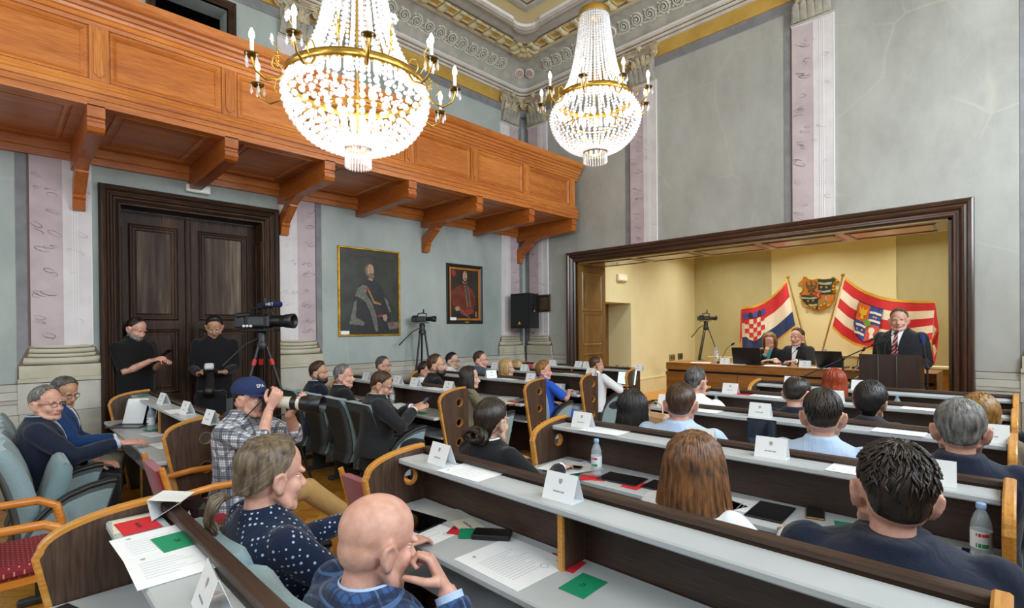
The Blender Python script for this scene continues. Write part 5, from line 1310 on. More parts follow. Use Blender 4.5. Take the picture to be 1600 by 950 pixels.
def hair_mesh(style, near, seed):
    key = (style, near, seed)
    if key in HAIRC: return HAIRC[key]
    rng = random.Random(seed + 11); n = 420 if near else 70
    if style == 'short': m = hair_cap('short', .016, .006, .007, rng); hair_strands(m, 'short', n, rng, .017)
    elif style == 'quiff': m = hair_cap('short', .024, .004, .004, rng, quiff=.02); hair_strands(m, 'short', n, rng, .022)
    elif style == 'fade': m = hair_cap('short', .018, .003, .0025, rng); hair_strands(m, 'short', n, rng, .018, (.3, .6))
    elif style == 'spiky':
        m = hair_cap('short', .018, .007, .007, rng); hair_strands(m, 'short', n, rng, .018, (.5, .9)); hair_strands(m, 'short', n, rng, .012, (.12, .3), .0028, 4, .018)
    elif style == 'grey_side': m = hair_cap('receding', .016, .009, .009, rng); hair_strands(m, 'receding', n, rng, .016)
    elif style == 'thin': m = hair_cap('receding', .004, .007, .008, rng); hair_strands(m, 'receding', n // 2, rng, .008)
    elif style == 'crown_bald': m = hair_cap('short', .0, .010, .010, rng, fringe=20); hair_strands(m, 'short', n, rng, .011, fr=24)
    elif style == 'buzz': m = hair_cap('short', .004, .003, .003, rng)
    elif style == 'stubble': m = hair_cap('short', .0004, .0007, .0007, rng, fringe=56)
    elif style == 'dense': m = hair_cap('full', .035, .022, .018, rng); hair_strands(m, 'full', n, rng, .036, (.3, .6), .0035, 4, .006)
    elif style == 'layered':
        m = hair_cap('full', .03, .02, .018, rng); hair_strands(m, 'full', n, rng, .034, (.4, .8), .003)
    elif style == 'long':
        m = hair_cap('full', .016, .014, .014, rng); long_hair(m, .25, rng, 240 if near else 90, wid=.098, dep=.095, r=.005)
    elif style == 'long_flick':
        m = hair_cap('full', .018, .018, .016, rng); long_hair(m, .29, rng, 330, wid=.108, dep=.102, flick=.045, r=.0048)
    elif style == 'bob':
        m = hair_cap('full', .018, .016, .016, rng); long_hair(m, .15, rng, 80, wid=.1, dep=.095)
    elif style == 'bun':
        m = hair_cap('full', .012, .010, .010, rng); hair_strands(m, 'full', n, rng, .014, (.8, 1.0))
        c = Vector((0, -.112, -.06))
        for k in range(16):
            pts = []; a0 = rng.uniform(0, 6.28); tl = rng.uniform(-.6, .6); R_ = rng.uniform(.03, .055)
            for i in range(11):
                a = a0 + i*.5; pts.append(c + Vector((R_*cos(a)*1.25, .016*sin(a*2 + k) - .012*(k % 3), R_*sin(a)*.8 + tl*R_*cos(a)*.5)))
            m.tube(pts, [.005 + .008*sin(PI*i/10) for i in range(11)], 6)
        for k in range(10):
            x = rng.uniform(-.05, .05); m.tube([(x*.8, -.1, -.08), (x, -.11, -.11), (x*1.3, -.105 + rng.uniform(-.02, .02), -.14 + rng.uniform(-.02, .02))], [.006, .006, .001], 5)
    elif style == 'ponytail':
        m = hair_cap('receding', .010, .010, .010, rng)
        kn = Vector((0, -.118, -.05))
        for k in range(420):
            az = rng.uniform(-104, 104); t0 = table(LINE['receding'], az)*.94; a, t = Rd(az), Rd(t0); d = Vector((sin(a)*sin(t), cos(a)*sin(t), cos(t))); s_ = HO + d*(rhead(d) + .006); pts = [s_]
            for i in range(1, 7):
                e = i/7; q = s_.lerp(kn, e) - HO; dd = q.normalized(); pts.append(HO + dd*max(q.length, rhead(dd) + .011 + rng.uniform(0, .003)))
            pts.append(kn); m.tube(pts, [.0015, .0022, .0025, .0025, .0025, .0024, .0022, .002], 5)
        for k in range(110):
            a = rng.uniform(0, 6.28); q = rng.uniform(.3, 1); x, z = cos(a)*q, sin(a)*q
            m.tube([kn, kn + Vector((x*.016, -.03, z*.016)), kn + Vector((x*.032, -.055, z*.03 - .022)), kn + Vector((x*.036, -.06, z*.03 - .06)), kn + Vector((x*.024, -.045 + x*.01, -.10 + z*.015))], [.002, .0035, .004, .0035, .001], 5)
    else: m = hair_cap('short', .012, .006, .006, rng)
    me = m.mesh('hair', [None]); HAIRC[key] = me; return me
# --- hands: fingers along +y, palm down (-z), right hand (thumb towards -x)
def hand_proto(curl, spread=.0, pinch=0.0, index=None):
    m = MB(); rings = []
    for y, hw, ht in ((-.012, .026, .02), (.02, .034, .017), (.055, .041, .015), (.085, .042, .013), (.093, .038, .010)):
        rings.append([(hw*cos(2*PI*j/14), y, ht*sin(2*PI*j/14)) for j in range(14)])
    m.loft(rings, True)
    m.tube([(0, -.05, 0), (0, -.01, 0)], [.027, .027], 12)
    for k, (x, L_, r) in enumerate(((-.031, .074, .0093), (-.0105, .083, .0095), (.010, .077, .009), (.030, .060, .0082))):
        c = (index if index and k == 0 else curl)*(1 + .08*k); a = c*.5; p = Vector((x, .085, .001)); pts = [p - Vector((0, .02, 0)), p]; sx = (x)*spread
        for seg in (.45, .32, .23):
            p = p + Vector((sx, cos(a), -sin(a)))*L_*seg; pts.append(p); a += c
        m.tube(pts, [r*1.05, r*1.08, r, r*.93, r*.75], 9); m.ball(pts[-1], r*.8, 8, 6)
    b = Vector((-.03, .02, -.004)); d = Vector((-.55, .75, -.25 - pinch)).normalized(); p1 = b + d*.04; d2 = Vector((-.15 + pinch*.4, .95, -.3 - pinch)).normalized(); p2 = p1 + d2*.034; p3 = p2 + (d2 + Vector((.25, 0, -.2))).normalized()*.024
    m.tube([b, p1, p2, p3], [.015, .0125, .0105, .0085], 9); m.ball(p3, .009, 8, 6)
    return remesh(m, .0042, 1, .4)
HAND = {'relaxed': hand_proto(.32), 'grip': hand_proto(.95, 0, .5), 'flat': hand_proto(.10, .12), 'hold': hand_proto(.62, 0, .35), 'fist': hand_proto(1.3, 0, .75)}
def frame_from(fwd, up):
    f = Vector(fwd).normalized(); u = Vector(up); u = (u - f*u.dot(f)).normalized(); r = f.cross(u)
    return Matrix(((r.x, f.x, u.x), (r.y, f.y, u.y), (r.z, f.z, u.z))).to_4x4()
def elbow(S, W, hint, a=.285, b=.26):
    S, W = Vector(S), Vector(W); d = W - S; L_ = min(d.length, a + b - .005); d.normalize(); W2 = S + d*L_
    x = (a*a - b*b + L_*L_)/(2*L_); h = math.sqrt(max(0, a*a - x*x)); hv = Vector(hint); hv = (hv - d*hv.dot(d)).normalized()
    return S + d*x + hv*h, W2
SK = {k: mat('skin_' + k, a, b, rough=.5, scale=30, bump=.08, bscale=350) for k, a, b in (('fair', '#c99f88', '#d6ae98'), ('pink', '#c8937e', '#d8a592'), ('tan', '#b08064', '#bf9074'), ('warm', '#bd8c72', '#cc9d84'))}
LIP = {k: mat('lip_' + k, c, rough=.45) for k, c in (('fair', '#b5776b'), ('pink', '#b4695f'), ('tan', '#96604f'), ('warm', '#a86a5c'))}
M_eye = mat('eye_white', '#dcd6cf', rough=.25); M_iris = mat('iris_dark', '#2a1d14', rough=.2)
def hairmat(name, c1, c2): return mat('hair_' + name, c1, c2, rough=.42, scale=70, stretch=(1, 1, .18), bump=.55, spec=.5, lo=.3, hi=.7)
HM = {k: hairmat(k, a, b) for k, a, b in (('black', '#0d0a09', '#1f1815'), ('dark', '#17100c', '#33241a'), ('brown', '#2a1a10', '#553620'), ('caramel', '#2c180d', '#8a5a32'), ('blonde', '#8a6a3e', '#c9a973'), ('ash', '#3c2e20', '#7f6c54'), ('grey', '#3a3734', '#8d8a86'), ('silver', '#6e6c69', '#b0aeaa'), ('red', '#6e220c', '#b04a1e'), ('golden', '#5a3a16', '#a37838'), ('salt', '#2a2623', '#6a6662'), ('fadegrey', '#b0917f', '#bfa08e'))}
def cloth(name, c1, c2, weave=300, fold=.5, rough=.85):
    m, nt, b = newmat(name); N = nt.nodes; L = nt.links; b.inputs['Roughness'].default_value = rough; b.inputs['Sheen Weight'].default_value = .15; b.inputs['Specular IOR Level'].default_value = .25
    tc = N.new('ShaderNodeTexCoord'); n1 = N.new('ShaderNodeTexNoise'); n1.inputs['Scale'].default_value = weave; L.new(tc.outputs['Object'], n1.inputs[0])
    rp = N.new('ShaderNodeValToRGB'); rp.color_ramp.elements[0].color = lin(c1); rp.color_ramp.elements[1].color = lin(c2); rp.color_ramp.elements[0].position = .4; rp.color_ramp.elements[1].position = .6
    L.new(n1.outputs[0], rp.inputs[0]); L.new(rp.outputs[0], b.inputs['Base Color'])
    mp = N.new('ShaderNodeMapping'); mp.inputs['Rotation'].default_value = (.3, .5, .2); mp.inputs['Scale'].default_value = (1, 1, .45); L.new(tc.outputs['Object'], mp.inputs[0])
    n2 = N.new('ShaderNodeTexNoise'); n2.inputs['Scale'].default_value = 9; n2.inputs['Detail'].default_value = 3; n2.inputs['Distortion'].default_value = .8; L.new(mp.outputs[0], n2.inputs[0])
    bp = N.new('ShaderNodeBump'); bp.inputs['Strength'].default_value = fold; bp.inputs['Distance'].default_value = .03; L.new(n2.outputs[0], bp.inputs['Height']); L.new(bp.outputs[0], b.inputs['Normal'])
    m['rp'] = 1
    return m
def checks(name, base, dark, light, scale, fine=True):
    """woven check: crossing bands along two body axes"""
    m = cloth(name, base, base, 300, .4); nt = m.node_tree; N = nt.nodes; L = nt.links; b = N['Principled BSDF']
    tc = N.new('ShaderNodeTexCoord'); sp = N.new('ShaderNodeSeparateXYZ'); L.new(tc.outputs['Object'], sp.inputs[0])
    ad = N.new('ShaderNodeMath'); ad.operation = 'ADD'; L.new(sp.outputs[0], ad.inputs[0]); L.new(sp.outputs[1], ad.inputs[1])
    cur = None
    col = N.new('ShaderNodeRGB'); col.outputs[0].default_value = lin(base); cur = col.outputs[0]
    def band(src, freq, ph, lo, hi, c, fac):
        nonlocal cur
        mu = N.new('ShaderNodeMath'); mu.operation = 'MULTIPLY_ADD'; mu.inputs[1].default_value = freq; mu.inputs[2].default_value = ph; L.new(src, mu.inputs[0])
        fr = N.new('ShaderNodeMath'); fr.operation = 'FRACT'; L.new(mu.outputs[0], fr.inputs[0])
        g = N.new('ShaderNodeMath'); g.operation = 'GREATER_THAN'; g.inputs[1].default_value = lo; L.new(fr.outputs[0], g.inputs[0])
        l = N.new('ShaderNodeMath'); l.operation = 'LESS_THAN'; l.inputs[1].default_value = hi; L.new(fr.outputs[0], l.inputs[0])
        p = N.new('ShaderNodeMath'); p.operation = 'MULTIPLY'; L.new(g.outputs[0], p.inputs[0]); L.new(l.outputs[0], p.inputs[1])
        q = N.new('ShaderNodeMath'); q.operation = 'MULTIPLY'; q.inputs[1].default_value = fac; L.new(p.outputs[0], q.inputs[0])
        mx = N.new('ShaderNodeMix'); mx.data_type = 'RGBA'; L.new(q.outputs[0], mx.inputs[0]); L.new(cur, mx.inputs[6]); mx.inputs[7].default_value = lin(c); cur = mx.outputs[2]
    for src in (sp.outputs[0], sp.outputs[1], sp.outputs[2]):
        band(src, scale, .13, 0, .34, dark, .62)
        if fine: band(src, scale, .13, .5, .56, dark, .5); band(src, scale, .13, .72, .78, dark, .5); band(src, scale, .13, .14, .2, light, .5)
    L.new(cur, b.inputs['Base Color']); return m
def dots(name, base, dot, scale):
    m = cloth(name, base, base, 300, .5); nt = m.node_tree; N = nt.nodes; L = nt.links; b = N['Principled BSDF']
    tc = N.new('ShaderNodeTexCoord'); vo = N.new('ShaderNodeTexVoronoi'); vo.inputs['Scale'].default_value = scale; vo.inputs['Randomness'].default_value = .18
    mp = N.new('ShaderNodeMapping'); mp.inputs['Rotation'].default_value = (.4, .6, .785); L.new(tc.outputs['Object'], mp.inputs[0]); L.new(mp.outputs[0], vo.inputs[0])
    lt = N.new('ShaderNodeMath'); lt.operation = 'LESS_THAN'; lt.inputs[1].default_value = .24; L.new(vo.outputs[0], lt.inputs[0])
    mx = N.new('ShaderNodeMix'); mx.data_type = 'RGBA'; mx.inputs[6].default_value = lin(base); mx.inputs[7].default_value = lin(dot); L.new(lt.outputs[0], mx.inputs[0]); L.new(mx.outputs[2], b.inputs['Base Color']); return m
CL = {k: cloth('cloth_' + k, a, b) for k, a, b in (('navy', '#131a2c', '#1b2338'), ('blue', '#12305c', '#1a3c6e'), ('black', '#0c0c0e', '#15151a'), ('charcoal', '#1a1b1e', '#242629'), ('slate', '#3a475a', '#45536a'), ('olive', '#6c6450', '#7a715c'),
      ('white', '#dfe2e8', '#eef0f4'), ('paleblue', '#a9bfdf', '#b8cbe6'), ('royal', '#2350b8', '#2c5cc8'), ('grey', '#55565a', '#66676b'), ('khaki', '#a5824e', '#b8935c'), ('stone', '#8b8676', '#9a9484'), ('cream', '#cbb894', '#d9c8a8'), ('tee', '#08080a', '#101014'), ('teal', '#3f9a96', '#4fa8a2'), ('dgrey', '#22242a', '#2c2e34'))}
CL['plaid'] = checks('cloth_plaid', '#d9dbe2', '#11152a', '#8d93a8', 16.0); CL['bluecheck'] = checks('cloth_bluecheck', '#345686', '#1c2238', '#5d82b6', 10.0); CL['dotted'] = dots('cloth_dotted', '#0d1a34', '#9fb2c6', 52)
M_shoe = mat('shoe_leather', '#17110d', rough=.35); M_shoeb = mat('shoe_navy', '#1c2438', rough=.6); M_sole = mat('shoe_sole', '#e8e6e0', rough=.6)
M_steel = mat('steel', '#9a9a9c', rough=.25, metal=1.0); M_lens = mat('lens_glass', '#9fb0b8', rough=.05, alpha=.18)
TORSO = [(-.16, .185, .150, -.01), (0, .190, .140, 0), (.25, .175, .128, .012), (.5, .186, .132, .008), (.70, .203, .132, -.004), (.82, .206, .118, -.012), (.90, .182, .099, -.016), (.95, .134, .083, -.018), (1.0, .080, .072, -.018), (1.045, .071, .068, -.016)]
GC = {}
def seated_legs(stand, spread=.1, pose=None):
    key = ('legs', stand, spread, str(pose))
    if key in GC: return GC[key]
    m = MB(); ank = []
    m.ball((0, -.02, .5 if not stand else .93), (.175, .13, .12), 16, 10)
    for i, s in enumerate((-1, 1)):
        if stand: pts = [(s*.09, 0, .92), (s*.1, .012, .5), (s*.105, -.01, .09)]; rr = [.098, .068, .052]
        elif pose: pts = [(s*.09, .0, .5)] + pose[i]; rr = [.095, .075, .055]
        else: pts = [(s*.09, .0, .50), (s*spread*1.2, .40, .50), (s*spread*1.2, .40 - .02, .10)]; rr = [.095, .072, .052]
        P = [Vector(p) for p in pts]; q = [P[0], P[0].lerp(P[1], .5), P[0].lerp(P[1], .9), P[1] + (P[1]-P[0]).normalized()*.02, P[1].lerp(P[2], .1), P[1].lerp(P[2], .55), P[2]]
        m.tube(q, [rr[0], rr[0]*.9, rr[1]*1.05, rr[1], rr[1]*1.02, rr[1]*.92, rr[2]], 14); ank.append(P[2])
    V, F = remesh(m, .017, 4); GC[key] = (compose('trousers', [(V, F, 0)], 1), ank); return GC[key]
def shoe_mesh():
    if 'shoe' in GC: return GC['shoe']
    m = MB(); rings = []
    for y, hw, z1 in ((-.075, .02, .06), (-.065, .034, .085), (-.02, .038, .095), (.05, .043, .07), (.12, .045, .05), (.165, .038, .04), (.19, .018, .03)):
        rings.append([(-hw, y, .018), (-hw*.9, y, z1*.7), (-hw*.5, y, z1), (hw*.5, y, z1), (hw*.9, y, z1*.7), (hw, y, .018)])
    m.loft(rings, True); m.loft([[(-hw*1.06, y, 0), (-hw*1.06, y, .02), (hw*1.06, y, .02), (hw*1.06, y, 0)] for y, hw, z in ((-.08, .02, 0), (-.065, .035, 0), (.05, .044, 0), (.12, .046, 0), (.17, .038, 0), (.196, .018, 0))], False, mi=1)
    me = m.mesh('shoe', [None, None]); GC['shoe'] = me; return me
DEFH = {'R': ((.20, .38, .78), (.5, .2, -.8), 'relaxed', (-.25, 1, -.1), (0, 0, 1)), 'L': ((-.20, .38, .78), (-.5, .2, -.8), 'relaxed', (.25, 1, -.1), (0, 0, 1))}
LAP = {'R': ((.12, .30, .62), (.7, -.2, -.5), 'relaxed', (-.5, .85, -.1), (0, 0, 1)), 'L': ((-.12, .30, .62), (-.7, -.2, -.5), 'relaxed', (.5, .85, -.1), (0, 0, 1))}
def person(label, head, face=0.0, lean=4.0, look=None, pitch=0.0, roll=0.0, sex=0, skin='fair', hair=('short', 'dark'), top='navy', kind='jacket', legs='dgrey', hands=None, stand=False,
           scale=1.0, bulk=1.0, near=False, glasses=None, beard=None, collar=None, tie=None, short_sleeve=None, yaw=None, legpose=None, shoes=None, seed=0, headscale=1.0, floor=0.0, cap=False, sleeve_cut=1.0):
    """head = world position of the crown; face = body heading in degrees from +y, anticlockwise"""
    hx, hy, hz = head; sh = (.93 if stand else .50)*1.0; f = Rd(face); hs = headscale*(.95 if sex else 1.0)
    Ls = (hz - floor - .224*hs - sh)/cos(Rd(lean)); wk = bulk*(.88 if sex else 1.0)
    H = Vector((0, 0, sh)); ax = Vector((0, sin(Rd(lean)), cos(Rd(lean)))); pf = Vector((0, cos(Rd(lean)), -sin(Rd(lean)))); N_ = H + ax*Ls
    hc = N_ + Vector((0, .028 + .02*sin(Rd(lean)), .100*hs))                                  # eye centre of the head
    Rz = Matrix.Rotation(f, 3, 'Z'); crown = Rz @ Vector((hc.x, hc.y - .01, 0))
    root = thing('person', label, 'person', (hx - crown.x, hy - crown.y, floor), f)
    if look is not None:
        d = Vector((look[0] - hx, look[1] - hy)); yw = math.degrees(math.atan2(-d.x, d.y)) - face; yw = (yw + 180) % 360 - 180; yw = max(-78, min(78, yw))
    else: yw = yaw or 0.0
    HMx = Matrix.Translation(hc) @ Matrix.Rotation(Rd(yw), 4, 'Z') @ Matrix.Rotation(Rd(pitch), 4, 'X') @ Matrix.Rotation(Rd(roll), 4, 'Y') @ Matrix.Scale(hs, 4)
    # keep the neck joined: the lower neck blends from the turned head to the shoulders
    V, F, mi = HEAD[sex]; W = xform(V, HMx); t = np.clip((-V[:, 2] - .09)/.11, 0, 1)[:, None]; t = t*t*(3-2*t)
    M0 = Matrix.Translation(hc) @ Matrix.Scale(hs, 4); W = W*(1-t) + xform(V, M0)*t
    parts = [(W, F, mi)]
    hd = dict(DEFH if hands is None else hands); SW = .192*wk
    # garment volumes
    def body_volume(grow, sl):
        m = MB(); rings = []
        for t_, hw, hd_, off in TORSO:
            c = H + ax*(Ls*t_) + pf*off; hw2, hd2 = hw*wk + grow, hd_*(.5 + .5*wk)*(bulk**.8) + grow; ring = []
            for j in range(20):
                a = 2*PI*j/20; ca, sa = cos(a), sin(a); px = math.copysign(abs(ca)**.82, ca)*hw2; py = math.copysign(abs(sa)**.82, sa)*hd2; ring.append(c + Vector((px, 0, 0)) + pf*py)
            rings.append(ring)
        m.loft(rings, True)
        if sex:
            for s in (-1, 1): m.ball(H + ax*(Ls*.62) + pf*(.085) + Vector((s*.07, 0, 0)), .062 + grow, 12, 8)
        arms = []
        for side, s in (('R', 1), ('L', -1)):
            S = H + ax*(Ls*.85) + Vector((s*(SW - .022), 0, 0)) - pf*.012
            if hd.get(side) is None: continue
            W_, hint, hp, hf, hu = hd[side]; E_, W2 = elbow(S, W_, hint); arms.append((side, S, E_, W2, hp, hf, hu))
            m.ball(S, (.066 + grow)*(.9 + .1*wk)*(.92 if sex else 1), 14, 10)
            k = (.9 if sex else 1.0)*(.6 + .4*bulk)
            if sl >= 1.0: m.tube([S, S.lerp(E_, .5), E_, E_.lerp(W2, .5), W2 - (W2-E_).normalized()*.012], [(.066 + grow)*k, (.062 + grow)*k, (.056 + grow)*k, (.052 + grow)*k, (.043 + grow)*k], 14); m.ball(E_, (.056 + grow)*k, 12, 8)
            elif sl > .55: m.tube([S, S.lerp(E_, .5), E_, E_.lerp(W2, (sl - .5)*2)], [(.066 + grow)*k, (.062 + grow)*k, (.056 + grow)*k, (.052 + grow)*k], 14)
            else: m.tube([S, S.lerp(E_, sl*1.9)], [(.067 + grow)*k, (.066 + grow)*k], 14)
        return m, arms
    sl = short_sleeve or 1.0
    g = {'jacket': .006, 'shirt': -.002, 'tee': -.002}[kind]
    m, arms = body_volume(g, sl)
    GV, GF = remesh(m, .0105 if near else .0145, 4 if near else 3)
    put(kind if kind != 'tee' else 't_shirt', compose(kind, [(GV, GF, 0)], 1), [CL[top]], root)
    # skin: arms, hands, hidden trunk core
    core = MB(); core.tube([H, H + ax*(Ls*.5), H + ax*(Ls*.9)], [.09, .1, .06], 10)
    for side, S, E_, W2, hp, hf, hu in arms:
        k = .86 if sex else 1.0
        core.tube([S, S.lerp(E_, .5), E_, E_.lerp(W2, .35), W2 + (W2-E_).normalized()*.01], [.05*k, .048*k, .042*k, .041*k, .027*k], 12)
        HV, HF = HAND[hp]; HV = HV.copy()*(.9 if sex else 1.0)
        Mh = frame_from(hf, hu); mir = side == 'L'
        if mir: HV[:, 0] *= -1
        Mh.translation = W2 + Vector(hf).normalized()*.03
        parts.append((xform(HV, Mh), [fc[::-1] for fc in HF] if mir else HF, 0))
    parts.append((np.array(core.v), core.f, 0))
    put('body', compose('body', parts, 4), [SK[skin], LIP[skin], M_eye, M_iris], root)
    # hair
    if hair:
        ho = put('hair', hair_mesh(hair[0], near, seed), [HM[hair[1]]], root); ho.matrix_local = HMx
    if hair and hair[0] != 'ponytail' or beard is not None:
        for s in (-1, 1):
            if ('brow', s) not in GC: GC['brow', s] = MB().tube([(s*.014, .0925, .017), (s*.03, .0925, .0215), (s*.047, .083, .017)], [.0025, .0034, .0018], 6).mesh('eyebrow', [None])
            eo = put('eyebrow', GC['brow', s], [HM[hair[1] if hair else 'salt']], root); eo.matrix_local = HMx
    if beard:
        bm = MB(); bm.ball((0, .049, -.084), (.057, .053, .043), 16, 10); [bm.tube([(s*.064, .006, -.012), (s*.058, .014, -.045), (s*.049, .034, -.078), (s*.022, .066, -.094)], [.011, .020, .027, .026], 8) for s in (-1, 1)]; bm.tube([(-.026, .088, -.058), (0, .098, -.053), (.026, .088, -.058)], [.006, .008, .006], 6)
        bo = put('beard', bm.mesh('beard', [None]), [HM[beard]], root); bo.matrix_local = HMx
    if glasses:
        gm = MB()
        for s in (-1, 1):
            gm.tube([(s*.031 + .023*cos(2*PI*i/18), .100 - .006*abs(cos(2*PI*i/18)), .0 + .017*sin(2*PI*i/18)) for i in range(18)], .0016, 5, closed=True)
            gm.tube([(s*.054, .094, .004), (s*.076, .06, .006), (s*.083, -.005, .008), (s*.084, -.02, -.004)], .0018, 5)
        gm.tube([(-.009, .1, .004), (0, .103, .007), (.009, .1, .004)], .0016, 5)
        go = put('glasses', gm.mesh('glasses', [None]), [glasses], root); go.matrix_local = HMx
    # collar, shirt front, tie
    nb = N_ + Vector((0, -.014, 0))
    if collar:
        cm = MB(); rings = []
        for dz, rr in ((-.035, .083), (-.005, .074), (.022, .069), (.026, .066), (.01, .064), (-.02, .066)):
            rings.append([nb + ax*dz + Vector((cos(2*PI*j/24)*rr*(.95 if sex else 1), 0, 0)) + pf*(sin(2*PI*j/24)*rr*1.02 + (.012 if sin(2*PI*j/24) > 0 else 0)) - ax*(.03*max(0, sin(2*PI*j/24))**2) for j in range(24)])
        cm.loft(rings, True, caps=False); put('shirt_collar', cm.mesh('shirt_collar', [None]), [CL[collar]], root)
        def chest(u, v, o):   # point on the chest front: u across, v down from the neck
            t_ = 1 - v; q = TORSO[-1]
            for A, B in zip(TORSO[:-1], TORSO[1:]):
                if A[0] <= t_ <= B[0]:
                    e = (t_-A[0])/(B[0]-A[0]); q = tuple(A[i]*(1-e) + B[i]*e for i in range(4))
            hw2, hd2 = q[1]*wk + g, q[2]*(.5 + .5*wk)*(bulk**.8) + g; c = H + ax*(Ls*t_) + pf*q[3]
            return c + Vector((u, 0, 0)) + pf*(hd2*math.sqrt(max(0, 1 - (u/hw2)**2))**.82 + o)
        if kind == 'jacket':
            sf = MB(); sf.loft([[chest(u*(.062*(1 - v/.56)), v + .0, .007) for u in (-1, -.5, 0, .5, 1)] for v in (.0, .06, .12, .2, .3, .42, .54)], True, wrap=False, caps=False)
            put('shirt_front', sf.mesh('shirt_front', [None]), [CL[collar]], root)
            for s in (-1, 1):
                lp = MB().loft([[chest(s*(.06*(1 - v/.58) + .004), v, .013), chest(s*(.06*(1 - v/.58) + w_), v + .01, .011), chest(s*(.06*(1 - v/.58) + w_ + .004), v + .01, .002)] for v, w_ in ((-.0, .03), (.08, .045), (.16, .062), (.2, .05), (.35, .035), (.54, .012))], False, wrap=False, caps=False)
                put('lapel', lp.mesh('lapel', [None]), [CL[top]], root)
        if tie:
            tm = MB(); tm.loft([[chest(u*w_, v, .014 + (.006 if abs(u) < .5 else 0)) for u in (-1, 0, 1)] for v, w_ in ((.015, .016), (.05, .02), (.06, .014), (.2, .024), (.4, .034), (.6, .038), (.66, .001))], True, wrap=False, caps=False)
            put('tie', tm.mesh('tie', [None]), [tie], root)
    # cuffs of shirts under a jacket
    if kind == 'jacket' and collar and near is not None:
        for side, S, E_, W2, hp, hf, hu in arms:
            d = (W2-E_).normalized(); put('shirt_cuff', MB().tube([W2 - d*.03, W2 + d*.006], [.036 if sex else .04]*2, 14).mesh('shirt_cuff', [None]), [CL[collar]], root)
    lm, ank = seated_legs(stand, .1, legpose); put('trousers', lm, [CL[legs]], root)
    for i, a in enumerate(ank): 
        so = put('shoe', shoe_mesh(), shoes or [M_shoe, M_black], root); so.location = (a.x, a.y + .01, a.z - .09 if not legpose else max(0, a.z - .09))
    return root, HMx, arms
# ---------------------------------------------------------------- the people in the hall
LEC = (-.95, 7.2)
def at(x, y, z): p = PZ(x, y, z); return (p.x, p.y, z)
def atX(x, y, X): p = PX(x, y, X); return tuple(p)
def atY(x, y, Y): p = PY(x, y, Y); return tuple(p)
M_gl = mat('dark_glasses_frame', '#17120f', rough=.3); M_glc = mat('clear_glasses_frame', '#c8ccd0', rough=.2)
M_tie, _nt, _bs = newmat('striped_tie'); _tc = _nt.nodes.new('ShaderNodeTexCoord'); _wv = _nt.nodes.new('ShaderNodeTexWave'); _rp = _nt.nodes.new('ShaderNodeValToRGB')
_wv.bands_direction = 'DIAGONAL'; _wv.inputs['Scale'].default_value = 16; _rp.color_ramp.elements[0].color = lin('#6e1220'); _rp.color_ramp.elements[0].position = .8; _rp.color_ramp.elements[1].color = lin('#d0a0a4'); _rp.color_ramp.elements[1].position = .86
_nt.links.new(_tc.outputs['Object'], _wv.inputs[0]); _nt.links.new(_wv.outputs[0], _rp.inputs[0]); _nt.links.new(_rp.outputs[0], _bs.inputs['Base Color'])
# row by the double door
person('grey-haired man with glasses in a navy suit at the far left', at(70, 605, 1.225), -8, 2, look=(-1.5, 3.0), skin='pink', hair=('grey_side', 'grey'), top='navy', collar='paleblue', legs='dgrey', glasses=M_gl, near=True,
       hands={'R': ((.17, .45, .79), (.5, .0, -.8), 'relaxed', (-.1, 1, -.05), (.3, 0, 1)), 'L': LAP['L']}, seed=1)
person('man with dark glasses and a bright blue jacket looking down', at(98, 591, 1.235), -12, 5, look=(-4.2, 1.4), pitch=-16, skin='tan', hair=('short', 'salt'), top='blue', collar='white', legs='stone', glasses=M_gl, hands={'R': ((.20, .42, .72), (.6, 0, -.7), 'relaxed', (-.3, .9, -.3), (.2, 0, 1)), 'L': LAP['L']}, seed=2, near=True)
# standing at the door
HOLDP = {'R': ((.07, .33, 1.30), (.25, -.6, -.7), 'hold', (-.15, .9, .25), (.5, .0, .8)), 'L': ((-.07, .34, 1.28), (-.25, -.6, -.7), 'hold', (.2, .9, .2), (-.4, .1, .8))}
t, Mh, _a = person('bearded man in a black T-shirt reading his phone beside the door', atX(212, 497, -6.93), -62, 3, yaw=4, pitch=-24, skin='pink', hair=('thin', 'dark'), beard='grey', top='tee', kind='tee', short_sleeve=.46, legs='black', hands=HOLDP, stand=True, bulk=1.12, near=True, seed=3)
T_MAN = t
CAMH = {'R': ((.13, .30, 1.14), (.35, -.5, -.7), 'grip', (-.35, .75, .3), (.6, .1, .7)), 'L': ((-.13, .30, 1.15), (-.35, -.5, -.7), 'hold', (.75, .6, .1), (-.1, .2, 1))}
t, Mh, _a = person('young photographer in a black shirt looking down at his camera', atX(335, 495, -6.75), -112, 2, yaw=6, pitch=-26, skin='tan', hair=('quiff', 'black'), beard=None, top='black', kind='shirt', legs='grey', hands=CAMH, stand=True, bulk=1.06, glasses=M_glc, near=True, seed=4)
PH2 = t
# crouched photographer in the red armchair
hp = at(388, 595, 1.285)
capm, CAPH, CAPARMS = person('photographer in a plaid shirt and blue cap aiming a long white lens', hp, -52, 6, yaw=0, pitch=-3, skin='pink', hair=('buzz', 'dark'), top='plaid', kind='shirt', short_sleeve=.72, legs='khaki', near=True, bulk=1.12,
       hands={'R': ((.085, .275, 1.10), (.55, .1, -.8), 'grip', (-.25, .35, .9), (.55, .75, .1)), 'L': ((-.02, .36, 1.06), (-.6, .2, -.8), 'hold', (.1, .7, .6), (0, .6, -.8))}, shoes=[M_shoeb, M_sole], legpose=[[(.18, .40, .50), (.32, .43, .09)], [(-.22, .36, .50), (-.50, .70, .11)]], seed=5)
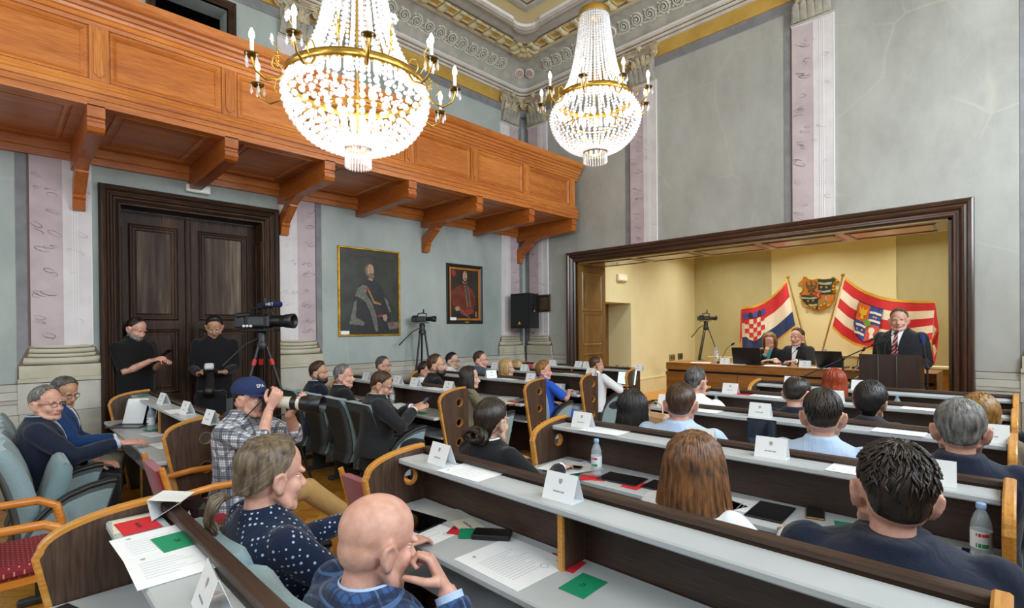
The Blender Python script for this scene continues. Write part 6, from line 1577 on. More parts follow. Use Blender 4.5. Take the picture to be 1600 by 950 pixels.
# foreground
person('man with a grey-brown ponytail in a dotted navy shirt', at(420, 685, 1.235), 0, -5, yaw=2, pitch=-6, skin='pink', hair=('ponytail', 'ash'), top='dotted', kind='shirt', collar='dotted', near=True, headscale=1.1, bulk=1.1, hands=DEFH, seed=6)
person('bald man in a blue checked jacket resting his fist against his face', at(585, 776, 1.155), -4, 3, yaw=-2, pitch=-12, skin='pink', hair=None, top='bluecheck', collar='paleblue', near=True, headscale=1.08, bulk=1.12,
       hands={'R': ((.135, .195, .875), (.5, .3, -.9), 'fist', (-.45, -.25, .86), (.55, .8, .2)), 'L': LAP['L']}, seed=7)
# second row along the left wall
person('young bearded man with swept-back hair in a navy suit', at(497, 567, 1.235), -10, 2, look=LEC, skin='warm', hair=('quiff', 'brown'), beard='dark', top='navy', collar='white', seed=8)
person('grey-haired man in a black jacket beside the young bearded man', at(536, 571, 1.232), -14, 2, look=LEC, skin='pink', hair=('fade', 'grey'), top='black', collar='white', seed=9)
PHONEH = {'R': ((.13, .36, .84), (.7, -.1, -.6), 'hold', (-.35, .85, .25), (.4, .1, .8)), 'L': ((-.05, .37, .84), (-.7, -.1, -.6), 'hold', (.25, .85, .3), (-.4, .1, .8))}
PHM, PHH, PHA = person('man in a dark suit with glasses looking down at his phone', at(594, 582, 1.205), -26, 5, yaw=-14, pitch=-20, skin='warm', hair=('short', 'brown'), top='charcoal', collar='white', legs='charcoal', glasses=M_gl, hands=PHONEH, near=True, bulk=1.15, seed=10)
# third row left
person('older man with glasses and combed grey hair near the wall', at(598, 558, 1.235), -10, 2, look=LEC, skin='pink', hair=('short', 'salt'), top='charcoal', collar='white', glasses=M_gl, seed=11)
person('bearded man with receding hair in a black shirt looking up', at(681, 555, 1.30), -20, 2, look=LEC, pitch=4, skin='warm', hair=('grey_side', 'brown'), beard='dark', top='black', kind='shirt', headscale=1.06, seed=12)
person('woman with long dark hair in an olive jacket', at(733, 574, 1.185), -18, 2, look=LEC, sex=1, skin='fair', hair=('long', 'dark'), top='olive', legs='stone', near=True, headscale=1.05, seed=13)
# fourth row left
person('young man with glasses in a white shirt, side face', at(706, 552, 1.25), -16, 2, look=LEC, skin='fair', hair=('fade', 'black'), top='white', kind='shirt', collar='white', glasses=M_gl, seed=14)
person('person in a white shirt mostly hidden behind the bearded man in black', at(664, 566, 1.17), -10, 4, look=LEC, skin='warm', hair=('short', 'dark'), top='white', kind='shirt', collar='white', seed=15)
person('broad man with cropped brown hair in a slate blue jacket', at(750, 550, 1.285), -20, 2, look=LEC, skin='pink', hair=('fade', 'brown'), top='slate', collar='white', bulk=1.1, seed=16)
person('blonde woman with straight hair in the fourth left row', at(791, 562, 1.19), -18, 2, look=LEC, sex=1, skin='fair', hair=('bob', 'blonde'), top='stone', kind='shirt', seed=17)
person('woman with short brown hair in a royal blue shirt', at(849, 566, 1.175), -12, 6, look=LEC, sex=1, skin='pink', hair=('layered', 'golden'), top='royal', kind='shirt', short_sleeve=.46, bulk=1.15, legs='royal', near=True,
       hands={'R': ((.14, .38, .79), (.8, -.4, -.5), 'relaxed', (-.6, .8, 0), (0, 0, 1)), 'L': LAP['L']}, seed=18)
# far row left
person('second blonde woman, half hidden behind the first', at(808, 563, 1.08), -18, 2, look=LEC, sex=1, skin='fair', hair=('bob', 'blonde'), top='cream', kind='shirt', seed=19)
person('bald man in the far left row behind the woman in blue', at(840, 566, 1.087), -12, 2, look=LEC, skin='pink', hair=None, top='slate', collar='white', seed=20)
person('man with cropped hair in a white shirt by the open laptop', at(931, 557, 1.205), -8, 4, look=(-3.0, 8.5), skin='warm', hair=('buzz', 'brown'), top='white', kind='shirt', collar='white', near=True, hands={'R': ((.20, .33, .77), (.9, -.3, -.4), 'relaxed', (-.3, .9, 0), (0, 0, 1)), 'L': DEFH['L']}, seed=21)
# right bank
person('woman with dark hair in a low bun and a black jacket', at(767, 625, 1.215), 4, -3, yaw=0, pitch=-2, sex=1, skin='fair', hair=('bun', 'dark'), top='black', collar='white', near=True, headscale=1.08, bulk=1.05, seed=22)
person('woman with long straight brown hair and a white jacket seen from behind', at(1085, 681, 1.20), -4, -3, yaw=-4, sex=1, skin='fair', hair=('long_flick', 'caramel'), top='white', near=True, headscale=1.12, bulk=1.05, seed=23)
person('man with tousled dark hair in a navy suit, nearest at the right', at(1395, 700, 1.25), 8, -5, yaw=12, roll=5, skin='pink', hair=('spiky', 'dark'), top='navy', collar=None, near=True, headscale=1.16, bulk=1.28, seed=24)
person('woman with long black hair in the third right row', at(990, 613, 1.165), -4, -2, yaw=-18, sex=1, skin='fair', hair=('long', 'black'), top='black', near=True, headscale=1.1, seed=25)
person('man with thinning brown hair in a pale blue shirt', at(1063, 600, 1.252), 8, -3, yaw=12, skin='pink', hair=('thin', 'brown'), top='paleblue', kind='shirt', collar='paleblue', near=True, headscale=1.1, bulk=1.22, seed=26)
person('young man with a neat fade in a light blue shirt beside the tablet', at(1285, 612, 1.27), 4, -3, yaw=8, skin='warm', hair=('fade', 'dark'), top='paleblue', kind='shirt', collar='paleblue', near=True, headscale=1.1, bulk=1.08, seed=27)
person('man with tousled grey hair and a navy jacket at the right', at(1500, 628, 1.265), 4, -3, yaw=1, skin='pink', hair=('short', 'grey'), top='navy', near=True, headscale=1.1, bulk=1.1, seed=28)
person('man with cropped greying hair in a white shirt before the oak table', at(1087, 576, 1.25), 0, -2, yaw=-10, skin='pink', hair=('fade', 'salt'), top='white', kind='shirt', collar='white', headscale=1.06, bulk=1.1, seed=29)
person('man with a bald crown and a dark jacket', at(1245, 590, 1.222), 2, 0, yaw=-10, pitch=-12, skin='pink', hair=('crown_bald', 'dark'), top='navy', headscale=1.06, seed=30)
person('person with a dense mop of black hair', at(1360, 602, 1.205), 0, -2, yaw=-4, sex=1, skin='warm', hair=('dense', 'black'), top='dgrey', headscale=1.06, seed=31)
person('person with light brown hair mostly hidden behind the grey-haired man', at(1530, 621, 1.175), 4, -2, yaw=4, sex=1, skin='fair', hair=('layered', 'golden'), top='olive', headscale=1.06, seed=32)
person('woman with bright red hair in the row before the lectern', at(1303, 578, 1.205), 4, 0, yaw=16, sex=1, skin='fair', hair=('long', 'red'), top='dgrey', collar='white', headscale=1.06, seed=33)
# presidium and speaker
person('woman with light brown hair and a teal blouse bending over at the presidium table', atY(1203, 521, 8.95), 172, 10, yaw=20, pitch=-22, sex=1, skin='pink', hair=('bob', 'golden'), top='black', collar='teal', hands={'R': ((.02, .24, .93), (.8, .1, -.6), 'grip', (-.3, .1, .9), (.3, .9, 0)), 'L': ((-.16, .36, .86), (-.5, .2, -.8), 'relaxed', (.6, .7, 0), (0, 0, 1))}, floor=ZA, headscale=1.12, seed=34)
person('smiling man in a dark suit seated at the presidium table', atY(1246, 514, 8.95), 168, 3, yaw=-4, skin='pink', hair=('fade', 'brown'), top='charcoal', collar='white', tie=CL['white'], hands={'R': ((.18, .36, .86), (.5, .2, -.8), 'relaxed', (-.5, .8, 0), (0, 0, 1)), 'L': ((-.14, .38, .86), (-.5, .2, -.8), 'hold', (.5, .8, 0), (0, 0, 1))}, floor=ZA, headscale=1.1, seed=35)
SPK = atY(1405, 484, 7.44)
person('speaker in a dark suit with a red striped tie standing behind the lectern', SPK, 170, 2, yaw=14, skin='pink', hair=('fade', 'ash'), top='charcoal', collar='white', tie=M_tie, legs='charcoal', stand=True, bulk=1.12, near=True,
       hands={'R': ((.17, .22, 1.16), (.25, -.5, -.8), 'grip', (-.2, .8, .1), (0, 0, 1)), 'L': ((-.17, .22, 1.16), (-.25, -.5, -.8), 'grip', (.2, .8, .1), (0, 0, 1))}, headscale=1.04, seed=36)
# ---------------------------------------------------------------- flat print: lettering
def text_mesh(body, size, mm, name='lettering'):
    c = bpy.data.curves.new('tmp', 'FONT'); c.body = body; c.size = size; c.align_x = 'CENTER'; c.align_y = 'CENTER'; c.extrude = .0003
    o = bpy.data.objects.new('tmp', c); COL.objects.link(o); ev = o.evaluated_get(bpy.context.evaluated_depsgraph_get())
    me = bpy.data.meshes.new_from_object(ev); bpy.data.objects.remove(o); bpy.data.curves.remove(c)
    me.materials.clear(); me.materials.append(mm); return me
M_paper = mat('white_paper', '#e9ebee', '#f1f2f4', rough=.7, scale=3); M_card = mat('white_card', '#eceef0', rough=.6); M_ink = mat('grey_print', '#9a9ca2', rough=.8); M_ink2 = mat('faint_print', '#c3c6cd', rough=.8); M_inkd = mat('dark_print', '#2a2422', rough=.8); M_crest = mat('crest_print', '#a89f94', rough=.8)
M_green = mat('green_card', '#0f8a5f', '#128f63', rough=.6, scale=5); M_redc = mat('red_card', '#c8222e', '#d02a34', rough=.6, scale=5); M_creamc = mat('cream_card', '#ddd8c2', rough=.6)
M_screen = mat('dark_glass_screen', '#050608', rough=.08, spec=.8); M_alu = mat('grey_metal', '#8a8d92', rough=.3, metal=.8); M_plk = mat('black_plastic', '#101113', '#17181a', rough=.4, scale=60)
TXT = {'ZA': text_mesh('ZA', .022, M_inkd), 'PROTIV': text_mesh('PROTIV', .016, M_inkd), 'SUZ': text_mesh('SUZDRŽAN', .016, M_inkd)}
# name tents
def tent_meshes():
    w_, d_, h_ = .073, .036, .098; th = .0008
    a = MB().add([(-w_, -d_, 0), (w_, -d_, 0), (w_, 0, h_), (-w_, 0, h_), (-w_, -d_ - th, 0), (w_, -d_ - th, 0), (w_, -th, h_ + th), (-w_, -th, h_ + th)], [(0, 1, 2, 3), (7, 6, 5, 4), (0, 4, 5, 1), (1, 5, 6, 2), (3, 7, 4, 0)])
    b = MB().add([(-w_, d_, 0), (w_, d_, 0), (w_, 0, h_), (-w_, 0, h_), (-w_, d_ + th, 0), (w_, d_ + th, 0), (w_, th, h_ + th), (-w_, th, h_ + th)], [(3, 2, 1, 0), (4, 5, 6, 7), (1, 5, 4, 0), (2, 6, 5, 1), (0, 4, 7, 3)])
    base = MB().bx(-w_, w_, -d_, d_, 0.0002, .001)
    n = Vector((0, -h_, d_)).normalized(); 
    def P(u, v, o=.0018): return Vector((u, -d_*(1 - v/h_), v)) + n*0 + Vector((0, -o, o*.3))
    sh = [(-.008, .078), (.008, .078), (.008, .066), (.0, .058), (-.008, .066)]
    cr = MB().add([P(*p) for p in sh], [tuple(range(5))])
    ln = MB()
    for k, (x0, x1) in enumerate(((-.026, -.012), (-.010, .006), (.009, .026))): ln.add([P(x0, .031), P(x1, .031), P(x1, .036), P(x0, .036)], [(0, 1, 2, 3)])
    return a.mesh('front_face', M_card), b.mesh('back_face', M_card), base.mesh('base_fold', M_card), cr.mesh('printed_crest', M_crest), ln.mesh('printed_name', M_ink)
TENT = tent_meshes()
def tent(label, x, y, z=.9685, rz=0.0, tilt=None):
    t = thing('name_card', label, 'name card', (x, y, z), rz, 'folded name cards')
    f = link('front_face', TENT[0], t); link('printed_crest', TENT[3], f); link('printed_name', TENT[4], f); link('back_face', TENT[1], t); link('base_fold', TENT[2], t)
    if tilt: t.rotation_euler = tilt
    return t
def tent_px(label, px, py, yr, rz=0.0): p = PY(px, py, yr - .105); return tent(label, p.x, yr - .078, .9685, rz)
R_, L_ = RROW, LROW
for lb, px, py, yr, rz in (
    ('name card at the left end of the right foreground ledge', 683, 715, R_[1], -.05), ('name card in the middle of the right foreground ledge', 872, 770, R_[1], .03),
    ('name card at the left end of the ledge behind the water bottle', 907, 663, R_[2], .0), ('name card half hidden by the long brown hair', 1093, 688, R_[2], 0), ('name card below the upright tablet', 1203, 708, R_[2], .04), ('name card beside the tousled man, nearest the right end post', 1457, 746, R_[2], .05),
    ('name card between the black-haired woman and the pale blue shirt', 1040, 637, R_[3], 0), ('name card peeking over the upright tablet', 1186, 648, R_[3], 0), ('blank side of a name card right of the grey-haired man', 1549, 684, R_[3], .05),
    ('name card beside the red card in front of the oak table', 1140, 611, R_[4], 0), ('name card behind the young man in light blue', 1302, 624, R_[4], 0),
    ('small name card on the ledge left of the red-haired woman', 1236, 597, R_[5], 0), ('name card right of the red-haired woman under the lectern', 1343, 606, R_[5], 0),
    ('name card farthest from the aisle on the desk by the double door', 250, 617, L_[0], .1), ('middle name card on the desk by the double door', 286, 631, L_[0], .1), ('name card nearest the aisle on the desk by the double door', 323, 650, L_[0], .1),
    ('name card at the wall end before the young bearded man', 570, 592, L_[1], 0), ('name card above the water bottle on the second left desk', 619, 600, L_[1], 0), ('name card in front of the bearded man in black', 646, 601, L_[1], 0), ('name card nearest the pierced panel of the second left desk', 699, 607, L_[1], 0),
    ('name card seen edge-on right of the woman in the olive jacket', 765, 590, L_[2], 1.2), ('name card left of the woman in blue, third left desk', 828, 595, L_[2], 0),
    ('name card behind the broad man in slate blue', 772, 575, L_[3], 0), ('name card right of the blonde woman', 818, 578, L_[3], 0), ('name card left of the man by the laptop', 922, 586, L_[3], 0),
    ('name card at the far row next to the bald man', 862, 570, L_[4], 0), ('name card on the far ledge below the wooden jamb, left of two', 903, 572, L_[4], 0), ('name card on the far ledge below the wooden jamb, right of two', 916, 574, L_[4], 0), ('name card above the open laptop on the far ledge', 996, 579, L_[4], 0)):
    tent_px(lb, px, py, yr, rz)
p = PZ(252, 800, .975); tent('name card fallen on its side on the nearest ledge', -2.18, .405, 1.003, tilt=(Rd(78), Rd(4), Rd(150))); tent('folded name card on the nearest ledge, beside the two printed sheets', -1.34, .355, .9685, -.12)
# sheets of paper
def sheet(label, x, y, z, rz=0.0, w_=.21, h_=.297, lines=8, mm=None, name='paper_sheet', crest=True, stamp=False, n=1, thick=.0006):
    t = thing(name, label, 'paper', (x, y, z + .0006), rz)
    MB().bx(-w_/2, w_/2, -h_/2, h_/2, 0, thick*n).build('sheet', mm or M_paper, t); zz = thick*n + .0004
    if lines:
        m = MB(); rng = random.Random(int(x*1000) + int(y*777)); 
        for k in range(lines):
            yy = h_*(.22 - .6*k/max(lines, 1)*.95); x1 = w_*rng.uniform(.05, .36); m.add([(-w_*.36, yy, zz), (x1, yy, zz), (x1, yy + .0032, zz), (-w_*.36, yy + .0032, zz)], [(0, 1, 2, 3)])
        m.build('printed_lines', M_ink2, t, kind='stuff')
    if crest: MB().add([(-.006 - w_*.28, h_*.40, zz), (.006 - w_*.28, h_*.40, zz), (.006 - w_*.28, h_*.36, zz), (-w_*.28, h_*.345, zz), (-.006 - w_*.28, h_*.36, zz)], [(0, 4, 3, 2, 1)]).build('printed_crest', M_ink, t)
    if stamp:
        m = MB(); A, B = circle(w_*.18, -h_*.32, .017, 20), circle(w_*.18, -h_*.32, .0145, 20); m.add([(*p_, zz) for p_ in A + B], [(j, (j+1) % 20, 20 + (j+1) % 20, 20 + j) for j in range(20)]); m.build('stamp', M_ink, t)
    return t
def card(label, x, y, z, rz, col):
    mm, tx = {'g': (M_green, 'ZA'), 'r': (M_redc, 'PROTIV'), 'c': (M_creamc, 'SUZ')}[col]
    t = thing('voting_card', label, 'card', (x, y, z + .0005), rz); MB().bx(-.0745, .0745, -.053, .053, 0, .0007).build('card_face', mm, t); link('lettering', TXT[tx], t, (0, 0, .0012)); return t
ZL, ZD = .9685, .7305
# nearest ledge
sheet('printed sheet under the green card on the nearest ledge', -1.90, .35, ZL, PI/2 + .03, .20, .24, 7); sheet('printed sheet overlapping the first on the nearest ledge', -1.69, .345, ZL + .0012, PI/2 - .02, .19, .235, 7)
card('green ZA card lying on the nearest printed sheets', -1.86, .395, ZL + .0025, .05, 'g'); card('red card on the nearest ledge with a cream card under it', -2.105, .335, ZL + .001, .05, 'r'); card('cream card beneath the red card on the nearest ledge', -2.14, .325, ZL, -.1, 'c')
t = thing('soft_case', 'black soft case lying on the nearest desk', 'case', (-1.98, .16, ZD + .001), .3); MB().bx(-.13, .13, -.05, .05, 0, .055, .025).build('body', M_plk, t); MB().tube([(-.13, -.051, .03), (0, -.054, .032), (.13, -.051, .03)], .003, 6).build('zip', M_alu, t)
sheet('sheet on the nearest desk at the bottom edge', -1.72, .12, ZD, .4, .21, .297, 0, crest=False)
# right foreground desk
sheet('printed sheet on the right foreground ledge beside the name card', -1.78, 1.525, ZL, PI/2 + .04, .18, .27, 6)
sheet('large two-page document with a stamp on the right foreground desk', -1.38, 1.39, ZD, PI/2 - .02, .30, .35, 12, stamp=True); card('green ZA card alone on the right foreground desk', -1.075, 1.425, ZD, PI/2 + .03, 'g')
card('red card edge showing from under the two-page document', -1.235, 1.51, ZD - .0002, .15, 'r')
sheet('grey envelope at the back of the right foreground desk', -2.02, 1.50, ZD, PI/2 + .3, .16, .23, 0, mat('grey_envelope', '#c4c3bd', rough=.7), 'envelope', False); sheet('second grey envelope overlapping the first', -1.88, 1.515, ZD + .0012, PI/2 - .15, .15, .22, 0, mat('grey_envelope_b', '#bdbcb4', rough=.7), 'envelope', False)
card('cream SUZDRŽAN card by the phone on the right foreground desk', -1.78, 1.50, ZD + .0025, -.25, 'c'); card('red card fanned beside the cream card on the right foreground desk', -1.735, 1.455, ZD + .0012, .5, 'r'); card('green card fanned over the red one on the right foreground desk', -1.68, 1.465, ZD + .0032, .8, 'g')
sheet('stamped sheet in front of the bald man', -1.835, 1.34, ZD, PI/2 + .1, .17, .21, 3, stamp=True)
def slab(name, label, cat, x, y, z, rz, w_, h_, th, body, screen=M_screen):
    t = thing(name, label, cat, (x, y, z), rz); MB().bx(-w_/2, w_/2, -h_/2, h_/2, 0, th, min(.004, th*.4)).build('case', body, t); MB().bx(-w_/2 + .004, w_/2 - .004, -h_/2 + .006, h_/2 - .006, th, th + .0006).build('screen', screen, t); return t
slab('tablet', 'black tablet beside the bald man reflecting the room', 'tablet', -2.0, 1.36, ZD, .15, .26, .18, .008, M_plk); slab('smartphone', 'thick black phone on the right foreground desk', 'phone', -1.605, 1.49, ZD, -.95, .085, .165, .022, M_plk)
# second right desk
sheet('sheet on the ledge behind the water bottle', -1.87, 2.72, ZL, PI/2 + .05, .19, .28, 5); sheet('sheet on the ledge just left of the tousled man', -.52, 2.72, ZL, PI/2, .17, .22, 5)
t = sheet('navy folder under loose papers at the aisle end of the second right desk', -2.06, 2.585, ZD, .35, .24, .31, 0, mat('navy_folder', '#1a1f6a', rough=.5), 'folder', False, n=6)
sheet('loose paper on the navy folder', -2.09, 2.565, ZD + .0045, .15, lines=6); sheet('second loose paper askew on the navy folder', -2.0, 2.57, ZD + .0062, -.35, lines=6)
slab('smartphone', 'phone lying on the loose papers, second right desk', 'phone', -2.02, 2.55, ZD + .0082, -1.2, .072, .15, .009, M_alu)
card('green card at the front edge of the second right desk', -1.90, 2.465, ZD, .1, 'g'); card('red card beside the green one at the front edge of the second right desk', -1.80, 2.485, ZD + .0012, .5, 'r'); card('cream card under the red one, second right desk', -1.76, 2.505, ZD, .7, 'c')
slab('tablet', 'black tablet right of the water bottle', 'tablet', -1.66, 2.58, ZD, .1, .25, .175, .008, M_plk); card('red card lying alone left of the long-haired woman', -1.545, 2.535, ZD, PI/2, 'r'); slab('tablet', 'second black tablet half hidden by the long-haired woman', 'tablet', -1.40, 2.61, ZD, .05, .22, .17, .008, M_plk)
card('green card right of the long-haired woman', -1.03, 2.56, ZD, 1.2, 'g'); card('red card under the green one, right of the long-haired woman', -1.02, 2.62, ZD - .0003, .6, 'r'); sheet('printed sheet with a crest right of the long-haired woman', -.93, 2.62, ZD, PI/2 + .1, .2, .28, 9)
slab('tablet', 'black tablet lying on the printed sheet before the tousled man', 'tablet', -.85, 2.60, ZD + .0015, PI/2 + .05, .25, .165, .008, M_plk); slab('smartphone', 'gold-edged phone between the tablet and the tousled man', 'phone', -.69, 2.72, ZD, .25, .078, .16, .009, mat('gold_phone', '#9a7d52', rough=.3, metal=.7))
card('green card in front of the tousled man', -.52, 2.66, ZD, .3, 'g'); card('red card partly over the green one, tousled man', -.50, 2.60, ZD + .001, .15, 'r'); sheet('white document with a navy spine near the right end post', -.24, 2.60, ZD, PI/2, .2, .22, 0, crest=False); tag(MB().bx(-.012, .012, -.1, .1, 0, .004).build('binder_spine', mat('navy_spine', '#151a52', rough=.5), None, (-.155, 2.6, ZD + .0012)), 'navy binder spine beside the bottle at the right end', 'binder')
t = thing('soft_case', 'black pouch under the bottle at the right end', 'case', (-.1, 2.50, ZD + .001), .1); MB().bx(-.06, .06, -.05, .05, 0, .02, .009).build('body', M_plk, t); MB().tube([(-.06, -.051, .01), (.06, -.051, .01)], .002, 6).build('zip', M_alu, t)
# water bottles
M_pet = mat('clear_pet', '#d5e2ea', rough=.06, alpha=.32, spec=.8); M_bcap = mat('light_blue_cap', '#8fb4dc', rough=.4); M_blab = mat('bottle_label', '#dfe6ea', rough=.5); M_bred = mat('label_red', '#c2313a', rough=.5); M_bgrn = mat('label_green', '#2f8f5a', rough=.5)
def bottle(label, x, y, z, s=1.0):
    t = thing('water_bottle', label, 'bottle', (x, y, z), .6, 'water bottles'); t.scale = (s, s, s)
    MB().lathe([(.001, .004), (.026, 0), (.031, .01), (.029, .03), (.032, .05), (.032, .13), (.030, .15), (.021, .178), (.013, .195), (.013, .205)], (0, 0, 0), 18, caps=False).build('bottle_body', M_pet, t)
    MB().lathe([(.0326, .055), (.0326, .12)], (0, 0, 0), 18, caps=False).build('label', M_blab, t)
    for z0, z1, mm in ((.1, .112, M_bred), (.06, .075, M_bgrn)): MB().add([(.033*cos(a), .033*sin(a), zz) for zz in (z0, z1) for a in (-2.6, -2.2, -1.8, -1.4)], [(0, 1, 5, 4), (1, 2, 6, 5), (2, 3, 7, 6)], True).build('label_print', mm, t)
    MB().lathe([(.0145, .2), (.0155, .202), (.0155, .217), (.014, .22), (.001, .22)], (0, 0, 0), 16).build('cap', M_bcap, t)
def bot_px(label, px, py, yr, z=ZD, back=.2): p = PY(px, py, yr - back); bottle(label, p.x, yr - back, z)
bot_px('water bottle on the second right desk in front of the papers', 932, 725, R_[2], ZD, .25); bot_px('water bottle at the right end post', 1533, 830, R_[2], ZD, .20)
bot_px('water bottle before the white-shirted man near the oak table', 1119, 630, R_[4], ZD, .15); bot_px('water bottle on the desk nearest the lectern', 1402, 640, R_[5], ZD, .15)
bot_px('water bottle beside the open laptop near the double door', 236, 655, L_[0], ZD, .16); bot_px('water bottle on the desk of the man with the phone', 613, 632, L_[1], ZD, .16)
# third right desk: tablet standing upright, handbag
t = thing('tablet', 'black tablet propped upright on the third right desk', 'tablet', (PY(1190, 690, R_[3] - .3).x, R_[3] - .30, ZD)); MB().bx(-.095, .095, -.004, .004, .008, .258, .002).build('case', M_plk, t); MB().bx(-.088, .088, -.0052, -.0042, .016, .25).build('screen', M_screen, t); MB().plate([[(0.004, .0), (.09, .0), (.004, .15)]], -.06, .06, lambda u, v, w: (w, u, v)).build('stand', M_plk, t)
M_tan = mat('tan_leather', '#b58e6a', '#c29c78', rough=.5, scale=30); t = thing('handbag', 'tan leather handbag with a dark stripe beside the black-haired woman', 'handbag', (PY(1026, 655, R_[3] - .2).x, R_[3] - .21, ZD), -.2)
MB().bx(-.14, .14, -.05, .05, .001, .2, .03).build('body', M_tan, t); MB().bx(-.142, .142, -.052, .052, .1, .112).build('stripe', M_inkd, t); MB().tube([(-.07, 0, .19), (-.06, 0, .26), (0, 0, .29), (.06, 0, .26), (.07, 0, .19)], .007, 8).build('handle', M_tan, t)
sheet('sheet on the third ledge behind the pale blue shirt', PY(1097, 640, R_[3]-.1).x, R_[3] - .085, ZL, PI/2, .17, .26, 3); sheet('sheet on the third ledge between the young man and the grey-haired man', PY(1404, 673, R_[3]-.1).x, R_[3] - .085, ZL, PI/2, .17, .26, 3)
# fourth and fifth right desks
card('red card on the ledge before the oak table', PY(1160, 613, R_[4]-.1).x, R_[4] - .085, ZL, 0, 'r'); sheet('sheet on the ledge right of the red card before the oak table', PY(1195, 617, R_[4]-.1).x, R_[4] - .085, ZL, PI/2, .16, .26, 3); sheet('sheet on the ledge right of the black-haired head', PY(1441, 637, R_[4]-.1).x, R_[4] - .085, ZL, PI/2, .16, .26, 3)
card('red card at the far right end before the lectern', PY(1565, 646, R_[5] - .3).x, R_[5] - .28, ZD, 0, 'r'); sheet('white slip beside the red card at the far right end', PY(1580, 647, R_[5] - .3).x, R_[5] - .26, ZD, 0, .08, .1, 0, crest=False)
t = thing('handbag', 'black handbag with gold clasps at the right end of the fourth desk', 'handbag', (PY(1573, 675, R_[4] - .2).x, R_[4] - .22, ZD), .1); MB().ball((0, 0, .1), (.1, .06, .1), 16, 10).build('body', M_plk, t)
for s_ in (-1, 1): MB().tube([(s_*.008, -.062, .03), (s_*.01, -.066, .1), (s_*.03, -.062, .15), (s_*.035, -.05, .185)], .006, 6).build('clasp', M_brass, t)
# desk by the double door: laptop with paper, sheets, cards
def laptop(label, x, y, z, rz, w_=.32, d_=.22, ang=104, screen=M_screen, body=M_alu, screen_back=None):
    t = thing('laptop', label, 'laptop', (x, y, z), rz); MB().bx(-w_/2, w_/2, -d_/2, d_/2, .0005, .014, .003).build('base', body, t); MB().bx(-w_/2 + .02, w_/2 - .02, -.02, d_/2 - .02, .014, .0155).build('keyboard', M_plk, t)
    Mx = Matrix.Translation((0, d_/2, .014)) @ Matrix.Rotation(Rd(ang - 90), 4, 'X') ; Mx = Matrix.Translation((0, d_/2, .012)) @ Matrix.Rotation(-Rd(ang - 90), 4, 'X')
    lid = MB().bx(-w_/2, w_/2, -.004, .004, 0, d_, .002, M=Mx).build('lid', body, t); MB().bx(-w_/2 + .01, w_/2 - .01, -.0052, -.0042, .012, d_ - .01, M=Mx).build('screen', screen, lid); return t
p = PY(206, 668, L_[0] - .24); lt = laptop('open laptop with a sheet of paper leaning on its screen', p.x, L_[0] - .25, ZD, .75, body=M_alu)
t = thing('paper_sheet', 'sheet of paper leaning against the laptop screen by the double door', 'paper', (p.x - .03, L_[0] - .23, ZD + .02), .75); MB().bx(-.1, .1, 0, .001, .0, .24, M=Matrix.Rotation(Rd(-20), 4, 'X')).build('sheet', M_paper, t); MB().rim(circle(.03, .09, .017, 16), 0, .0005, lambda u, v, w: Matrix.Rotation(Rd(-20), 4, 'X') @ Vector((u, -.0006 - w, v))).build('stamp', M_ink, t)
for lb, px, py, rz in (('sheet nearest the laptop on the desk by the double door', 228, 663, .3), ('middle sheet on the desk by the double door', 238, 679, .2), ('sheet nearest the aisle on the desk by the double door', 255, 696, .1)):
    q = PZ(px, py, ZD); sheet(lb, q.x, min(q.y, L_[0] - .17), ZD, PI/2 + rz, .12, .27, 5, crest=False)
q = PZ(231, 671, ZD); card('green card on the desk by the double door', q.x + .1, q.y + .02, ZD + .0015, .2, 'g'); q = PZ(262, 672, ZD); card('red card on the desk by the double door', q.x, L_[0] - .09, ZD, 0, 'r'); card('green card under the farthest name card by the double door', -6.33, L_[0] - .09, ZL, .1, 'g')
q = PY(277, 636, L_[0] - .1); sheet('sheet on the ledge by the double door', q.x, L_[0] - .09, ZL, PI/2, .17, .25, 0)
# desk of the man with the phone
t = thing('book', 'thick white book on the desk of the man with the phone', 'book', (PY(628, 630, L_[1]-.25).x, L_[1] - .25, ZD), .1); MB().bx(-.15, .15, -.1, .1, .0005, .004).bx(-.15, .15, -.1, .1, .036, .04).bx(-.15, .15, .096, .1, .0005, .04).build('cover', M_card, t); MB().bx(-.146, .146, -.096, .096, .004, .036).build('page_block', M_paper, t)
t = thing('glasses_case', 'navy glasses case on the white book', 'case', (PY(640, 622, L_[1]-.25).x, L_[1] - .22, ZD + .0405), .1); MB().bx(-.085, .085, -.032, .032, 0, .035, .015).build('shell', mat('navy_case', '#161b33', rough=.4), t); MB().bx(-.086, .086, -.0325, .0325, .018, .02).build('seam', M_alu, t)
for lb, px, py in (('sheet between the grey-haired man and the white book', 596, 630), ('sheet beside the red card near the pierced panel', 672, 638)): q = PZ(px, py, ZD); sheet(lb, q.x, L_[1] - .24, ZD, .3, lines=4)
q = PZ(660, 641, ZD); card('red card near the pierced panel of the second left desk', q.x, L_[1] - .29, ZD + .0015, .4, 'r'); card('green card beneath the sheet near the pierced panel', q.x + .16, L_[1] - .30, ZD, .1, 'g'); card('green card left of the white book', PZ(612, 636, ZD).x - .2, L_[1] - .33, ZD, 0, 'g')
q = PY(679, 608, L_[1] - .1); sheet('sheet on the second left ledge before the olive jacket', q.x, L_[1] - .085, ZL, PI/2, .16, .28, 3)
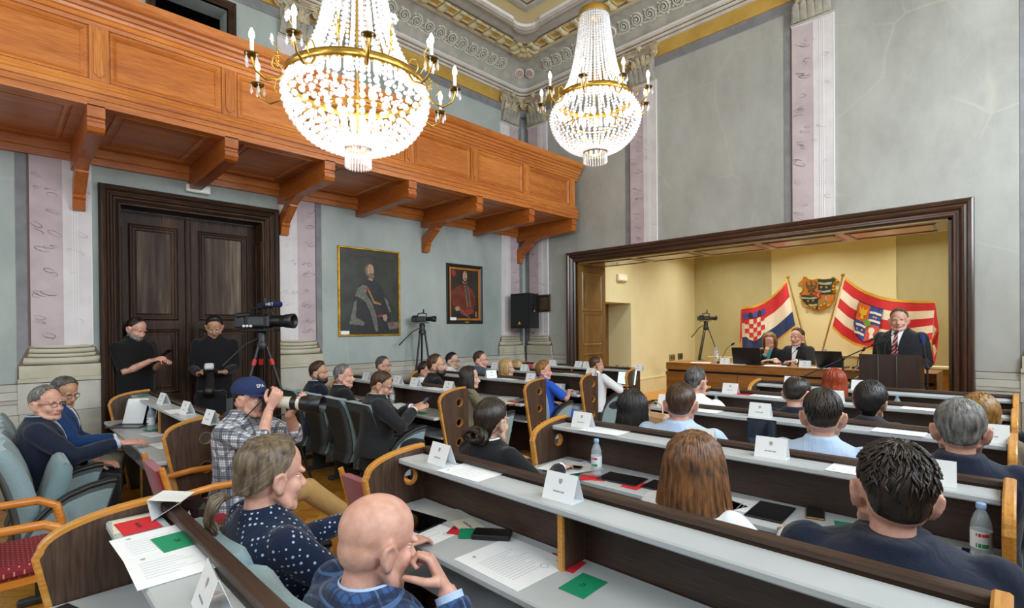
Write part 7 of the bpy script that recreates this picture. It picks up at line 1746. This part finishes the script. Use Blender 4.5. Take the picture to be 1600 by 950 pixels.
# third left desk
q = PY(790, 592, L_[2] - .1); sheet('sheet on the third left ledge', q.x, L_[2] - .085, ZL, PI/2, .16, .28, 3)
sheet('stack of papers in front of the olive jacket', -4.62, L_[2] - .2, ZD, .2, .24, .3, 4, n=24); card('green card before the olive jacket stack', -4.48, L_[2] - .33, ZD, .2, 'g'); card('red card before the olive jacket stack', -4.33, L_[2] - .31, ZD, .3, 'r'); slab('smartphone', 'dark phone at the aisle end of the third left desk', 'phone', -4.26, L_[2] - .22, ZD, .2, .08, .16, .01, M_plk)
# fourth left desk
t = thing('document_box', 'white document box on the fourth left desk', 'box', (-4.72, L_[3] - .14, ZD), .1); MB().bx(-.09, .09, -.07, .07, .0005, .075, .003).build('box_body', M_card, t); MB().bx(-.095, .095, -.075, .075, .075, .09, .003).build('lid', M_paper, t)
sheet('thick open document at the aisle end of the fourth left desk', -4.40, L_[3] - .22, ZD, .1, .26, .24, 5, n=30); tag(MB().lathe([(.028, 0), (.03, .02), (.022, .04), (.001, .042)], (0, 0, 0), 16).build('desk_clock', M_alu, None, (-4.23, L_[3] - .24, ZD)), 'small round metal object beside the thick document', 'ornament')
t = thing('document_box', 'flat stack of white documents on the lower shelf, fourth left desk', 'box', (-4.38, L_[3] - .16, .519)); 
for k in range(3): MB().bx(-.13, .13, -.1, .1, k*.014, k*.014 + .012).build('bundle', M_paper, t)
q = PY(887, 586, L_[3]-.1); sheet('sheet on the fourth left ledge by the brown-haired woman', q.x, L_[3] - .085, ZL, PI/2, .16, .26, 2); q = PY(876, 571, L_[4]-.1); sheet('sheet on the farthest left ledge', q.x, L_[4] - .085, ZL, PI/2, .16, .26, 2)
# laptop with a lit screen in the far row
M_lit = mat('lit_screen', '#d8f0ee', '#c4e6e2', rough=.3, scale=30); _b = M_lit.node_tree.nodes['Principled BSDF']; _b.inputs['Emission Color'].default_value = lin('#cfeee8'); _b.inputs['Emission Strength'].default_value = .9
q = PY(972, 602, L_[4] - .22); laptop('open laptop showing a bright document beside the cropped-haired man', q.x, L_[4] - .25, ZD, -.12, .36, .24, 102, M_lit, M_plk)
# red jacket or bag in the corner, plants
t = thing('red_bag', 'bright red cloth bag on the far desk beside the loudspeaker stand', 'bag', (PY(828, 572, L_[4] - .2).x, L_[4] - .2, ZD)); m = MB(); rng = random.Random(3)
for k in range(7): m.ball((rng.uniform(-.1, .1), rng.uniform(-.05, .05), .06 + rng.uniform(0, .14)), (rng.uniform(.05, .09), .05, rng.uniform(.05, .08)), 12, 8)
V, F = remesh(m, .012, 2); put('cloth_body', compose('cloth_body', [(V, F, 0)], 1), [fabric('red_cloth', '#b5121c', '#c8202a', 80, .5)], t); MB().tube([(-.05, 0, .2), (-.03, 0, .27), (.03, 0, .27), (.05, 0, .2)], .008, 6).build('strap', mat('red_strap', '#9a0f18', rough=.7), t)
M_leaf = mat('plant_leaf', '#3f6a26', '#7f9a3c', rough=.5, scale=20); M_leaf2 = mat('plant_leaf_dark', '#27441c', '#44662a', rough=.5, scale=20)
def plant(label, loc, n, rx, ry, h, mm, extra=None):
    t = thing('flower_arrangement', label, 'plant', loc); MB().lathe([(.08, 0), (.1, .1), (.09, .1), (.07, .01)], (0, 0, 0), 18).build('bowl', M_plk, t); rng = random.Random(n)
    lf = [MB().loft([[(0, 0, 0), (.004, 0, 0)], [(-.018, .03, .02), (.018, .03, .02)], [(-.014, .06, .025), (.014, .06, .025)], [(0, .09, .01), (.001, .09, .01)]], True, wrap=False, caps=False).mesh('leaf', q_) for q_ in (mm, M_leaf2)]
    for k in range(n):
        a, e = rng.uniform(0, 6.28), rng.uniform(.1, 1); o = link('leaf', lf[k % 2], t, (rx*cos(a)*e*.8, ry*sin(a)*e*.8, .09 + h*rng.uniform(.1, 1)*(1 - .5*e))); o.rotation_euler = (rng.uniform(-.6, .8), rng.uniform(-.4, .4), a - PI/2); s_ = rng.uniform(.8, 1.5); o.scale = (s_, s_, s_)
    if extra:
        for k in range(9): MB().ball((rng.uniform(-rx, rx)*.7, rng.uniform(-ry, ry)*.7, .1 + h*rng.uniform(.5, 1)), .022, 8, 6).build('blossom', extra, t)
p = PY(957, 574, 7.7); plant('green and pale flower arrangement beyond the far left desk by the jamb', (p.x, 7.95, ZA + .001), 70, .34, .18, p.z - ZA + .02, M_leaf, mat('dusky_blossom', '#8a6a62', rough=.7))
t = thing('plant_stand', 'low wooden stand under the arrangement by the jamb', 'stand', (0, 0, 0)) if False else None
p = PY(1328, 585, 7.3); plant('leafy green arrangement on the floor left of the lectern', (p.x, 7.35, .001), 80, .2, .16, p.z, M_leaf)
# presidium table things
TT = TZ + .0005
def on_table(px, py, back=.2): return PY(px, py, TY + back).x, TY + back
x, y = on_table(1172, 566, .33); laptop('black laptop seen from behind before the presidium woman', x, y, TT, PI, .42, .26, 104, M_screen, M_plk)
x, y = on_table(1302, 566, .4); laptop('dark tablet computer on the presidium table left of the lectern', x, y, TT, PI - .1, .34, .24, 112, M_screen, M_plk)
for lb, px, py, pth in (('gooseneck microphone at the left of the presidium table', 1127, 568, [(0, 0, .02), (.03, 0, .12), (.08, 0, .22), (.14, 0, .28), (.17, .0, .30)]), ('gooseneck microphone before the smiling man', 1228, 570, [(0, 0, .02), (.02, 0, .08), (.07, .0, .16), (.12, 0, .22), (.15, .0, .25)]), ('gooseneck microphone behind the dark tablet', 1339, 572, [(0, 0, .02), (.01, 0, .12), (.04, 0, .2), (.07, 0, .25)])):
    x, y = on_table(px, py, .3); gooseneck('gooseneck_microphone', lb, (x, y, TT), pth, .017)
for lb, px, py, back in (('water bottle at the left of the presidium table', 1119, 566, .5), ('water bottle right of the smiling man', 1290, 566, .5)): x, y = on_table(px, py, back); bottle(lb, x, y, TT, 1.15)
for lb, px, py in (('name card at the left of the presidium table', 1133, 567), ('name card before the smiling man', 1258, 571)): x, y = on_table(px, py, .1); tent(lb, x, y, TT)
for lb, px, py, rz in (('papers at the left end of the presidium table', 1095, 565, .3), ('papers right of the gooseneck at the presidium table', 1150, 566, .1), ('papers before the presidium woman', 1212, 569, .2), ('papers right of the smiling man', 1275, 572, .1), ('papers before the dark tablet', 1296, 573, .0)): x, y = on_table(px, py, .18); sheet(lb, x, y, TT, PI/2 + rz, .21, .3, 0, crest=False, n=8)
x, y = on_table(1249, 571, .16); t = thing('hand_bell', 'small brass hand bell before the smiling man', 'bell', (x, y, TT)); MB().lathe([(.03, 0), (.026, .02), (.014, .045), (.006, .05)], (0, 0, 0), 14).build('bell_cup', M_brass, t); MB().lathe([(.005, .05), (.008, .07), (.004, .09), (.007, .1), (.001, .108)], (0, 0, 0), 10).build('handle', M_brass, t)
for lb, x, y in (('pale wooden chair back left of the presidium woman', PY(1117, 560, 9.1).x, 9.1), ('dark chair behind the presidium woman', PY(1180, 560, 9.35).x, 9.35)):
    t = thing('office_chair', lb, 'chair', (x, y, ZA)); cm = mat('pale_chair', '#c2a468', rough=.6) if 'pale' in lb else M_plk
    MB().bx(-.24, .24, -.22, .22, .42, .48, .02).build('seat', cm, t); MB().bx(-.24, .24, .2, .24, .55, .86 if 'pale' in lb else 1.0, .015).build('backrest', cm, t)
    for sx in (-.22, .22):
        for sy in (-.2, .2): MB().tube([(sx, sy, 0), (sx, sy, .43)], .014, 8).build('leg', M_alu, t)
        MB().tube([(sx, .22, .4), (sx, .225, .6)], .012, 8).build('back_support', M_alu, t)
# ---------------------------------------------------------------- loudspeaker
t = thing('loudspeaker', 'black loudspeaker box on a pole in the far corner', 'loudspeaker', (-6.52, 6.93, 1.62), .10)
MB().plate([[(-.21, -.16), (.21, -.16), (.17, .2), (-.17, .2)]], 0, .64, lambda u, v, w: (u, v, w)).build('cabinet', M_plk, t)
MB().bx(-.195, .195, -.172, -.158, .03, .61, .006).build('grille', mat('grille_black', '#0c0c0e', '#1b1b1f', rough=.7, scale=400, bump=.6), t)
MB().add([(-.03, -.1735, .075), (.035, -.1735, .075), (.0025, -.1735, .13)], [(0, 1, 2)]).build('badge', mat('yellow_badge', '#e2b01c', rough=.5), t)
MB().plate([[(-.05, .28), (.05, .28), (.05, .45), (-.05, .45)]], 0, .004, lambda u, v, w: (.197 + w - .0004*0, u*.6 + .02, v)).build('handle_recess', M_black, t)
MB().bx(.2, .206, .0, .04, .3, .33).build('handle_label', mat('handle_yellow', '#a8842a', rough=.5), t)
t = thing('speaker_stand', 'black pole stand holding the corner loudspeaker', 'stand', (-6.52, 6.95, 0)); MB().tube([(0, 0, .1), (0, 0, 1.619)], .017, 10).build('pole', M_plk, t); MB().tube([(0, 0, .12), (0, 0, .32)], .026, 10).build('collar', M_plk, t)
for k in range(3):
    a = 1.3 + k*2.094; MB().tube([(0, 0, .3), (.22*cos(a), .22*sin(a), .012)], .011, 8).build('leg', M_plk, t)
# small framed picture behind the loudspeaker
t = thing('framed_picture', 'small dark framed picture on the wall beside the loudspeaker', 'picture', fnS(-6.37, 2.09, .027)); f = lambda u, v, w: (u, -w, v)
MB().frame(-.10, .10, -.12, .12, [(0, .0), (0, .02), (.02, .03), (.04, .025), (.045, 0)], f).build('frame', M_frameX, t); MB().plate([[(-.10, -.12), (.10, -.12), (.10, .12), (-.10, .12)]], 0, .008, f).build('canvas', mat('small_canvas', '#4a4232', '#5c5340', rough=.6, scale=20), t)

# ---------------------------------------------------------------- portraits
def portrait(label, y0, y1, z0, z1, framep, framem, inner, bgc, shapes, plaque=True, innerm=None):
    t = thing('portrait_painting', label, 'painting', fnL((y0+y1)/2, (z0+z1)/2, 0)); hw, hh = (y1-y0)/2, (z1-z0)/2
    f = lambda u, v, w: (w, u, v)
    MB().frame(-hw + inner, hw - inner, -hh + inner, hh - inner, framep, f).build('frame', framem, t)
    if innerm: MB().frame(-hw + inner, hw - inner, -hh + inner, hh - inner, [(-.035, .012), (-.03, .02), (-.004, .022), (0, .02)], f).build('inner_frame', innerm, t); 
    MB().plate([[(-hw + inner*.5, -hh + inner*.5), (hw - inner*.5, -hh + inner*.5), (hw - inner*.5, hh - inner*.5), (-hw + inner*.5, hh - inner*.5)]], .002, .012, f).build('canvas', bgc, t)
    W_, H_ = 2*(hw - inner), 2*(hh - inner)
    for i, (nm, pts, mm) in enumerate(shapes):
        MB().plate([[(-W_/2 + a*W_, H_/2 - b*H_) for a, b in pts]], .0122, .0126 + .0005*i, f).build(nm, mm, t)
    if plaque: MB().plate([[(-W_/2, -H_/2), (-W_/2 + .13, -H_/2), (-W_/2 + .13, -H_/2 + .05), (-W_/2, -H_/2 + .05)]], .02, .03, f).build('caption_label', M_card, t)
    return t
def oil(n, a, b, s=14): return mat('oil_' + n, a, b, rough=.45, scale=s, detail=6)
def ell(cx, cy, rx, ry, n=18, ph=0): return [(cx + rx*cos(2*PI*i/n + ph), cy + ry*sin(2*PI*i/n + ph)) for i in range(n)]
fur = oil('fur', '#4e4d45', '#75736a', 40); robe = oil('robe', '#17181a', '#22242a'); fc = oil('face', '#a87d62', '#c09678', 20); brd = oil('beard', '#5e4e3e', '#7f6d58', 40); gld = oil('gold', '#8a5a2c', '#b5834a', 40); rd = oil('red', '#7e2a20', '#94382a', 30); hand = oil('hand', '#9a7a66', '#b08e78', 20)
portrait('large portrait of a bearded man in a fur-trimmed black robe, gilt frame', 3.45, 4.48, 1.525, 2.825, [(0, .0), (0, .018), (.008, .03), (.02, .03), (.03, .015), (.03, 0)], M_gilt, .03, oil('bg', '#23261f', '#34372e', 5),
  [('figure', [(.3, .42), (.44, .35), (.56, .335), (.68, .40), (.76, .55), (.84, .75), (.88, 1), (.14, 1), (.18, .75), (.22, .55)], robe),
   ('fur_collar', [(.24, .55), (.28, .46), (.38, .41), (.45, .43), (.42, .52), (.52, .62), (.6, .78), (.63, .97), (.58, .97), (.5, .75), (.42, .62), (.33, .57)], fur), ('fur_trim', [(.73, .55), (.79, .58), (.86, .72), (.83, .74)], fur), ('fur_trim', [(.22, .62), (.27, .6), (.25, .8), (.40, .86), (.38, .9), (.14, .88), (.17, .8)], fur),
   ('hair', ell(.475, .235, .068, .075), brd), ('face', ell(.505, .235, .055, .075), fc), ('beard', ell(.515, .298, .05, .035), brd), ('collar', [(.46, .325), (.55, .34), (.53, .36), (.47, .35)], hand),
   ('chain', [(.44, .46), (.47, .46), (.56, .60), (.68, .63), (.68, .65), (.55, .63)], gld), ('badge', ell(.45, .46, .028, .022), rd), ('belt', [(.62, .77), (.7, .76), (.7, .79), (.62, .80)], rd), ('hand', [(.70, .77), (.77, .76), (.79, .8), (.76, .85), (.72, .83)], hand), ('cushion', [(.78, .86), (1, .85), (1, .93), (.82, .95)], fur), ('goblet', ell(.88, .885, .03, .025), rd),
   ('inscription', [(.16, .065), (.5, .065), (.5, .075), (.16, .075)], oil('ins', '#4a2620', '#552c24')), ('inscription', [(.6, .075), (.93, .08), (.93, .09), (.6, .085)], oil('ins2', '#4a2620', '#552c24'))])
red = oil('coat', '#5a2418', '#76331f', 8)
portrait('smaller portrait of a moustached man in a red-brown coat, dark frame', 5.39, 6.21, 1.705, 2.745, [(0, .0), (0, .02), (.02, .03), (.05, .035), (.06, .02), (.06, 0)], M_plk, .065, oil('bg2', '#241f1a', '#332c24', 5),
  [('coat', [(.02, .48), (.2, .38), (.38, .31), (.54, .31), (.7, .38), (.82, .5), (.86, .68), (.72, .8), (.3, .78), (.1, .72)], red), ('sash', [(.28, .76), (.5, .80), (.78, .78), (.78, .86), (.5, .92), (.36, .87)], rd), ('trousers', [(.1, .85), (.35, .88), (.5, .93), (.82, .88), (.9, 1), (.1, 1)], robe),
   ('hair', ell(.475, .13, .105, .10), oil('dkhair', '#15110e', '#221b16')), ('face', ell(.50, .155, .075, .095), fc), ('moustache', [(.47, .20), (.53, .195), (.56, .21), (.5, .215)], robe), ('collar', [(.41, .245), (.5, .29), (.56, .27), (.54, .30), (.43, .29)], hand),
   ('button_row', [(.47, .33), (.51, .33), (.60, .74), (.56, .74)], fur), ('button_row', [(.56, .33), (.60, .34), (.70, .74), (.66, .74)], fur), ('hand', [(.16, .76), (.27, .73), (.33, .77), (.30, .82), (.2, .82)], hand), ('sword', [(.32, .8), (.36, .79), (.66, .96), (.63, .97)], fur), ('hilt', [(.84, .82), (.88, .83), (.87, .95), (.83, .93)], gld), ('crest', [(.06, .06), (.12, .05), (.2, .08), (.22, .13), (.14, .19), (.07, .14)], rd)], True, wood('inner_gilt', '#9a5a1c', '#c07c30', 'Z', .35, 8.0))
tag(MB().bx(0, .012, -.045, .045, -.012, .012, .003).build('name_plaque', M_brass, None, (XL + .036, 5.82, 1.738)), 'tiny brass plaque on the lower edge of the smaller portrait frame', 'plaque')

# ---------------------------------------------------------------- tripods and video cameras
def tripod(label, loc, h, spread, rz=0.0, accent=None, twin=False):
    t = thing('tripod', label, 'tripod', loc, rz)
    for k in range(3):
        a = k*2.094 + .35; e = Vector((spread*cos(a), spread*sin(a), .012)); s0 = Vector((.045*cos(a), .045*sin(a), h - .04)); md = s0.lerp(e, .48)
        if twin:
            n = Vector((-sin(a), cos(a), 0))*.018; l = MB().tube([s0 + n, md + n], .009, 7).tube([s0 - n, md - n], .009, 7).build('leg', M_plk, t)
        else: l = MB().tube([s0, md], .015, 8).build('leg', M_plk, t)
        MB().tube([md, e], .011, 8).build('lower_leg', M_plk, l); MB().tube([md - (e - s0).normalized()*.03, md + (e - s0).normalized()*.03], .02, 8).build('clamp', M_plk, l); MB().ball(e, .016, 8, 6).build('foot', M_plk, l)
        if accent: MB().tube([s0.lerp(e, .09), s0.lerp(e, .13)], .022, 8).build('collar_ring', accent, l)
        MB().tube([md, (0, 0, md.z - .03)], .006, 6).build('spreader', M_plk, t)
    MB().lathe([(.05, h - .07), (.06, h - .02), (.05, h), (.04, h + .03), (.045, h + .09), (.03, h + .11)], (0, 0, 0), 16).build('fluid_head', M_plk, t)
    MB().tube([(0, 0, h + .06), (-.1, -.12, h - .02), (-.2, -.3, h - .22)], [.008, .008, .011], 8).build('pan_handle', M_plk, t)
    return t
def video_camera(label, loc, rz, s=1.0, mic=None, grey=False):
    """lens along local +x"""
    t = thing('video_camera', label, 'video camera', loc, rz); t.scale = (s, s, s)
    MB().bx(-.16, .13, -.05, .05, .0, .02, .004).build('base_plate', M_plk, t)
    MB().bx(-.13, .09, -.055, .055, .03, .14, .015).build('camera_body', M_plk, t); MB().bx(-.09, .05, -.062, -.055, .05, .12, .004).build('side_panel', mat('grey_panel', '#3a3d42', rough=.4), t)
    MB().lathe([(.04, 0), (.045, .03), (.05, .08), (.05, .12), (.055, .125), (.062, .2), (.05, .2), (.048, .15)], (0, 0, 0), 20, M=Matrix.Translation((.085, 0, .085)) @ Matrix.Rotation(PI/2, 4, 'Y')).build('lens', M_plk, t)
    MB().lathe([(.046, .16), (.001, .165)], (0, 0, 0), 20, M=Matrix.Translation((.085, 0, .085)) @ Matrix.Rotation(PI/2, 4, 'Y'), caps=False).build('front_glass', M_screen, t)
    MB().tube([(-.10, 0, .135), (-.09, 0, .19), (.0, 0, .205), (.09, 0, .195), (.1, 0, .14)], .012, 8).build('carry_handle', M_plk, t)
    MB().tube([(-.19, -.03, .13), (-.13, -.03, .135), (-.08, -.03, .14)], [.028, .024, .018], 12).build('viewfinder', M_plk, t)
    MB().bx(-.22, -.13, -.05, .05, .03, .13, .012).build('battery', mat('battery_grey', '#2c3036', rough=.5), t)
    for k in range(3): MB().lathe([(.011, 0), (.011, .012), (.006, .014)], (0, 0, 0), 12, M=Matrix.Translation((-.12 + .03*k, -.057, .045)) @ Matrix.Rotation(PI/2, 4, 'X')).build('knob', M_white if grey else M_plk, t)
    MB().bx(.02, .045, -.01, .01, .21, .285, .004).build('lcd_flap', M_plk, t)
    if mic: 
        mm = MB().tube([(.0, -.05, .22), (.05, -.05, .222), (.06, -.05, .222), (.2, -.05, .222), (.21, -.05, .222)], [.012, .012, .024, .024, .01], 12).build('shotgun_microphone', mat('navy_foam', '#121c4a', rough=.95), t)
        a = text_mesh('HRT', .036, M_white); o = link('lettering', a, mm, (.115, -.0755, .222)); o.rotation_euler = (PI/2, 0, 0)
        MB().tube([(-.02, -.05, .2), (.02, -.08, .16), (.1, -.07, .15), (.13, -.05, .2)], .004, 6).build('cable', M_plk, t)
    return t
M_redacc = mat('red_accent', '#b5201c', rough=.5)
tripod('large tripod with red leg collars beside the double door', (-5.50, 1.93, 0), 1.50, .5, .5, M_redacc); video_camera('broadcast video camera with a navy lettered microphone beside the double door', (-5.50, 1.93, 1.612), Rd(38), 1.22, True, True)
tripod('slim tripod by the wall between the two portraits', (-6.62, 4.70, 0), 1.60, .26, .2); video_camera('small video camera on the tripod between the two portraits', (-6.62, 4.70, 1.712), Rd(30), .78)
p = PY(1103, 505, 10.5); tripod('twin-tube tripod in the alcove left of the flags', (p.x, 10.5, ZA), 1.40, .52, .1, None, True); video_camera('video camera on the alcove tripod', (p.x, 10.5, ZA + 1.512), Rd(60), .85)

# ---------------------------------------------------------------- things in hands
def world(root): return Matrix.Translation(root.location) @ Matrix.Rotation(root.rotation_euler.z, 4, 'Z')
Mw = world(capm)
M_cap = mat('navy_cap', '#16264f', '#1c2e5c', rough=.85, scale=120, bump=.2)
t = thing('baseball_cap', 'navy blue cap with white lettering on the crouching photographer', 'cap'); t.matrix_world = Mw @ CAPH
rings = []
for i in range(9):
    th = Rd(4 + 82*i/8); ring = []
    for j in range(28):
        a = 2*PI*j/28; d = Vector((sin(a)*sin(th), cos(a)*sin(th), cos(th))); ring.append(HO + d*(rhead(d) + .013 + .006*sin(th*2)) + Vector((0, 0, .008 + (.014 if i < 8 else 0)*max(0, cos(a))*.6)))
    rings.append(ring)
MB().loft(rings, True).build('crown', M_cap, t)
br = []
for i in range(13):
    a = Rd(-62 + 124*i/12); e = cos(a*1.35); br.append([Vector((.088*sin(a), -.01 + .106*cos(a), .042)), Vector((.088*sin(a)*1.04, -.01 + .106*cos(a) + .04*e, .045)), Vector((.086*sin(a)*1.02, -.01 + .106*cos(a) + .092*e, .032))])
MB().loft(br, True, wrap=False, caps=False).loft([[p + Vector((0, 0, -.003)) for p in q] for q in br], True, wrap=False, caps=False).build('brim', M_cap, t); MB().ball((0, -.015, .143), .007, 8, 5).build('button', M_cap, t)
a = text_mesh('EPA', .034, M_white); o = link('lettering', a, t); o.matrix_local = Matrix.Translation((0.03, .090, .098)) @ Matrix.Rotation(-.35, 4, 'Z') @ Matrix.Rotation(PI, 4, 'Z') @ Matrix.Rotation(Rd(62), 4, 'X')
t = thing('photo_camera', 'black camera with a long white telephoto lens held to the eye', 'camera'); t.matrix_world = Mw @ CAPH @ Matrix.Translation((.0, .155, -.005))
MB().bx(-.07, .07, -.035, .035, -.06, .045, .014).build('camera_body', M_plk, t); MB().bx(-.03, .03, -.04, .035, .045, .075, .01).build('prism', M_plk, t)
My = Matrix.Rotation(-PI/2, 4, 'X'); M_wl = mat('white_lens', '#d8d2c2', rough=.4)
MB().lathe([(.036, .03), (.038, .05), (.04, .13), (.046, .15)], (0, 0, 0), 20, M=My).build('lens_barrel', M_wl, t); MB().lathe([(.048, .15), (.048, .19)], (0, 0, 0), 20, M=My).build('focus_ring', M_plk, t); MB().lathe([(.046, .19), (.047, .215)], (0, 0, 0), 20, M=My).build('lens_barrel', M_wl, t)
MB().lathe([(.05, .215), (.055, .24), (.057, .36), (.05, .36), (.047, .25)], (0, 0, 0), 20, M=My).build('lens_hood', M_plk, t); MB().tube([(-.07, -.02, .02), (-.11, -.12, -.06), (-.06, -.22, -.16), (.06, -.2, -.17), (.1, -.1, -.08), (.07, -.02, .02)], .009, 8, flat=.4).build('strap', M_plk, t)
t = thing('belt_bag', 'black belt bag on the seat of the photographer\'s red armchair', 'bag', (-3.62, .88, .471), .4); MB().bx(-.12, .12, -.06, .06, 0, .11, .035).build('pouch', M_plk, t); MB().add([(-.012, -.0605, .035), (.022, -.0605, .035), (.005, -.0605, .065)], [(0, 1, 2)]).build('logo', M_white, t); MB().tube([(-.12, 0, .06), (-.2, .05, .03), (-.26, .12, .01)], .012, 6, flat=.4).build('strap', M_plk, t)
Mw = world(T_MAN); t = thing('smartphone', 'phone in the hands of the man in the black T-shirt', 'phone'); t.matrix_world = Mw @ Matrix.Translation((.0, .475, 1.385)) @ Matrix.Rotation(Rd(28), 4, 'X'); MB().bx(-.037, .037, -.075, .075, 0, .009, .003).build('case', M_plk, t); MB().bx(-.034, .034, -.07, .07, .009, .0096).build('screen', M_screen, t)
Mw = world(PHM); t = thing('smartphone', 'phone with a blue case held by the man in the dark suit', 'phone'); t.matrix_world = Mw @ Matrix.Translation((.03, .475, .885)) @ Matrix.Rotation(Rd(40), 4, 'X'); MB().bx(-.037, .037, -.075, .075, 0, .009, .003).build('case', M_plk, t); MB().bx(-.034, .034, -.07, .07, .009, .0096).build('screen', M_screen, t); MB().bx(-.115, -.04, -.07, .07, -.002, .004, .001).build('blue_flap', mat('blue_flap', '#2f49b8', rough=.5), t)
Mw = world(PH2); t = thing('photo_camera', 'black camera with flash and long lens held by the standing photographer', 'camera'); t.matrix_world = Mw @ Matrix.Translation((0, .40, 1.17)) @ Matrix.Rotation(Rd(-58), 4, 'X')
MB().bx(-.07, .07, -.035, .035, -.06, .045, .014).build('camera_body', M_plk, t); MB().lathe([(.04, .03), (.042, .1), (.048, .12), (.048, .2), (.056, .22), (.06, .3), (.052, .3)], (0, 0, 0), 20, M=My).build('lens', M_plk, t)
fl = MB().bx(-.035, .035, -.03, .03, .05, .10, .008).build('flash_body', M_plk, t); MB().bx(-.045, .045, -.03, .04, .10, .15, .012).build('flash_diffuser', mat('flash_white', '#cfd2d6', rough=.4), t)
t = thing('camera_bag', 'black shoulder bag hanging in front of the standing photographer', 'bag', tuple(world(PH2) @ Vector((.02, .30, .80))), PH2.rotation_euler.z); MB().bx(-.16, .16, -.08, .08, -.14, .14, .05).build('body', CL['black'], t); MB().bx(-.162, .162, -.085, .02, .03, .145, .03).build('flap', CL['black'], t)
